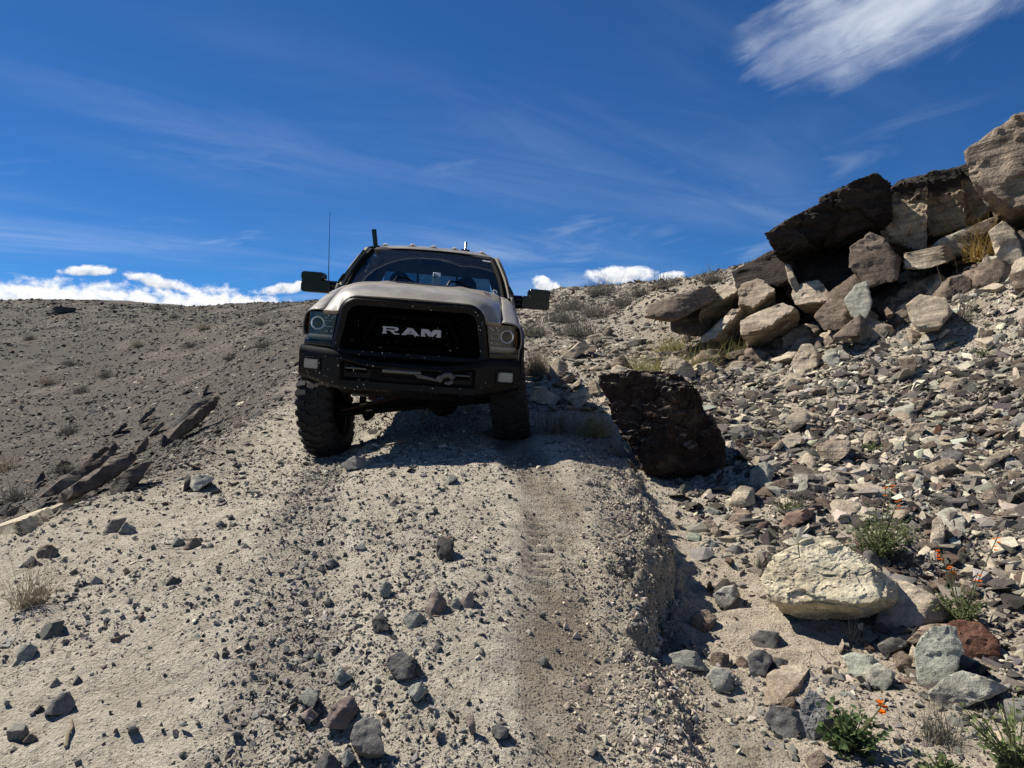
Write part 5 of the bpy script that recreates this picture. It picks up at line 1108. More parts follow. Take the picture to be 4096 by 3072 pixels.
('b', 'stone', 'dark grey stone lying loose on the left half of the trail', 'stone', 'loose stones on the left of the trail', 'greydark', 3, (-3.045, 4.579, 0.543), [(-0.036, -0.002), (-0.005, 0.028), (0.046, -0.002), (-0.005, -0.023)], 0.07, 1.0, None),
('b', 'stone', 'banded tan stone lying loose on the left half of the trail', 'stone', 'loose stones on the left of the trail', 'layer', 3, (-3.271, 5.299, 0.593), [(-0.034, 0.0), (-0.011, 0.036), (0.042, 0.018), (0.025, -0.027), (-0.022, -0.027)], 0.07, 1.0, None),
('b', 'stone', 'dark grey stone lying loose on the left half of the trail', 'stone', 'loose stones on the left of the trail', 'greydark', 3, (-3.113, 4.95, 0.578), [(-0.019, 0.009), (0.003, 0.026), (0.025, -0.015), (-0.008, -0.02)], 0.048, 1.0, None),
('b', 'stone', 'dark grey stone lying loose on the left half of the trail', 'stone', 'loose stones on the left of the trail', 'greydark', 3, (-3.064, 5.089, 0.597), [(-0.043, 0.008), (0.014, 0.03), (0.048, -0.016), (-0.02, -0.022)], 0.07, 1.0, None),
('b', 'rock_slab', 'thickest dark slab of the outcrop in the left hollow', 'slab', None, 'slabdark', 4, (-4.014, 7.071, 0.699), [(-0.389, -0.165), (-0.09, 0.023), (0.282, 0.24), (0.35, 0.169), (0.153, 0.004), (0.056, -0.05), (-0.362, -0.221)], 0.55, 1.0, None),
('b', 'rock_slab', 'dark slab behind the thickest slab in the left hollow', 'slab', None, 'slabdark', 4, (-6.605, 10.866, 0.19), [(-0.547, -0.26), (-0.174, -0.038), (0.323, 0.31), (0.671, 0.372), (0.323, 0.087), (-0.149, -0.198), (-0.447, -0.273)], 0.419, 1.0, None),
('b', 'rock_slab', 'narrow black slab above the thickest slab in the left hollow', 'slab', None, 'slabdark', 4, (-7.762, 13.546, 0.254), [(-0.385, -0.308), (0.055, 0.114), (0.185, 0.198), (0.247, 0.13), (-0.1, -0.134)], 0.3, 1.0, None),
('b', 'rock_slab', 'small black block above the left hollow outcrop', 'slab', None, 'char', 4, (-9.545, 17.647, 0.5), [(-0.182, -0.119), (0.109, 0.169), (0.198, 0.101), (-0.125, -0.151)], 0.35, 1.0, None),
('b', 'rock_slab', 'lowest slab of the outcrop in the left hollow', 'slab', None, 'slabdark', 4, (-3.4, 6.458, 0.753), [(-0.168, -0.092), (-0.038, 0.046), (0.216, 0.196), (0.169, 0.117), (-0.038, -0.11), (-0.141, -0.156)], 0.4, 1.0, None),
('b', 'rock_slab', 'thin upper slab above the small black block', 'slab', None, 'char', 4, (-9.352, 18.605, 0.813), [(-0.264, -0.165), (0.255, 0.274), (0.179, 0.087), (-0.17, -0.195)], 0.25, 1.0, None),
('b', 'rock_slab', 'second thin slab below the thin upper slab', 'slab', None, 'slabdark', 4, (-8.807, 17.605, 0.658), [(-0.171, -0.108), (0.167, 0.214), (0.127, 0.037), (-0.123, -0.144)], 0.25, 1.0, None),
('b', 'rock_slab', 'tan-faced slab right of the small black block', 'slab', None, 'layerdark', 4, (-8.075, 16.476, 0.577), [(-0.215, -0.147), (0.132, 0.192), (0.177, 0.102), (-0.094, -0.147)], 0.3, 1.0, None),
('b', 'rock_slab', 'long dark slab at the top right of the left hollow outcrop', 'slab', None, 'char', 4, (-6.525, 14.697, 1.022), [(-0.399, -0.249), (0.011, 0.132), (0.347, 0.307), (0.421, 0.267), (-0.056, -0.145), (-0.325, -0.313)], 0.35, 1.0, None),
('b', 'rock_slab', 'longest grey slab at the right end of the left hollow outcrop', 'slab', None, 'layerdark', 4, (-4.954, 11.36, 1.063), [(-0.385, -0.246), (-0.081, 0.037), (0.418, 0.432), (0.34, 0.214), (-0.003, -0.139), (-0.289, -0.298)], 0.5, 1.0, None),
('b', 'rock_slab', 'upright pointed slab in the middle of the left hollow outcrop', 'slab', None, 'slabdark', 4, (-6.938, 13.635, 0.421), [(-0.14, -0.136), (0.053, 0.195), (0.09, 0.042), (-0.003, -0.101)], 0.25, 1.0, None),
('b', 'rock_slab', 'dark triangular stone right of the pointed slab', 'slab', None, 'char', 4, (-5.943, 12.475, 0.623), [(-0.091, 0.12), (0.163, -0.0), (-0.071, -0.119)], 0.25, 1.0, None),
('b', 'rock_slab', 'grey upright stone behind the thickest slab', 'slab', None, 'slabdark', 4, (-8.285, 15.018, 0.221), [(-0.13, -0.137), (0.049, 0.209), (0.128, 0.065), (-0.047, -0.137)], 0.281, 1.0, None),
('b', 'rock_slab', 'dark stone at the left end of the hollow outcrop', 'slab', None, 'char', 4, (-8.929, 13.721, -0.192), [(-0.118, -0.097), (0.055, 0.152), (0.102, 0.027), (-0.039, -0.082)], 0.24, 1.0, None),
('b', 'rock_slab', 'dark slanting slab low in the left hollow', 'slab', None, 'char', 4, (-5.661, 8.776, 0.11), [(-0.146, -0.08), (0.005, 0.05), (0.135, 0.084), (0.005, -0.054)], 0.3, 1.0, None),
('b', 'rock_slab', 'pale grey slab near the left edge of the hollow', 'slab', None, 'layerdark', 4, (-7.198, 10.485, -0.224), [(-0.123, -0.087), (-0.015, 0.031), (0.129, 0.096), (0.009, -0.039)], 0.274, 1.0, None),
('b', 'rock_slab', 'dark slab at the left edge of the hollow', 'slab', None, 'char', 4, (-7.711, 11.04, -0.295), [(-0.136, -0.092), (0.016, 0.058), (0.104, 0.101), (0.016, -0.067)], 0.261, 1.0, None),
('b', 'rock_slab', 'dark upright rock on the trail flank left of the truck', 'slab', None, 'char', 4, (-2.735, 6.109, 0.775), [(-0.035, -0.081), (-0.014, 0.053), (0.021, 0.067), (0.028, -0.039)], 0.069, 1.0, None),
('b', 'rock_slab', 'pale green crumbly rock on the trail flank left of the truck', 'slab', None, 'palegreen', 4, (-2.666, 6.183, 0.772), [(-0.082, -0.038), (-0.061, 0.04), (0.052, 0.054), (0.123, 0.018), (-0.033, -0.074)], 0.222, 1.0, None),
('b', 'rock_slab', 'thin slab edge on the hillside above the outcrop', 'slab', None, 'slabdark', 4, (-8.276, 19.626, 1.451), [(-0.086, -0.148), (0.026, 0.137), (0.08, 0.137), (-0.019, -0.126)], 0.182, 1.0, None),
('b', 'rock_slab', 'short dark slab on the hillside above the outcrop', 'slab', None, 'char', 4, (-9.172, 20.484, 1.399), [(-0.164, -0.065), (0.141, 0.095), (0.117, 0.048), (-0.094, -0.079)], 0.2, 1.0, None),
('b', 'rock_slab', 'black rock ledge just under the left skyline', 'slab', None, 'char', 4, (-30.036, 48.304, 6.52), [(-1.094, -0.033), (-0.431, 0.188), (1.005, 0.155), (0.95, -0.066), (-0.431, -0.245)], 1.2, 1.0, None),
]


def build_rocks():
    for i, (mode, name, label, cat, group, mat, lvl, loc, pts, th, rough, up) in enumerate(ROCKS):
        rs = np.random.default_rng(1000 + i)
        P = np.array(pts)
        if mode == 'b':
            dims = (max(np.ptp(P[:, 0]) / 2, .01), max(th / 2, .01), max(np.ptp(P[:, 1]) / 2, .01))
            pl = outline_planes(pts, th, rs, up=up, taper=(loc[0] / loc[1], (loc[2] - 1.6) / loc[1]))
            me = rock_mesh(name, pl, dims, lvl, 50 + i, rough)
            o = link(name, me, ROCKM[mat], None, loc)
        else:
            # lies flat: outline in the ground plane
            pl = []
            area = sum(P[k][0] * P[(k + 1) % len(P)][1] - P[(k + 1) % len(P)][0] * P[k][1] for k in range(len(P)))
            if area < 0: P = P[::-1]
            for k in range(len(P)):
                a, b = P[k], P[(k + 1) % len(P)]
                e = b - a
                L = np.hypot(*e)
                if L < 1e-4: continue
                nx, ny = e[1] / L, -e[0] / L
                c = nx * a[0] + ny * a[1]
                if c > .01: pl.append(((nx, ny, rs.uniform(-.1, .25)), c))
            pl += [((rs.uniform(-.06, .06), rs.uniform(-.06, .06), 1), th * .6), ((0, 0, -1), th)]
            dims = (np.ptp(P[:, 0]) / 2, np.ptp(P[:, 1]) / 2, th)
            me = rock_mesh(name, pl, dims, max(lvl, 4), 50 + i, rough * .25)
            o = link(name, me, ROCKM[mat], None, (loc[0], loc[1], loc[2] + th * .35))
            N = frames(np.array([loc[0]]), np.array([loc[1]]))[0]
            o.rotation_euler = Vector((0, 0, 1)).rotation_difference(Vector(N)).to_euler()
        tag(o, label, cat, group)


build_rocks()


def single_stones():
    """loose stones one can pick apart on the talus, the hill and the gully: shared shapes, own place each"""
    rs = np.random.default_rng(23)
    protos = []
    for k in range(10):
        pl = [(tuple(rs.normal(size=3) * np.array([1, 1, 1.6])), rs.uniform(.7, 1.0)) for _ in range(13)]
        V = np.array([.5, .36, rs.uniform(.10, .22)])
        pl2 = []
        for n, c in pl:
            n = np.array(n) / np.linalg.norm(n)
            m = n / V
            L = np.linalg.norm(m)
            pl2.append((tuple(m / L), c / L))
        protos.append(rock_mesh('stone', pl2, tuple(V), 4, 300 + k, 1.2, 30, reach=1.45))
    sets = [
        ('shale_slab', 'flat plate among the chips of the right talus', 'stone', 'plates on the right talus', 190,
         lambda: (lambda y: (1.9 + .12 * (y - 4) + rs.random() * (.66 * y - 1.6), y))(4.4 + 8.5 * rs.random()), ('layer', 'tan', 'grey', 'brown', 'pale', 'char', 'palegreen', 'layerdark'), (.12, .34), .03),
        ('stone', 'loose stone scattered on the left hillside', 'stone', 'stones on the left hill', 70,
         lambda: (lambda y: (-(.32 + .4 * rs.random()) * y, y))(9 + 26 * rs.random() ** 1.4), ('char', 'brown', 'layerdark', 'char'), (.14, .36), .02),
        ('stone', 'broken stone on the rubble slope right behind the truck', 'stone', 'stones on the slope behind the truck', 55,
         lambda: (lambda y: (.5 + rs.random() * (.28 * y - .3), y))(9.5 + 12 * rs.random()), ('layer', 'tan', 'brown', 'pale', 'grey'), (.14, .42), .02),
        ('block', 'angular block among the rubble at the foot of the outcrop', 'rock', 'rubble blocks below the outcrop', 70,
         lambda: (lambda t: (np.interp(t, [0, .3, .55, .8, 1], [3.2, 4.5, 5.5, 6.5, 7.6]) + rs.normal() * .35, np.interp(t, [0, .3, .55, .8, 1], [13.6, 13.0, 12.3, 11.8, 10.8]) + rs.normal() * .45))(rs.random()), ('layer', 'brown', 'tan', 'pale', 'brown', 'layerdark'), (.30, .80), .05),
        ('stone', 'broken stone on the pale gully floor', 'stone', 'stones on the gully floor', 40,
         lambda: (lambda y: (1.15 + .05 * y + rs.random() * .42 * y, y))(2.5 + 3.6 * rs.random()), ('green', 'greydark', 'brownpale', 'grey', 'layer'), (.05, .12), .01),
    ]
    tint = dict(layer='banded tan', tan='tan', grey='grey', brown='brown', pale='cream', char='charcoal', palegreen='pale greenish', layerdark='dark banded', green='green-grey', greydark='dark grey', brownpale='purple-brown')
    for name, label, cat, group, n, pos, mats, (lo, hi), dz in sets:
        for i in range(n):
            x, y = pos()
            me0 = protos[rs.integers(len(protos))]
            o = bpy.data.objects.new(name, me0)
            COL.objects.link(o)
            if not me0.materials: me0.materials.append(ROCKM['grey'])
            o.material_slots[0].link = 'OBJECT'
            mk = mats[rs.integers(len(mats))]
            o.material_slots[0].material = ROCKM[mk]
            s0 = lognorm(rs, 1, lo, hi, 2.0)[0]
            s = s0 * (1.0 if name != 'shale_slab' else (.75 + .035 * y))
            z = float(height(np.array([x]), np.array([y]))[0])
            N = frames(np.array([x]), np.array([y]))[0] + rs.normal(size=3) * .34
            q = Vector((0, 0, 1)).rotation_difference(Vector(N).normalized()) @ Matrix.Rotation(rs.uniform(0, 6.28), 3, 'Z').to_quaternion()
            o.rotation_euler = q.to_euler()
            o.scale = (s, s * rs.uniform(.8, 1.3), s * rs.uniform(.8, 1.6) * (2.0 if name == 'block' else 1.0))
            o.location = (x, y, z + .04 * s)
            tag(o, '%s %s %s' % ('large' if s0 > .5 * (lo + hi) else 'small', tint[mk], label), cat, group)


single_stones()


# ------------------------------------------------------------------ the truck
class MB:
    """collects faces of one mesh part"""
    def __init__(s):
        s.v, s.f = [], []

    def add(s, V, F):
        o = len(s.v)
        s.v += [tuple(map(float, p)) for p in V]
        s.f += [tuple(o + i for i in f) for f in F]
        return s

    def box(s, c, d, rot=None):
        hx, hy, hz = d[0] / 2, d[1] / 2, d[2] / 2
        P = [Vector((sx * hx, sy * hy, sz * hz)) for sz in (-1, 1) for sy in (-1, 1) for sx in (-1, 1)]
        if rot is not None: P = [rot @ p for p in P]
        P = [p + Vector(c) for p in P]
        return s.add(P, [(0, 2, 3, 1), (4, 5, 7, 6), (0, 1, 5, 4), (2, 6, 7, 3), (0, 4, 6, 2), (1, 3, 7, 5)])

    def grid(s, P, closed_u=False, closed_v=False):
        P = np.asarray(P, float)
        n, m = P.shape[:2]
        idx = np.arange(n * m).reshape(n, m)
        F = []
        for i in range(n if closed_u else n - 1):
            for j in range(m if closed_v else m - 1):
                a, b = (i + 1) % n, (j + 1) % m
                F.append((idx[i, j], idx[i, b], idx[a, b], idx[a, j]))
        return s.add(P.reshape(-1, 3), F)

    def loft(s, rings, cap=True):
        """closed rings of equal count joined in order"""
        P = np.asarray(rings, float)
        n, m = P.shape[:2]
        s.grid(P, False, True)
        if cap:
            o = len(s.v) - n * m
            s.f.append(tuple(o + j for j in range(m))[::-1])
            s.f.append(tuple(o + (n - 1) * m + j for j in range(m)))
        return s

    def prism(s, pts, ax, a, b):
        """outline extruded along axis ax (0,1,2) from a to b"""
        def mk(p, q):
            return {0: (q, p[0], p[1]), 1: (p[0], q, p[1]), 2: (p[0], p[1], q)}[ax]
        n = len(pts)
        V = [mk(p, a) for p in pts] + [mk(p, b) for p in pts]
        F = [tuple(range(n))[::-1], tuple(range(n, 2 * n))] + [(i, (i + 1) % n, n + (i + 1) % n, n + i) for i in range(n)]
        return s.add(V, F)

    def tube(s, path, rad, n=10, cap=True):
        path = [Vector(p) for p in path]
        rings = []
        up = Vector((0, 0, 1))
        for i, p in enumerate(path):
            d = (path[min(i + 1, len(path) - 1)] - path[max(i - 1, 0)]).normalized()
            a = d.cross(up) if abs(d.dot(up)) < .95 else d.cross(Vector((1, 0, 0)))
            a.normalize()
            b = d.cross(a)
            r = rad[i] if isinstance(rad, (list, tuple)) else rad
            rings.append([p + a * (r * math.cos(t)) + b * (r * math.sin(t)) for t in np.linspace(0, 2 * math.pi, n, endpoint=False)])
        return s.loft(rings, cap)

    def lathe(s, prof, c, axis=1, n=32, cap=False):
        """profile of (radius, offset along axis) turned round the axis through c"""
        rings = []
        for r, h in prof:
            ring = []
            for t in np.linspace(0, 2 * math.pi, n, endpoint=False):
                u, w = r * math.cos(t), r * math.sin(t)
                p = {0: (h, u, w), 1: (u, h, w), 2: (u, w, h)}[axis]
                ring.append((c[0] + p[0], c[1] + p[1], c[2] + p[2]))
            rings.append(ring)
        return s.loft(rings, cap)

    def build(s, name, mat, parent=None, smooth=True, angle=35, bevel=0, solid=0, seg=2, offset=-1):
        me = bpy.data.meshes.new(name)
        me.from_pydata(s.v, [], s.f)
        bm = bmesh.new()
        bm.from_mesh(me)
        bmesh.ops.remove_doubles(bm, verts=bm.verts, dist=1e-5)
        bmesh.ops.recalc_face_normals(bm, faces=bm.faces)
        bm.to_mesh(me)
        bm.free()
        for p in me.polygons: p.use_smooth = smooth
        if smooth: me.set_sharp_from_angle(angle=R(angle))
        o = link(name, me, mat, parent)
        if solid:
            md = o.modifiers.new('solidify', 'SOLIDIFY')
            md.thickness, md.offset = solid, offset
        if bevel:
            md = o.modifiers.new('bevel', 'BEVEL')
            md.width, md.segments, md.limit_method, md.angle_limit = bevel, seg, 'ANGLE', R(32)
            md.harden_normals = False
        return o


def simple_mat(name, col, rough=.5, metal=0.0, coat=0.0, spec=.5, dust_or_lit=0.0, specks=0.0, bump=0.0, dustcol=(.40, .35, .28)):
    m, t, b = newmat(name)
    tc = t.node('ShaderNodeTexCoord').outputs['Object']
    c = None
    if dust_or_lit or specks or bump:
        base = t.mix(1.0, (*col,), (1, 1, 1), 'MULTIPLY')
        if dust_or_lit:
            n = t.noise(tc, 3.2, 5, .6, .3)
            up = t.sep(t.node('ShaderNodeNewGeometry').outputs['Normal'])[2]
            k = t.math('MULTIPLY', t.mapr(n, .35, .75), t.math('MULTIPLY_ADD', t.mapr(up, -.2, .9), .65, .35))
            base = t.mix(t.math('MULTIPLY', k, dust_or_lit), base, dustcol)
            rg = t.math('MULTIPLY_ADD', k, .35 * min(dust_or_lit * 2, 1), rough)
            t.put(b.inputs['Roughness'], rg)
        if specks:
            v = t.node('ShaderNodeTexVoronoi')
            t.put(v.inputs['Vector'], t.vmath('ADD', t.vmath('MULTIPLY', tc, (1, .6, .62)), t.vmath('MULTIPLY', t.noise(tc, 30, 2), (.03, .03, .03))))
            v.inputs['Scale'].default_value = 62
            sel = t.sep(v.outputs['Color'])
            k = t.math('MULTIPLY', t.mapr(v.outputs['Distance'], t.math('MULTIPLY', sel[1], .42), t.math('MULTIPLY', sel[1], .26)), t.mapr(sel[0], .90 - .06 * specks, .93 - .06 * specks))
            k = t.math('MULTIPLY', k, t.mapr(t.noise(tc, 2.0, 2), .38, .55))
            base = t.mix(k, base, (.50, .46, .39))
        t.put(b.inputs['Base Color'], base)
        if bump:
            t.put(b.inputs['Normal'], t.bump(t.noise(tc, 160, 3, .6), bump, .004))
    else:
        b.inputs['Base Color'].default_value = (*col, 1)
    if not dust_or_lit: b.inputs['Roughness'].default_value = rough
    b.inputs['Metallic'].default_value = metal
    b.inputs['Coat Weight'].default_value = coat
    b.inputs['Coat Roughness'].default_value = .06
    b.inputs['Specular IOR Level'].default_value = spec
    return m


def glass_mat(name, tint=(.55, .62, .62), clear=.9, wind=False, rough=.02):
    m = bpy.data.materials.new(name)
    m.use_nodes = True
    m.node_tree.nodes.clear()
    t = NT(m.node_tree)
    tr = t.node('ShaderNodeBsdfTransparent')
    tr.inputs[0].default_value = (*tint, 1)
    gl = t.node('ShaderNodeBsdfGlossy')
    gl.inputs['Roughness'].default_value = rough
    lw = t.node('ShaderNodeLayerWeight')
    lw.inputs[0].default_value = .5
    mx = t.node('ShaderNodeMixShader')
    t.put(mx.inputs[0], t.math('MULTIPLY_ADD', t.math('POWER', lw.outputs['Facing'], 4.0), .85, .045))
    t.l.new(tr.outputs[0], mx.inputs[1])
    t.l.new(gl.outputs[0], mx.inputs[2])
    out = mx.outputs[0]
    if wind:
        # dust film left outside the two wiped arcs
        tc = t.node('ShaderNodeTexCoord').outputs['Object']
        x, y, z = t.sep(tc)
        def arc(cx, cz, r, e=.02):
            d = t.math('SQRT', t.math('ADD', t.math('POWER', t.math('SUBTRACT', x, cx), 2.0), t.math('POWER', t.math('MULTIPLY', t.math('SUBTRACT', z, cz), 1.62), 2.0)))
            return t.mapr(d, r - e, r), t.mapr(t.math('ABSOLUTE', t.math('SUBTRACT', d, r)), .02, .0)
        a1, e1 = arc(-.02, 1.47, .70)
        a2, e2 = arc(.47, 1.47, .60)
        dirty = t.math('MINIMUM', a1, a2)
        film = t.math('MULTIPLY', dirty, t.math('MULTIPLY_ADD', t.noise(tc, 9, 5, .7), .045, -.010))
        v = t.node('ShaderNodeTexVoronoi')
        t.put(v.inputs['Vector'], tc)
        v.inputs['Scale'].default_value = 70
        sel = t.sep(v.outputs['Color'])[0]
        drop = t.math('MULTIPLY', t.mapr(v.outputs['Distance'], .30, .18), t.mapr(sel, .62, .7))
        spot = t.math('MULTIPLY', t.mapr(v.outputs['Distance'], .22, .12), t.mapr(sel, .985, .99))
        k = t.math('ADD', t.math('MULTIPLY', t.math('MULTIPLY', drop, dirty), .13), t.math('ADD', film, t.math('MULTIPLY', spot, .6)))
        rim = t.math('MULTIPLY', t.math('MINIMUM', t.math('MAXIMUM', e1, e2), t.mapr(dirty, .0, .5)), .08)
        k = t.math('MINIMUM', t.math('MAXIMUM', k, rim), .7)
        df = t.node('ShaderNodeBsdfDiffuse')
        df.inputs[0].default_value = (.46, .45, .42, 1)
        m2 = t.node('ShaderNodeMixShader')
        t.put(m2.inputs[0], k)
        t.l.new(out, m2.inputs[1])
        t.l.new(df.outputs[0], m2.inputs[2])
        out = m2.outputs[0]
    o = t.node('ShaderNodeOutputMaterial')
    t.l.new(out, o.inputs[0])
    return m


def trans_mat(name, col):
    """milky plastic that lets the daylight behind it through"""
    m = bpy.data.materials.new(name)
    m.use_nodes = True
    m.node_tree.nodes.clear()
    t = NT(m.node_tree)
    a, b = t.node('ShaderNodeBsdfTranslucent'), t.node('ShaderNodeBsdfPrincipled')
    a.inputs[0].default_value = (*col, 1)
    b.inputs['Base Color'].default_value = (*col, 1)
    b.inputs['Roughness'].default_value = .2
    mx = t.node('ShaderNodeMixShader')
    mx.inputs[0].default_value = .5
    t.l.new(a.outputs[0], mx.inputs[1])
    t.l.new(b.outputs[0], mx.inputs[2])
    o = t.node('ShaderNodeOutputMaterial')
    t.l.new(mx.outputs[0], o.inputs[0])
    return m


TM = dict(
    paint=simple_mat('tan_paint', (.245, .215, .168), .40, 0, .3, .4, dust_or_lit=.42),
    black=simple_mat('black_textured_plastic', (.0030, .0030, .0033), .42, 0, 0, .16, dust_or_lit=.02, specks=2.4, bump=.25),
    gloss=simple_mat('gloss_black', (.0035, .0035, .004), .16, 0, 0, .35, dust_or_lit=.015),
    grille=simple_mat('grille_black', (.0006, .0006, .0007), .7, 0, 0, .05, specks=.8),
    rubber=simple_mat('tyre_rubber', (.013, .0128, .0125), .8, 0, 0, .25, dust_or_lit=.10, bump=.2),
    matte=simple_mat('dusty_tan_paint', (.245, .215, .168), .8, 0, 0, .12, dust_or_lit=.4),
    seal=simple_mat('rubber_seal', (.006, .006, .006), .85, 0, 0, .08),
    dark=simple_mat('chassis_dark', (.0045, .0042, .004), .85, 0, 0, .1, dust_or_lit=.05),
    rust=simple_mat('rusty_steel', (.026, .017, .012), .9, 0, 0, .1, dust_or_lit=.25, dustcol=(.10, .075, .052)),
    chrome=simple_mat('chrome', (.72, .72, .73), .2, .55),
    silver=simple_mat('satin_silver', (.33, .335, .35), .4, .3),
    steel=simple_mat('roller_steel', (.13, .127, .11), .45, .6),
    reflector=simple_mat('lamp_reflector', (.34, .35, .36), .25, .5),
    lampdark=simple_mat('lamp_bezel', (.020, .022, .025), .22, .2),
    white=trans_mat('clear_lamp', (.80, .79, .74)),
    amber=simple_mat('amber_reflector', (.42, .14, .02), .25, .1, .4),
    interior=simple_mat('interior_grey', (.012, .012, .013), .8),
    seat=simple_mat('seat_cloth', (.012, .012, .012), .9),
    phone=simple_mat('phone_white', (.85, .87, .84), .3, 0, .3),
    strap=simple_mat('tow_strap', (.10, .092, .082), .8),
    decal=simple_mat('blue_decal', (.018, .026, .095), .5),
    sticker=simple_mat('sticker_white', (.6, .6, .56), .5),
    windshield=glass_mat('windshield_glass', (.50, .60, .62), wind=True),
    glass=glass_mat('tinted_glass', (.16, .21, .22)),
    lens=glass_mat('lamp_lens', (.86, .90, .92)),
)

truck = empty('pickup_truck', (-0.985, 6.60, CAMZ - .625))
truck.rotation_euler = (Matrix.Rotation(R(2.9), 3, 'Z') @ Matrix.Rotation(R(5.5), 3, 'X') @ Matrix.Rotation(R(4.1), 3, 'Y')).to_euler()
tag(truck, 'tan lifted pickup truck with black grille and bumper facing the camera on the trail', 'truck')
TMX = Matrix.Translation(truck.location) @ truck.rotation_euler.to_matrix().to_4x4()
TINV = TMX.inverted()


def plan(x):
    """how far the nose sweeps back towards the sides"""
    a = np.maximum(np.abs(x) - .58, 0) / .42
    return .03 + .17 * a * a


def mirrored(f):
    for s in (-1, 1): f(s)


def rrect(hw0, z0, hw1, z1, r0, r1, n=7):
    """rounded trapezium outline in (x, z), counter-clockwise"""
    pts = []
    def corner(c, a0, a1, r):
        for t in np.linspace(a0, a1, n):
            pts.append((c[0] + r * math.cos(R(t)), c[1] + r * math.sin(R(t))))
    corner((hw0 - r0, z0 + r0), -90, 0, r0)
    corner((hw1 - r1, z1 - r1), 0, 90, r1)
    corner((-hw1 + r1, z1 - r1), 90, 180, r1)
    corner((-hw0 + r0, z0 + r0), 180, 270, r0)
    return pts


def pch(x, xp, yp):
    """monotone smooth curve through points"""
    xp, yp = np.asarray(xp, float), np.asarray(yp, float)
    h, dl = np.diff(xp), np.diff(yp) / np.diff(xp)
    m = np.zeros(len(xp))
    for i in range(1, len(xp) - 1):
        m[i] = 0 if dl[i - 1] * dl[i] <= 0 else 2 * dl[i - 1] * dl[i] / (dl[i - 1] + dl[i])
    m[0], m[-1] = dl[0], dl[-1]
    x = np.clip(x, xp[0], xp[-1])
    k = np.clip(np.searchsorted(xp, x) - 1, 0, len(h) - 1)
    t = (x - xp[k]) / h[k]
    return (1 + 2 * t) * (1 - t) ** 2 * yp[k] + t * (1 - t) ** 2 * h[k] * m[k] + t * t * (3 - 2 * t) * yp[k + 1] + t * t * (t - 1) * h[k] * m[k + 1]


def build_hood():
    n, m = 81, 40
    xs = np.linspace(-.80, .80, n)
    P = np.zeros((m, n, 3))
    ax = np.abs(xs)
    y0 = plan(xs) - .018
    zfront = pch(ax, [0, .50, .545, .59, .625, .648, .660, .672, .80], [1.396, 1.388, 1.378, 1.352, 1.318, 1.280, 1.245, 1.238, 1.236])
    for j, t in enumerate(np.linspace(0, 1, m) ** 1.35):
        y = y0 + t * (1.34 - y0)
        zc = pch(y, [0, .12, .3, .7, 1.1, 1.34], [1.40, 1.448, 1.484, 1.530, 1.560, 1.570])
        zs = pch(y, [0, .12, .3, .6, 1.0, 1.34], [1.235, 1.254, 1.302, 1.380, 1.462, 1.510])
        u = np.clip(ax / .80, 0, 1)
        prof = zs + (zc - zs) * (1 - u ** 6.5)
        bulge = .014 * sstep(ax, .50, .38) * sstep(y, .15, .8)
        prof = prof + bulge
        w = 1 - (1 - np.clip((y - y0) / .26, 0, 1)) ** 2.6
        P[j, :, 0] = xs * (1 + .015 * t)
        P[j, :, 1] = y
        P[j, :, 2] = zfront * (1 - w) + prof * w
    m1 = MB()
    front = P[0].copy()
    lip = front.copy()
    lip[:, 2] -= .030
    lip[:, 1] += .012
    full = np.concatenate([lip[None], P], 0)
    m1.grid(full)
    o = m1.build('hood', TM['paint'], truck, angle=50, solid=.012)
    # dark vent patch in the rear middle of the hood
    m2 = MB()
    rows = range(26, m)
    Q = []
    for j in rows:
        t = (j - 26) / (m - 27)
        w = np.interp(t, [0, .25, 1], [.25, .33, .40])
        Q.append([(x, np.interp(x, P[j, :, 0], P[j, :, 1]), np.interp(x, P[j, :, 0], P[j, :, 2]) + .003) for x in np.linspace(-w, w, 17)])
    m2.grid(Q)
    m2.build('hood_vent', TM['black'], o, solid=.004)
    # washer nozzles and marker lumps near the windshield
    for x in (-.28, .34):
        z = np.interp(x, P[34, :, 0], P[34, :, 2])
        MB().box((x, np.interp(x, P[34, :, 0], P[34, :, 1]), z + .008), (.03, .04, .014)).build('washer_nozzle', TM['black'], o, bevel=.004)
    # printed characters on the flank of the hood
    def glyph(segs, x0, y0_, sc, name):
        g = MB()
        for (a, b, c, d) in segs:
            P2 = []
            for (u, w) in ((a, b), (c, b), (c, d), (a, d)):
                yy = y0_ + u * sc
                xx = .63 + .055 * (1 - w)
                jj = np.searchsorted(P[:, 0, 1], yy)
                jj = min(max(jj, 1), m - 1)
                zz = np.interp(xx, P[jj, :, 0], P[jj, :, 2])
                P2.append((xx, np.interp(xx, P[jj, :, 0], P[jj, :, 1]) * 0 + yy, zz + .012))
            g.add(P2, [(0, 1, 2, 3)])
        g.build(name, TM['decal'], o, smooth=False)
    eight = [(0, 0, .25, 1), (.75, 0, 1, 1), (.25, .8, .75, 1), (.25, .42, .75, .58), (.25, 0, .75, .2)]
    nine = [(.75, 0, 1, 1), (0, .42, .25, 1), (.25, .8, .75, 1), (.25, .42, .75, .58), (.25, 0, .75, .2)]
    dee = [(0, 0, .25, 1), (.75, .12, 1, .88), (.25, .84, .75, 1), (.25, 0, .75, .16)]
    glyph(eight, 0, .70, .085, 'decal_letter')
    glyph(nine, 0, .82, .085, 'decal_letter')
    glyph(dee, 0, .97, .085, 'decal_letter')
    return P


HOODP = build_hood()


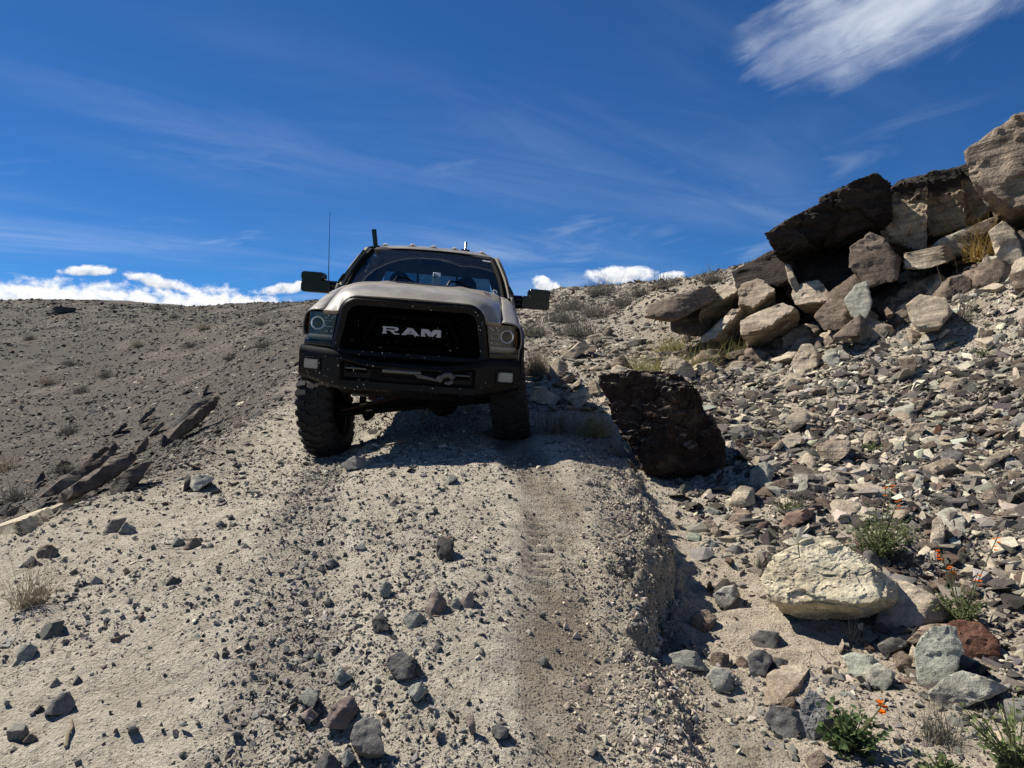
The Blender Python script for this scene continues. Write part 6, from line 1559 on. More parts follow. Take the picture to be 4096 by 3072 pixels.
def build_fender(s):
    n, m = 40, 14
    P = np.zeros((n, m, 3))
    for i, t in enumerate(np.linspace(0, 1, n)):
        y = None
        for k in range(m):
            q = k / (m - 1)
            # cross-section from the hood gap outwards, then down
            if q < .55:
                e = q / .55
                x = .808 + .19 * math.sin(e * math.pi / 2)
                drop = .155 * (1 - math.cos(e * math.pi / 2))
            else:
                x = .998 + .012 * math.sin((q - .55) / .45 * math.pi)
                drop = None
            yy = plan(np.array([min(x, .98)]))[0] + .004 + t * (1.42 - plan(np.array([min(x, .98)]))[0])
            zs = np.interp(yy, [0, .12, .3, .6, 1.0, 1.42], [1.235, 1.254, 1.301, 1.378, 1.459, 1.515])
            ztop = zs - .004
            if drop is not None:
                z = ztop - drop * np.interp(yy, [0, .3, 1.42], [.55, .8, 1.15])
            else:
                zsh = ztop - .155 * np.interp(yy, [0, .3, 1.42], [.55, .8, 1.15])
                dy = yy - 1.04
                arch = .60 + (math.sqrt(max(.56 ** 2 - dy * dy, 0)) if abs(dy) < .56 else 0)
                low = max(arch, .62) if yy > .42 else 1.0
                low = min(low, zsh - .02)
                z = zsh + (low - zsh) * (q - .55) / .45
            P[i, k] = (s * x, yy, z)
    f = MB().grid(P).build('fender', TM['paint'], truck, angle=45, solid=.01)
    # black flare along the wheel arch
    pts = [(s * 1.02, 1.04 + .58 * math.cos(a), .58 + .58 * math.sin(a)) for a in np.linspace(-.15, math.pi + .05, 22)]
    rings = []
    for p in pts:
        c = Vector((0, 1.04, .58))
        d = (Vector((0, p[1], p[2])) - c).normalized()
        rings.append([Vector(p) + d * a + Vector((s * b, 0, 0)) for a, b in ((-.01, -.06), (-.015, .035), (.02, .045), (.055, .02), (.06, -.04))])
    MB().loft(rings).build('wheel_flare', TM['black'], f, angle=40)


mirrored(build_fender)


def build_cab():
    # lower cab sides (doors), shell behind
    def side(s):
        n, m = 2, 10
        for nm, ya, yb in (('front_door', 1.46, 2.60), ('rear_door', 2.62, 3.62)):
            P = []
            for y in np.linspace(ya, yb, 6):
                row = []
                for q in np.linspace(0, 1, m):
                    z = .62 + q * .90
                    x = .985 + .030 * math.sin(q * math.pi * .9) - (.035 * max(q - .8, 0) / .2)
                    row.append((s * x, y, z))
                P.append(row)
            d = MB().grid(P).build(nm, TM['paint'], truck, angle=40, solid=.03, offset=-1 if s > 0 else -1)
            MB().box((s * 1.025, yb - .14, 1.36), (.03, .17, .035)).build('door_handle', TM['black'], d, bevel=.008)
            # window frame and glass leaning in
            zt = 1.945
            pts = [(ya + .04 + (.50 if nm == 'front_door' else 0), zt), (yb - .03, zt), (yb - .03, 1.55), (ya + .04, 1.55)]
            g = MB()
            def lean(z): return .955 - (z - 1.52) * .42
            g.add([(s * lean(z), y, z) for y, z in pts], [(0, 1, 2, 3)])
            g.build('side_window', TM['glass'], d, smooth=False, solid=.005)
            MB().box((s * lean(1.74), yb, 1.74), (.035, .07, .50), Matrix.Rotation(R(-22.8) * s, 3, 'Y')).build('window_pillar', TM['seal'], d)
        # A pillar: tan body strip with a black seal inside
        def strip(name, mat, a, b, wa, wb, dep):
            a, b = Vector(a), Vector(b)
            rings = []
            for t in np.linspace(0, 1, 9):
                p = a.lerp(b, t)
                p.y += -.02 * math.sin(t * math.pi)
                p.x += s * .022 * math.sin(t * math.pi)
                w = wa + (wb - wa) * t
                rings.append([p + Vector((s * dx * w, dy, dz)) for dx, dy, dz in ((-.5, .012, -.004), (-.1, -.006, .006), (.4, .014, 0), (.62, dep, -.02), (-.5, dep, -.02))])
            return MB().loft(rings).build(name, mat, truck, angle=50)
        strip('pillar', TM['matte'], (s * .925, 1.50, 1.500), (s * .765, 2.20, 1.985), .070, .070, .14)
        strip('windshield_seal', TM['seal'], (s * .862, 1.482, 1.508), (s * .713, 2.165, 1.972), .070, .066, .03)
    mirrored(side)
    # rocker and floor
    MB().box((0, 2.55, .66), (1.9, 2.2, .10)).build('floor_pan', TM['dark'], truck)
    MB().box((0, 1.42, 1.05), (1.86, .06, .86)).build('firewall', TM['dark'], truck)
    # roof, still rising behind the top of the windshield
    def roof_z(yy, q):
        crown = np.interp(yy, [2.10, 2.18, 2.35, 2.60, 2.95, 3.6], [1.992, 2.018, 2.055, 2.088, 2.100, 2.085])
        return crown - .060 * abs(q) ** 2.6 - .06 * max(abs(q) - .86, 0) / .14
    P = []
    for t in np.linspace(0, 1, 16):
        y = 2.13 + t * 1.50
        row = []
        for q in np.linspace(-1, 1, 25):
            x = q * .80
            yy = y + (.085 * q * q * (1 - t) ** 2)
            z = roof_z(yy, q) - .06 * max(t - .85, 0) / .15
            row.append((x, yy, z))
        P.append(row)
    roof = MB().grid(P).build('roof', TM['paint'], truck, angle=60, solid=.03)
    # cab rear wall with window opening
    w = MB()
    w.box((0, 3.66, 1.10), (1.90, .05, .92))
    w.box((0, 3.635, 1.895), (1.56, .05, .20))
    for s in (-1, 1): w.box((s * .83, 3.65, 1.76), (.20, .05, .46), Matrix.Rotation(R(-20) * s, 3, 'Y'))
    w.build('rear_wall', TM['paint'], truck)
    g = MB()
    g.add([(-.76, 3.655, 1.56), (.76, 3.655, 1.56), (.72, 3.645, 1.80), (-.72, 3.645, 1.80)], [(0, 1, 2, 3)])
    rw = g.build('rear_window', TM['glass'], truck, smooth=False)
    d = MB()
    for x in (-.27, .27): d.box((x, 3.64, 1.68), (.032, .02, .24))
    d.box((0, 3.645, 1.57), (1.5, .02, .03))
    d.build('window_divider', TM['gloss'], rw)
    # windshield
    P = []
    for t in np.linspace(0, 1, 14):
        hw = .858 + (.705 - .858) * t
        row = []
        for q in np.linspace(-1, 1, 25):
            y = 1.37 + .765 * t + .125 * q * q * (1 - .3 * t)
            z = 1.520 + .475 * t + .012 * math.sin(t * math.pi) - .022 * q * q
            row.append((q * hw, y, z))
        P.append(row)
    ws = MB().grid(P).build('windshield', TM['windshield'], truck, angle=80)
    WS = np.array(P)
    # stickers: pale strip top right, small oval bottom right
    def on_glass(t, q, off=.006):
        hw = .858 + (.705 - .858) * t
        return (q * hw, 1.37 + .765 * t + .125 * q * q * (1 - .3 * t) - off, 1.520 + .475 * t + .012 * math.sin(t * math.pi) - .022 * q * q + off)
    st = MB()
    for k in range(7):
        q0 = .83 + k * .021
        st.add([on_glass(.865, q0), on_glass(.865, q0 + .014), on_glass(.905, q0 + .014), on_glass(.905, q0)], [(0, 1, 2, 3)])
    st.build('windshield_sticker', TM['sticker'], ws, smooth=False)
    ov = [on_glass(.10 + .055 * math.sin(a), .90 + .032 * math.cos(a)) for a in np.linspace(0, 2 * math.pi, 20, endpoint=False)]
    ovl = MB().add(ov, [tuple(range(20))]).build('round_sticker', TM['sticker'], ws, smooth=False)
    ov2 = [on_glass(.10 + .035 * math.sin(a), .90 + .022 * math.cos(a), .009) for a in np.linspace(0, 2 * math.pi, 20, endpoint=False)]
    MB().add(ov2, [tuple(range(20))]).build('round_sticker', TM['decal'], ws, smooth=False)
    # black band round the glass
    b = MB()
    b.tube([on_glass(0.0, q, .004) for q in np.linspace(-1, 1, 25)], .016, 6)
    b.tube([on_glass(1.0, q, .003) for q in np.linspace(-1, 1, 25)], .012, 6)
    b.build('windshield_trim', TM['seal'], truck)
    cw = MB()
    cw.grid([[(x, 1.30 + .13 * (x / .86) ** 2 + dy, 1.535 - .03 * (x / .86) ** 2 + dz) for x in np.linspace(-.88, .88, 15)] for dy, dz in ((0, -.03), (.05, -.02), (.09, .0))])
    cw.build('cowl', TM['black'], truck, solid=.01)
    # wipers: arm plus blade lying along the foot of the glass
    for q0, q1 in ((-.42, .06), (.26, .70)):
        wi = MB()
        a, bb = on_glass(.015, q0, .03), on_glass(.075, q0 + .16, .045)
        wi.tube([a, on_glass(.13, q0 + .05, .05), on_glass(.13, q0 + .17, .05), on_glass(.06, q0 + .30, .03)], [.015, .013, .012, .010], 6)
        wi.tube([on_glass(.03, q0 + .02, .022), on_glass(.055, (q0 + q1) / 2, .03), on_glass(.03, q1, .022)], .010, 6)
        wi.build('wiper', TM['gloss'], truck)
    # marker lamps on the roof edge
    for x in (-.585, -.255, 0.0, .255, .585):
        q = x / .80
        y = 2.36 + .085 * q * q
        z = roof_z(y + .05, q) - .012
        P = []
        for t, (l, h) in enumerate(((0, .0), (.012, .030), (.045, .042), (.10, .030), (.125, 0))):
            P.append([(x + dx * (.048 - .012 * (h / .042)), y + l, z + h * f) for dx, f in ((-1, 0), (-.85, .8), (-.5, 1), (0, 1.03), (.5, 1), (.85, .8), (1, 0))])
        lm = MB().grid(P).build('marker_lamp', TM['white'], roof, angle=50)
        MB().box((x, y + .060, z + .002), (.112, .15, .008)).build('lamp_base', TM['black'], lm, bevel=.003)
        MB().box((x, y + .004, z + .017), (.014, .010, .010)).build('lamp_screw', TM['black'], lm)
    # antennas
    a = MB()
    a.box((-.70, 2.34, 2.006), (.13, .16, .022), Matrix.Rotation(R(-10), 3, 'Y'))
    a.box((-.705, 2.34, 2.115), (.055, .035, .21), Matrix.Rotation(R(-9), 3, 'Y'))
    a.build('paddle_antenna', TM['gloss'], roof, bevel=.008)
    fin = MB()
    fin.prism([(2.46, 2.065), (2.62, 2.065), (2.61, 2.18), (2.585, 2.185), (2.53, 2.105)], 0, .365, .395)
    fin.box((.38, 2.55, 2.066), (.11, .19, .030))
    fin.build('fin_antenna', TM['gloss'], roof, bevel=.008)
    MB().tube([(-.915, .82, 1.36), (-.935, .85, 1.75), (-.955, .88, 2.20)], [.006, .0035, .002], 6).build('whip_antenna', TM['gloss'], truck)
    MB().lathe([(.018, 0), (.016, .03), (.007, .05)], (-.915, .82, 1.335), 2, 12, True).build('antenna_base', TM['gloss'], truck)
    # mirrors
    def mirror(s):
        root = MB()
        root.tube([(s * .94, 1.70, 1.495), (s * 1.05, 1.69, 1.50), (s * 1.18, 1.69, 1.505)], [.055, .050, .050], 10)
        root.tube([(s * .94, 1.70, 1.445), (s * 1.05, 1.69, 1.450), (s * 1.18, 1.69, 1.455)], [.055, .050, .050], 10)
        root.prism([(s * .90, 1.40), (s * .98, 1.40), (s * .97, 1.56), (s * .92, 1.64)], 1, 1.58, 1.72)
        arm = root.build('mirror_arm', TM['gloss'], truck, bevel=.006)
        # housing: lower body and raised head with a bright line between
        def shell(x0, x1, z0, z1, name, mat, r=.035, par=arm):
            rings = []
            out = rrect((x1 - x0) / 2, z0, (x1 - x0) / 2, z1, r, r, 5)
            cx = (x0 + x1) / 2
            zc = (z0 + z1) / 2
            for y, k in ((1.60, .90), (1.612, .97), (1.65, 1.0), (1.80, 1.0)):
                rings.append([(s * (cx + px * k), y, zc + (pz - zc) * k) for px, pz in out])
            return MB().loft(rings).build(name, mat, par, angle=40)
        shell(1.055, 1.385, 1.405, 1.522, 'mirror_housing', TM['gloss'])
        shell(1.06, 1.380, 1.512, 1.540, 'mirror_band', TM['gloss'], .006)
        shell(1.135, 1.385, 1.532, 1.632, 'mirror_head', TM['gloss'])
    mirrored(mirror)
    # interior
    dash = MB()
    dash.grid([[(x, y, z - .05 * (x / .85) ** 2) for x in np.linspace(-.85, .85, 12)] for y, z in ((1.44, 1.50), (1.60, 1.505), (1.78, 1.49), (1.86, 1.42), (1.86, 1.05))])
    dash.build('dashboard', TM['interior'], truck, solid=.02)
    for x in (-.42, .42):
        st = MB()
        st.prism([(-.25, .80), (.25, .80), (.26, 1.30), (.20, 1.50), (-.20, 1.50), (-.26, 1.30)], 1, 2.62, 2.78)
        st.box((x * 0, 2.40, .86), (.50, .50, .16))
        for i in range(len(st.v)): st.v[i] = (st.v[i][0] + x, st.v[i][1], st.v[i][2])
        se = st.build('seat', TM['seat'], truck, bevel=.04)
        h = MB()
        h.lathe([(.0, -.06), (.09, -.055), (.125, -.02), (.13, .02), (.10, .055), (0, .06)], (x, 2.70, 1.635), 1, 16)
        h.build('headrest', TM['seat'], se)
    rs_ = MB()
    rs_.box((0, 3.30, 1.22), (1.5, .16, .58))
    rs_.box((0, 3.05, .95), (1.5, .5, .16))
    for x in (-.45, .45): rs_.box((x, 3.30, 1.57), (.26, .10, .14))
    rs_.build('rear_bench', TM['seat'], truck, bevel=.03)
    sw = MB()
    sw.tube([(.42 + .19 * math.cos(a), 2.00 - .06 * math.sin(a), 1.40 + .19 * math.sin(a)) for a in np.linspace(0, 2 * math.pi, 25)], .016, 8)
    sw.box((.42, 2.0, 1.40), (.34, .03, .05))
    sw.build('steering_wheel', TM['interior'], truck)
    ph = MB().box((.10, 1.62, 1.645), (.085, .010, .170), Matrix.Rotation(R(-14), 3, 'X')).build('phone', TM['phone'], truck, bevel=.012)
    cl = MB()
    for dx, dz in ((-.020, .058), (-.020, .028), (.004, .043)):
        cl.lathe([(.011, -.004), (.011, .002), (0, .003)], (.10 + dx, 1.605 - dz * .24, 1.645 + dz), 1, 12, True)
    cl.build('phone_camera', TM['gloss'], ph)
    MB().tube([(.10, 1.66, 1.50), (.10, 1.64, 1.58)], .012, 8).build('phone_mount', TM['interior'], truck)
    rv = MB().box((0, 1.98, 1.865), (.25, .03, .07)).build('rear_view_mirror', TM['interior'], truck, bevel=.015)


build_cab()


def build_bed():
    def side(s):
        P = []
        for y in np.linspace(3.70, 5.85, 44):
            dy = y - 4.83
            arch = .60 + (math.sqrt(max(.55 ** 2 - dy * dy, 0)) if abs(dy) < .55 else 0)
            low = max(arch, .68)
            P.append([(s * (.985 + .03 * math.sin(q * 2.8)), y, low + (1.50 - low) * q) for q in np.linspace(0, 1, 9)])
        b = MB().grid(P).build('bed_side', TM['paint'], truck, angle=40, solid=.05)
        MB().box((s * .97, 4.77, 1.505), (.09, 2.15, .03)).build('bed_rail', TM['black'], b, bevel=.006)
        MB().box((s * .985, 5.86, 1.25), (.06, .05, .36)).build('tail_lamp', simple_mat('tail_lamp_red', (.25, .01, .01), .2), b, bevel=.01)
    mirrored(side)
    MB().box((0, 4.77, .86), (1.80, 2.1, .05)).build('bed_floor', TM['black'], truck)
    MB().box((0, 5.83, 1.19), (1.90, .06, .62)).build('tailgate', TM['paint'], truck, bevel=.01)
    MB().box((0, 5.95, .72), (1.86, .16, .18)).build('rear_bumper', TM['black'], truck, bevel=.03)
    MB().box((0, 3.72, 1.18), (1.9, .05, .62)).build('bed_front', TM['paint'], truck)


build_bed()


def build_grille():
    out = rrect(.712, .842, .655, 1.380, .05, .150)
    inn = rrect(.630, .900, .580, 1.302, .04, .105)
    mid = rrect(.682, .862, .628, 1.356, .05, .135)
    n = len(out)
    def ring(o, y, top=0.0):
        return [(x, y + plan(np.array([x]))[0] * .75 + (z - .85) * top, z) for x, z in o]
    m = MB()
    m.loft([ring(out, .06), ring(out, -.015, .02), ring(mid, -.045, .02), ring(inn, -.030, .02), ring(inn, .10)], cap=False)
    su = m.build('grille_surround', TM['black'], truck, angle=30)
    # insert: back plate, honeycomb bars, inner frame round the name
    MB().prism([(x * 1.02, z) for x, z in rrect(.635, .895, .585, 1.307, .04, .10)], 1, .115, .125).build('grille_back', TM['grille'], su)
    hc = MB()
    for r_ in range(9):
        z = .92 + r_ * .045
        hw = .605 - (z - .9) * .13
        k = int(hw / .052)
        for c in range(-k, k + 1):
            x = c * .052 + (.026 if r_ % 2 else 0)
            if abs(x) > hw: continue
            hc.box((x, .085, z), (.007, .04, .028))
            hc.box((x + .013, .085, z + .0205), (.030, .04, .007), Matrix.Rotation(R(-32), 3, 'Y'))
            hc.box((x - .013, .085, z + .0205), (.030, .04, .007), Matrix.Rotation(R(32), 3, 'Y'))
    hc.build('grille_mesh', TM['grille'], su, smooth=False)
    fo = rrect(.44, .925, .36, 1.235, .10, .07)
    fi = rrect(.405, .950, .330, 1.205, .09, .055)
    f = MB()
    f.loft([[(x, .07, z) for x, z in fo], [(x, .035, z) for x, z in fo], [(x, .030, z) for x, z in fi], [(x, .075, z) for x, z in fi]], cap=False)
    f.build('grille_frame', TM['grille'], su, angle=30)
    MB().prism(rrect(.335, 1.045, .315, 1.155, .03, .03), 1, .030, .075).build('name_plate', TM['grille'], su, bevel=.006)
    # letters, heavy and wide
    H = .066
    def letter(polys, x0, w, name='letter'):
        L = MB()
        for p in polys:
            L.prism([((x0 + a * w), 1.0665 + b * H) for a, b in p], 1, .012, .031)
        return L.build(name, TM['silver'], su, smooth=False, bevel=.0015)
    Rp = [[(0, 0), (.28, 0), (.28, .18), (.225, .18), (.225, .82), (.28, 1.0), (0, 1.0), (0, .82), (.05, .82), (.05, .18), (0, .18)],
          [(.225, .80), (.225, 1.0), (.80, 1.0), (.92, .93), (.97, .82), (.97, .62), (.92, .50), (.80, .44), (.225, .44), (.225, .60), (.70, .60), (.77, .64), (.77, .76), (.70, .80)],
          [(.45, .44), (.66, .44), (.80, .18), (1.02, .18), (1.02, 0), (.70, 0)]]
    Ap = [[(0, 0), (.26, 0), (.62, .82), (.40, 1.0), (.36, 1.0)], [(.36, 1.0), (.62, 1.0), (1.04, 0), (.74, 0), (.42, .82)], [(.22, .17), (.22, .36), (.80, .36), (.80, .17)]]
    Mp = [[(0, 0), (.24, 0), (.24, .16), (.20, .16), (.20, 1.0), (0, 1.0)], [(0.20, 1.0), (.36, 1.0), (.56, .46), (.46, .0), (.42, 0), (.20, .60)],
          [(.80, 1.0), (.64, 1.0), (.44, .46), (.54, 0), (.58, 0), (.80, .60)], [(.76, 0), (1.0, 0), (1.0, 1.0), (.80, 1.0), (.80, .16), (.76, .16)]]
    letter(Rp, -.262, .150)
    letter(Ap, -.092, .160)
    letter(Mp, .085, .178)


build_grille()


def build_headlight(s):
    # curved housing from the grille to the side
    xi0, xi1, xo = .712, .672, .975
    def pt(u, w, off):
        """u 0 inner..1 outer, w 0 bottom..1 top"""
        xin = xi0 + (xi1 - xi0) * w
        x = xin + (xo - .008 * w - xin) * u
        z = .962 + (.262 - .010 * u) * w
        y = plan(np.array([x]))[0] + .010 + off + .05 * max(u - .8, 0) ** 2 * 12
        return (s * x, y, z)
    N = 12
    g = MB().grid([[pt(u, w, .0) for u in np.linspace(0, 1, N)] for w in np.linspace(0, 1, 8)])
    b = MB()
    b.grid([[pt(u, w, .065) for u in np.linspace(0, 1, N)] for w in np.linspace(0, 1, 8)])
    for w in (0, 1): b.grid([[pt(u, w, o) for u in np.linspace(0, 1, N)] for o in (.0, .066)])
    for u in (0, 1): b.grid([[pt(u, w, o) for w in np.linspace(0, 1, 8)] for o in (.0, .066)])
    hl = b.build('headlight', TM['lampdark'], truck, angle=40)
    g.build('headlight_lens', TM['lens'], hl, angle=60)
    cx, cy, cz = pt(.62, .60, .040)
    MB().lathe([(.062, .02), (.064, -.006), (.056, -.012), (.049, -.008), (.047, .01)], (cx, cy, cz), 1, 36).build('projector_ring', TM['chrome'], hl)
    MB().lathe([(.047, .012), (.042, -.004), (.030, -.012), (.015, -.016), (.0005, -.017)], (cx, cy, cz), 1, 28).build('projector_lens', TM['gloss'], hl)
    # slim frame beside the projector
    x0, _, _ = pt(.12, .60, 0)
    fr = MB()
    a, c = min(x0, cx - s * .07), max(x0, cx - s * .07)
    yb = pt(.22, .6, .045)[1]
    loop = [(a, cz - .024), (c, cz - .024), (c, cz + .024), (a, cz + .024), (a, cz - .024)]
    fr.tube([(x, yb, z) for x, z in loop], .0035, 6)
    fr.build('bezel_frame', TM['chrome'], hl)
    # small inner reflectors and the lower strip
    d = MB()
    for u, w in ((.10, .86), (.30, .88), (.10, .34), (.28, .33), (.16, .80), (.36, .80)):
        x, y, z = pt(u, w, .055)
        d.box((x, y, z), (.016, .01, .012), Matrix.Rotation(R(35), 3, 'Y'))
    d.build('reflector_facets', TM['reflector'], hl, smooth=False)['kind'] = 'stuff'
    st = MB()
    st.grid([[pt(u, w, o) for u in np.linspace(.03, .93, 12)] for w, o in ((.06, .045), (.10, .03), (.20, .025), (.235, .05))])
    st.build('turn_strip', simple_mat('turn_strip_grey', (.30, .30, .28), .3, .3), hl, angle=60)
    am = MB()
    am.grid([[pt(u, w, .03) for u in np.linspace(.93, .995, 4)] for w in np.linspace(.1, .8, 5)])
    am.build('side_reflector', TM['amber'], hl)
    # black filler below the lamp
    f = MB()
    f.grid([[(s * x, plan(np.array([x]))[0] + .012 + o, z) for x in np.linspace(.715, .985, 8)] for z, o in ((.900, .03), (.902, .0), (.930, -.004), (.957, .0), (.958, .04))])
    f.build('lamp_filler', TM['gloss'], truck)


mirrored(build_headlight)


def build_bumper():
    # section rings along x: front face with raised wings, recessed middle
    xs = [-1.005, -1.0, -.985, -.95, -.90, -.82, -.74, -.66, -.60, -.585, -.57, -.555, -.50, -.40, -.30, -.15, 0]
    xs = xs + [-x for x in xs[-2::-1]]
    rings = []
    for x in xs:
        a = abs(x)
        zt = np.interp(a, [0, .36, .48, .60, .66, .70, 1.0], [.818, .822, .850, .872, .895, .905, .908])
        zb = np.interp(a, [0, .55, .62, .80, 1.0], [.548, .548, .552, .585, .628])
        yf = -.115 + .20 * sstep(np.array([a]), .55, 1.06)[0] ** 1.0 + (.16 if a > 1.002 else 0)
        rec = sstep(np.array([a]), .600, .570)[0]        # middle set back
        y1 = yf + .060 * rec
        zm1, zm0 = zt - .055, zb + .085
        rings.append([(x, .22, zt - .01), (x, yf + .075, zt), (x, yf + .030, zt - .008), (x, yf + .006, zt - .040), (x, yf + .012 * rec + .0, zm1 - .012 * (1 - rec)),
                      (x, y1, zm1 - .030), (x, y1, zm0 + .030), (x, yf + .012 * rec, zm0 + .002), (x, yf + .010, zb + .030), (x, yf + .045, zb), (x, .24, zb + .02)])
    b = MB().loft(rings).build('front_bumper', TM['black'], truck, angle=32)
    # fog lamps in pockets on the wings
    def fog(s):
        x = .865
        yf = -.115 + .20 * sstep(np.array([x]), .55, 1.06)[0]
        ang = Matrix.Rotation(R(14) * s, 3, 'Z')
        def tr(p): return ang @ Vector(p) + Vector((s * x, yf - .016, .752))
        fr = MB()
        o1, o2 = rrect(.088, -.060, .088, .060, .02, .02, 4), rrect(.070, -.043, .070, .043, .016, .016, 4)
        fr.loft([[tr((px, .03, pz)) for px, pz in o1], [tr((px, -.020, pz)) for px, pz in o1], [tr((px, -.024, pz)) for px, pz in o2], [tr((px, .03, pz)) for px, pz in o2]], cap=False)
        f = fr.build('fog_lamp', TM['black'], b, angle=30)
        rf = MB()
        cols = np.linspace(-.069, .069, 25)
        rf.grid([[tr((cx, -.014 + (.005 if i % 2 else 0), z)) for i, cx in enumerate(cols)] for z in np.linspace(-.042, .042, 4)])
        rf.build('fog_reflector', TM['reflector'], f, smooth=False)
        ln = MB()
        ln.grid([[tr((cx, -.021, z)) for cx in np.linspace(-.07, .07, 9)] for z in np.linspace(-.043, .043, 4)])
        ln.build('fog_lens', TM['lens'], f)
    mirrored(fog)
    # winch fairlead: rollers in a frame, hook and strap
    w = MB()
    w.box((0, -.055, .705), (.66, .04, .14))
    fl = w.build('winch_fairlead', TM['dark'], b, bevel=.008)
    MB().lathe([(.006, -.172), (.021, -.17), (.021, .17), (.006, .172)], (-.055, -.085, .742), 0, 16, True).build('winch_roller', TM['steel'], fl)
    MB().lathe([(.006, -.172), (.021, -.17), (.021, .17), (.006, .172)], (-.055, -.085, .668), 0, 16, True).build('winch_roller', TM['dark'], fl)
    st = MB()
    st.tube([(.07, -.10, .726), (.16, -.115, .712), (.27, -.115, .690)], [.010, .012, .014], 8)
    st.tube([(.08, -.095, .706), (.17, -.11, .700), (.27, -.115, .688)], .008, 8)
    st.build('winch_strap', TM['strap'], fl)
    hk = MB()
    hk.tube([(.262, -.12, .690), (.300, -.125, .722), (.335, -.125, .745), (.375, -.125, .748), (.402, -.125, .722), (.398, -.125, .690), (.365, -.125, .672), (.33, -.125, .676)], [.018, .022, .026, .027, .026, .022, .017, .010], 10)
    hk.box((.285, -.125, .708), (.035, .05, .055), Matrix.Rotation(R(-40), 3, 'Y'))
    hk.build('winch_hook', TM['strap'], fl)
    # tow hooks in slots
    def tow(s):
        t = MB()
        t.box((s * .46, -.062, .735), (.19, .03, .055))
        sl = t.build('tow_slot', TM['grille'], b, bevel=.006)
        MB().tube([(s * .55, -.075, .744), (s * .50, -.095, .748), (s * .42, -.095, .746), (s * .37, -.075, .742)], .009, 8).build('tow_hook', TM['steel'], sl)
    mirrored(tow)
    # valance and brackets below
    MB().grid([[(x, -.06 + .10 * (abs(x) / .6) ** 2 + o, z) for x in np.linspace(-.60, .60, 13)] for z, o in ((.552, 0), (.520, .03), (.50, .14))]).build('valance', TM['dark'], b, solid=.01)
    return b


build_bumper()


def wheel(name_pos, centre_world, axis_dir, steer=0.0, detail=True):
    """tyre with lugs, rim; centre and axle direction in truck space"""
    root = empty('wheel', (0, 0, 0), truck)
    c = TINV @ Vector(centre_world)
    ax = (TINV.to_3x3() @ Vector(axis_dir)).normalized()
    root.location = c
    root.rotation_euler = Vector((1, 0, 0)).rotation_difference(ax).to_euler()
    Rr, W = .470, .335
    h = W / 2
    prof = [(.255, -h * .72), (.30, -h * .98), (.36, -h * 1.04), (.415, -h * .99), (.445, -h * .86), (.452, -h * .45), (.453, 0), (.452, h * .45), (.445, h * .86), (.415, h * .99), (.36, h * 1.04), (.30, h * .98), (.255, h * .72)]
    ty = MB().lathe(prof, (0, 0, 0), 0, 64)
    nl = 27
    def lug(a, x0, x1, da0, da1, skew, r0=.447, r1=Rr, notch=0.0):
        pts = []
        P8 = [(x0, -da0), (x0 + (x1 - x0) * .45, -da0 * 1.15 + skew), (x1, -da1 + skew), (x1, da1 + skew), (x0 + (x1 - x0) * .5, da0 * .75 + skew), (x0, da0)]
        lo = [(x, (r0) * math.cos(a + t), (r0) * math.sin(a + t)) for x, t in P8]
        def top(x):
            return r1 - .020 * max(abs(x) / h - .72, 0) / .28
        hi = [(x * .985, top(x) * math.cos(a + t * .88), top(x) * math.sin(a + t * .88)) for x, t in P8]
        k = len(P8)
        F = [tuple(range(k, 2 * k))] + [(i, (i + 1) % k, k + (i + 1) % k, k + i) for i in range(k)]
        ty.add(lo + hi, F)
    for i in range(nl):
        a = 2 * math.pi * i / nl
        w = 2 * math.pi / nl
        odd = i % 2
        lug(a, -h * 1.0, -h * (.38 if odd else .46), w * .34, w * .26, w * .18)
        lug(a + w * .5, h * 1.0, h * (.46 if odd else .38), w * .34, w * .26, -w * .18)
        lug(a + w * .35, -h * .36, h * .06, w * .28, w * .20, w * .30)
        lug(a + w * .80, -h * .02, h * .36, w * .22, w * .26, -w * .28)
        # side biters
        for s in (-1, 1):
            aa = a + (0 if s < 0 else w * .5)
            ty.box((s * h * 1.00, .415 * math.cos(aa), .415 * math.sin(aa)), (.022, .052, .045 if odd else .032), Matrix.Rotation(aa, 3, 'X'))
    t = ty.build('tyre', TM['rubber'], root, angle=28)
    rm = MB()
    rm.lathe([(.258, -h * .72), (.262, -h * .80), (.245, -h * .78), (.225, -h * .35), (.225, h * .5), (.245, h * .78), (.262, h * .80), (.258, h * .72)], (0, 0, 0), 0, 40)
    rm.lathe([(.225, 0), (.20, .05 * 0), (.09, .02), (.06, .05), (.001, .05)], (0, 0, 0), 0, 40)
    for k in range(8):
        a = k * math.pi / 4
        rm.box((.02, .15 * math.cos(a), .15 * math.sin(a)), (.05, .05, .16), Matrix.Rotation(a + math.pi / 2, 3, 'X'))
    rm.build('rim', TM['gloss'], root, angle=35)
    return root


def ground_z(x, y):
    return float(height(np.array([x]), np.array([y]))[0])


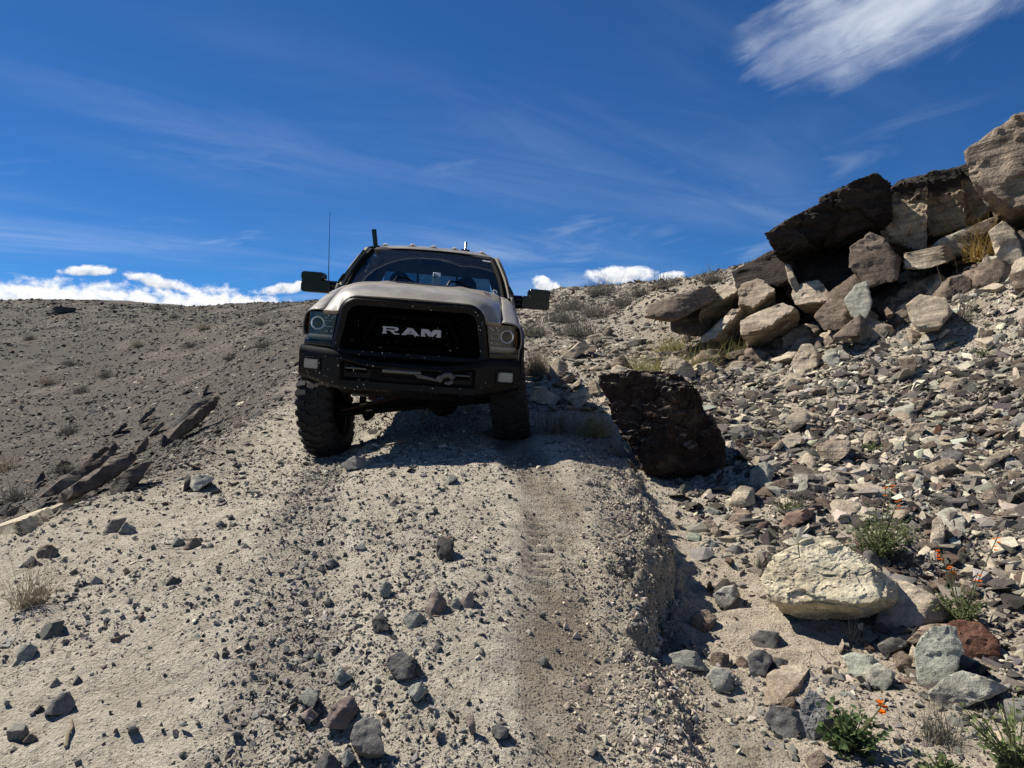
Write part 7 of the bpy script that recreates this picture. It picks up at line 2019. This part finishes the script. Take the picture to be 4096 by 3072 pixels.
def build_running_gear():
    WR = .462
    pl = Vector((-1.925, 7.52, 0)); pl.z = ground_z(pl.x, pl.y) + WR
    pr = Vector((-.030, 7.44, 0)); pr.z = ground_z(pr.x, pr.y) + WR
    ax = (pr - pl).normalized()
    wheel('front', pl, ax)
    wheel('front', pr, ax)
    rl = Vector((-2.11, 11.25, 0)); rl.z = ground_z(rl.x, rl.y) + WR
    rr = Vector((-.20, 11.17, 0)); rr.z = ground_z(rr.x, rr.y) + WR
    ax2 = (rr - rl).normalized()
    wheel('rear', rl, ax2)
    wheel('rear', rr, ax2)
    def loc(p): return TINV @ Vector(p)
    def axle(a, b, name):
        a, b = loc(a), loc(b)
        m = MB().tube([a.lerp(b, .06), a.lerp(b, .12), a.lerp(b, .88), a.lerp(b, .94)], [.085, .055, .055, .085], 14)
        o = m.build(name, TM['dark'], truck)
        d = a.lerp(b, .64)
        MB().lathe([(.03, -.21), (.10, -.19), (.155, -.10), (.17, 0), (.15, .10), (.08, .2)], d, 1, 20, True).build('differential', TM['dark'], o)
        return o, a, b
    fa, a, b = axle(pl, pr, 'front_axle')
    # lower shock mount hanging below the axle
    q = a.lerp(b, .235)
    MB().prism([(q.x - .07, q.z - .03), (q.x + .07, q.z - .03), (q.x + .055, q.z - .10), (q.x + .015, q.z - .135), (q.x - .02, q.z - .145), (q.x - .05, q.z - .10)], 1, q.y - .06, q.y + .06).build('axle_bracket', TM['dark'], fa)
    axle(rl, rr, 'rear_axle')
    # steering link: rusty bar crossing in front of the axle
    l0 = a.lerp(b, .10) + Vector((0, -.24, .015))
    l1 = a.lerp(b, .62) + Vector((0, -.26, .155))
    MB().tube([l0, l0.lerp(l1, .5), l1], [.016, .018, .016], 10).build('steering_link', TM['rust'], truck)
    t0, t1 = a.lerp(b, .08) + Vector((0, -.20, -.03)), a.lerp(b, .92) + Vector((0, -.20, -.03))
    MB().tube([t0, t1], .022, 10).build('tie_rod', TM['dark'], truck)
    # sway bar bracket, skid plates, frame rails
    MB().box((-.355, .16, .530), (.16, .10, .07)).box((-.33, .13, .492), (.07, .06, .09)).build('frame_bracket', TM['rust'], truck, bevel=.006)
    MB().tube([(-.52, .20, .475), (-.43, .18, .478), (-.36, .20, .472)], .012, 8).build('link_end', TM['strap'], truck)
    for s in (-1, 1):
        MB().box((s * .43, 3.0, .70), (.10, 5.6, .17)).build('frame_rail', TM['dark'], truck, bevel=.01)
        p, dq = (a, .22) if s < 0 else (b, -.22)
        foot = a.lerp(b, .20 if s < 0 else .80)
        MB().tube([foot + Vector((0, -.02, .05)), Vector((s * .52, 1.02, .98))], .036, 10).build('shock_absorber', TM['dark'], truck)
        MB().lathe([(.075, -.13), (.08, 0), (.075, .13)], (s * .50, 1.0, .72), 2, 14, True).build('coil_spring', TM['dark'], truck)
        # inner wheel housing closes the view past the tyre
        P = []
        for t in np.linspace(-.1, math.pi + .1, 18):
            P.append([(s * x, 1.04 + .57 * math.cos(t), .60 + .57 * math.sin(t)) for x in (.99, .60)])
        MB().grid(P).build('wheel_housing', TM['dark'], truck, solid=.01)
    MB().box((0, .62, .52), (1.15, .62, .13)).build('skid_plate', TM['dark'], truck, bevel=.02)
    e = MB()
    e.box((0, .95, .92), (.78, 1.0, .46))
    e.box((.10, 1.25, .64), (.46, .60, .20))
    e.box((0, .30, .78), (1.2, .10, .50))
    e.build('engine_block', TM['dark'], truck, bevel=.03)
    MB().box((.05, 2.6, .60), (.40, 1.4, .16)).build('transmission', TM['dark'], truck, bevel=.04)
    MB().tube([(.12, 3.2, .58), (.12, 4.6, .52)], .05, 10).build('drive_shaft', TM['dark'], truck)
    MB().box((-.62, 3.1, .60), (.34, 1.3, .30)).build('fuel_tank', TM['dark'], truck, bevel=.04)


build_running_gear()


# ------------------------------------------------------------------ plants
def leaf_mat(name, col, col2, trans=.35):
    m = bpy.data.materials.new(name)
    m.use_nodes = True
    m.node_tree.nodes.clear()
    t = NT(m.node_tree)
    p = t.node('ShaderNodeTexCoord').outputs['Object']
    c = t.mix(t.mapr(t.noise(p, 22, 2), .35, .65), col, col2)
    a, b = t.node('ShaderNodeBsdfDiffuse'), t.node('ShaderNodeBsdfTranslucent')
    t.put(a.inputs[0], c)
    t.put(b.inputs[0], c)
    mx = t.node('ShaderNodeMixShader')
    mx.inputs[0].default_value = trans
    t.l.new(a.outputs[0], mx.inputs[1])
    t.l.new(b.outputs[0], mx.inputs[2])
    o = t.node('ShaderNodeOutputMaterial')
    t.l.new(mx.outputs[0], o.inputs[0])
    return m


PM = dict(
    mallow=leaf_mat('mallow_leaf', (.115, .150, .062), (.185, .215, .100)),
    dark=leaf_mat('broad_leaf', (.060, .095, .040), (.105, .145, .062)),
    stem=leaf_mat('green_stem', (.14, .16, .07), (.20, .19, .10), .1),
    orange=leaf_mat('orange_petal', (.80, .21, .015), (.70, .13, .01), .3),
    dry=leaf_mat('dry_straw', (.36, .30, .21), (.27, .22, .15), .2),
    grey=leaf_mat('grey_dry_twigs', (.25, .22, .175), (.17, .15, .12), .1),
    yellow=leaf_mat('yellow_grass', (.36, .32, .13), (.27, .25, .095), .3),
    gold=leaf_mat('golden_grass', (.40, .27, .09), (.30, .20, .07), .3),
    blackgrass=leaf_mat('dark_dry_grass', (.13, .12, .095), (.20, .18, .14), .15),
)


def spot(xy):
    return (xy[0], xy[1], ground_z(xy[0], xy[1]) - .004)


def strands(n, rs, spread, length, width, up=1.0, base=.02, curl=.25, seg=4):
    """thin bent blades or twigs from one root"""
    V, F = [], []
    for i in range(n):
        a = rs.uniform(0, 2 * math.pi)
        tilt = abs(rs.normal(0, spread))
        L = length * rs.uniform(.45, 1.0)
        d = np.array([math.cos(a) * math.sin(tilt), math.sin(a) * math.sin(tilt), math.cos(tilt) * up])
        side = np.cross(d, rs.normal(size=3))
        side /= np.linalg.norm(side)
        bend = rs.normal(size=3) * curl
        bend[2] -= curl * .6 * math.sin(tilt)
        p0 = np.array([rs.normal() * base, rs.normal() * base, 0])
        o = len(V)
        for k in range(seg + 1):
            t = k / seg
            p = p0 + d * (L * t) + bend * (L * t * t)
            w = width * (1 - .85 * t)
            V += [p - side * w, p + side * w]
        for k in range(seg):
            F.append((o + 2 * k, o + 2 * k + 1, o + 2 * k + 3, o + 2 * k + 2))
    return np.array(V), np.array(F)


def tuft(name, label, cat, xy, mat, n, length, width, spread, seed, group=None, up=1.0, base=.02, curl=.25, seg=3):
    rs = np.random.default_rng(seed)
    V, F = strands(n, rs, spread, length, width, up, base, curl, seg)
    V[:, 2] = np.maximum(V[:, 2], -.01)
    o = link(name, mesh_np(name, V, F), PM[mat], None, spot(xy))
    return tag(o, label, cat, group)


LEAF = np.array([(0, 0, 0), (.34, .22, .06), (.52, .62, .10), (.22, .80, .04), (0, 1.05, .10), (-.22, .80, .04), (-.52, .62, .10), (-.34, .22, .06), (0, .55, -.05)])
LEAF_F = [(0, 1, 8), (1, 2, 8), (2, 3, 8), (3, 4, 8), (4, 5, 8), (5, 6, 8), (6, 7, 8), (7, 0, 8)]


def mallow(label, xy, hgt, rad, nstem, nleaf, lsize, mat, seed, flowers=(), nfl=0, lean=(0, 0)):
    """leafy herb: many stems from one root, lobed leaves along them, orange flowers at the tips"""
    rs = np.random.default_rng(seed)
    root = tag(empty('mallow_plant', spot(xy)), label, 'plant', 'orange globemallow plants')
    stems = MB()
    tips, pts = [], []
    for i in range(nstem):
        a = rs.uniform(0, 2 * math.pi)
        rr = rad * math.sqrt(rs.random())
        top = np.array([math.cos(a) * rr + lean[0], math.sin(a) * rr + lean[1], hgt * rs.uniform(.55, 1.0) * (1 - .35 * (rr / rad) ** 2)])
        ctl = np.array([math.cos(a) * rr * .35, math.sin(a) * rr * .35, top[2] * .5])
        P = [(1 - t) ** 2 * np.zeros(3) + 2 * t * (1 - t) * ctl + t * t * top for t in np.linspace(0, 1, 7)]
        stems.tube(P, [.0035, .003, .003, .0025, .002, .002, .0015], 4, False)
        tips.append(top)
        pts.append(P)
    stems.build('stem', PM['stem'], root, smooth=False)
    V, F = [], []
    for i in range(nleaf):
        P = pts[rs.integers(nstem)]
        t = rs.uniform(.18, 1.0)
        k = min(int(t * 6), 5)
        p = P[k] + (P[k + 1] - P[k]) * (t * 6 - k)
        out = np.array([p[0], p[1], 0]) * .7 + rs.normal(size=3) * .05
        out = out / (np.linalg.norm(out) + 1e-6)
        d = out + rs.normal(size=3) * .6
        d /= np.linalg.norm(d)
        nrm = np.array([0, 0, 1.0]) + rs.normal(size=3) * .55
        x = np.cross(d, nrm)
        x /= np.linalg.norm(x)
        nn = np.cross(x, d)
        s = lsize * rs.uniform(.5, 1.15) * (1.1 - .45 * t)
        p = p + d * lsize * rs.uniform(.1, .8)
        o = len(V)
        for q in LEAF:
            V.append(p + (x * q[0] + d * q[1] + nn * (q[2] + rs.normal() * .05)) * s)
        F += [tuple(o + j for j in f) for f in LEAF_F]
    V = np.array(V)
    V[:, 2] = np.maximum(V[:, 2], .004)
    link('leaves', mesh_np('leaves', V, np.array(F)), PM[mat], root)
    # flower stalks
    for i in range(nfl):
        a = rs.uniform(0, 2 * math.pi)
        b = np.array([math.cos(a) * rad * rs.uniform(.1, .8) + lean[0], math.sin(a) * rad * .5, hgt * rs.uniform(.95, 1.35)])
        if flowers: b = np.array(flowers[i])
        st = MB().tube([np.zeros(3), b * np.array([.45, .45, .5]), b], [.0042, .0036, .003], 5, False).build('flower_stalk', PM['stem'], root, smooth=False)
        fl = MB()
        for k in range(rs.integers(4, 7)):
            c = b + np.array([rs.normal() * .010, rs.normal() * .010, -rs.random() * .075])
            for j in range(5):
                t0 = j * 1.2566 + rs.random() * .3
                u = np.array([math.cos(t0), math.sin(t0), .45]) * .0125
                w = np.array([-math.sin(t0), math.cos(t0), 0]) * .0075
                fl.add([c, c + u * .8 + w, c + u * 1.25, c + u * .8 - w], [(0, 1, 2, 3)])
        fl.build('flower_cluster', PM['orange'], st, smooth=False)['kind'] = 'stuff'
    return root


mallow('tall grey-green mallow with many stems behind the large cream boulder', (2.509, 4.970), .42, .31, 56, 760, .030, 'mallow', 1, nfl=3)
mallow('mallow with two tall orange flower spikes beside the rusty boulder', (2.557, 4.120), .25, .19, 34, 420, .028, 'mallow', 2, flowers=((.20, .0, .50), (-.12, .02, .44), (-.05, .03, .35), (.09, 0, .30)), nfl=4)
mallow('dark green broad-leaved mallow with a single flower in the lower gully', (1.277, 2.740), .19, .145, 30, 260, .044, 'dark', 3, flowers=((.13, .0, .19),), nfl=1)
mallow('pale green mallow in the lower right corner', (1.773, 2.550), .28, .17, 30, 360, .028, 'mallow', 4, nfl=0)
mallow('small leafy mallow at the bottom edge below the dry tuft', (1.518, 2.560), .10, .09, 14, 70, .036, 'mallow', 5, nfl=0)
mallow('small dark green shrub on the reddish slab', (2.173, 5.750), .16, .15, 26, 150, .016, 'dark', 6)
mallow('little green weed in the middle of the talus', (3.550, 7.110), .12, .13, 18, 110, .022, 'mallow', 7)
mallow('little green weed on the upper right talus', (6.029, 9.260), .16, .18, 18, 110, .026, 'mallow', 8)

tuft('grass_tuft', 'dark dry grass tuft above the bottom edge near the corner mallow', 'grass tuft', (1.637, 2.780), 'blackgrass', 210, .17, .0014, .55, 21, base=.035)
tuft('grass_tuft', 'wispy thin grass in front of the shaded side of the cream boulder', 'grass tuft', (1.862, 3.970), 'blackgrass', 24, .26, .0012, .35, 22, base=.008)
tuft('grass_tuft', 'small grey-green grass tuft left of the cream boulder', 'grass tuft', (1.686, 4.950), 'blackgrass', 70, .16, .0013, .4, 23, base=.012)
tuft('dry_shrub', 'low grey dry twigs above the cream boulder', 'shrub', (1.999, 5.270), 'grey', 130, .17, .0014, .9, 24, base=.05)
tuft('dry_shrub', 'spindly grey twig plant at the top of the gully', 'shrub', (2.316, 5.830), 'grey', 60, .28, .0015, .6, 25, base=.03)
tuft('dry_shrub', 'tangled grey dry stalks at the right edge of the talus', 'shrub', (3.922, 5.710), 'grey', 150, .34, .0016, 1.1, 26, base=.10, curl=.5)
for i, (xy, n, L) in enumerate((((3.641, 16.500), 260, .55), ((4.144, 15.250), 300, .50), ((4.511, 14.800), 320, .60), ((3.218, 12.820), 200, .42), ((2.302, 11.920), 220, .45), ((4.248, 13.390), 200, .42), ((4.017, 14.000), 180, .38))):
    tuft('grass_tuft', 'yellow-green grass tuft at the foot of the cream bedrock', 'grass tuft', xy, 'yellow', n, L, .006, .75, 30 + i, 'yellow grass below the outcrop', base=.20, curl=.35)
tuft('dry_bush', 'rounded beige dry bush beside the right front tyre', 'bush', (0.418, 12.120), 'dry', 900, .52, .0040, .95, 40, base=.07, curl=.35)
tuft('grass_tuft', 'dark grass clump in the truck shadow next to the tyre', 'grass tuft', (0.459, 7.560), 'blackgrass', 320, .34, .003, .7, 41, base=.12)
tuft('grass_tuft', 'greenish grass clump in the shadow left of the dark boulder', 'grass tuft', (0.860, 7.790), 'yellow', 300, .34, .003, .7, 42, base=.10)
tuft('grass_tuft', 'golden grass tuft between cliff wall and tallest block', 'grass tuft', (7.455, 11.500), 'gold', 160, .75, .008, .6, 43, base=.12)
tuft('dry_shrub', 'dry spiky plant on the talus below the cliff wall', 'shrub', (7.205, 12.740), 'grey', 60, .95, .006, .45, 44, base=.05)
tuft('dry_shrub', 'thin dry stalks on the upper talus near the right edge', 'shrub', (6.404, 10.250), 'grey', 50, .7, .005, .55, 45, base=.06)
tuft('dry_weed', 'dry beige weed at the left edge of the trail', 'weed', (-2.445, 3.670), 'dry', 150, .30, .0022, .75, 46, base=.03, curl=.4)
tuft('dry_weed', 'tiny dry weed in the middle of the trail', 'weed', (-0.800, 4.960), 'dry', 26, .10, .001, .7, 47, base=.01)
for i, (xy, s) in enumerate((((2.120, 26.500), 1.3), ((2.878, 24.550), 1.5), ((1.760, 20.250), 1.2), ((0.511, 20.600), 1.0), ((3.587, 29.550), 1.3), ((5.199, 24.800), .9), ((1.500, 22.650), 1.0), ((3.912, 25.100), 1.1), ((1.493, 32.800), 1.0), ((4.502, 25.500), .9), ((6.386, 23.150), .8))):
    tuft('desert_shrub', 'grey dry shrub on the slope behind the truck', 'shrub', xy, 'grey', 420, .52 * s, .010, 1.0, 60 + i, 'grey shrubs behind the truck', base=.22 * s, curl=.4)
for i, (xy, s) in enumerate((((-19.600, 32.150), .8), ((-16.576, 29.600), .8), ((-16.259, 27.350), .8), ((-18.004, 34.900), .8), ((-14.434, 32.600), .75), ((-8.689, 25.400), .9), ((-11.466, 33.250), .8), ((-15.336, 36.100), .8), ((-23.692, 48.250), .9), ((-27.146, 49.450), .7), ((-12.010, 19.700), .6), ((-11.561, 16.500), .9), ((-8.456, 12.410), .6), ((-8.693, 14.100), .6), ((-6.255, 14.350), .6), ((-18.592, 29.050), .9), ((-24.698, 37.150), .8), ((-10.385, 26.700), .6), ((-20.150, 43.350), .7))):
    tuft('desert_shrub', 'small dry grey shrub on the left hillside', 'shrub', xy, ('grey', 'blackgrass', 'grey', 'dry')[i % 4], 240, .44 * s, .010, 1.0, 90 + i, 'dry shrubs on the left hill', base=.18 * s, curl=.4)


def stick(label, a, b, r):
    p, q = Vector(spot(a)), Vector(spot(b))
    m = p.lerp(q, .55) + Vector((.012, 0, .012))
    up = Vector((0, 0, r + .004))
    o = MB().tube([p + up, p.lerp(q, .3) + up * 1.6, m + up, q + up], [r * .9, r, r * .8, r * .5], 7).build('stick', PM['dry'])
    tag(o, label, 'stick')


stick('weathered stick lying near the lower left corner', (-1.593, 2.590), (-1.667, 2.740), .0075)
stick('dry twig lying on the eroded bank edge', (0.908, 4.330), (1.017, 4.190), .005)
stick('dry stem lying at the bottom of the trail', (0.117, 2.560), (0.152, 2.510), .0025)
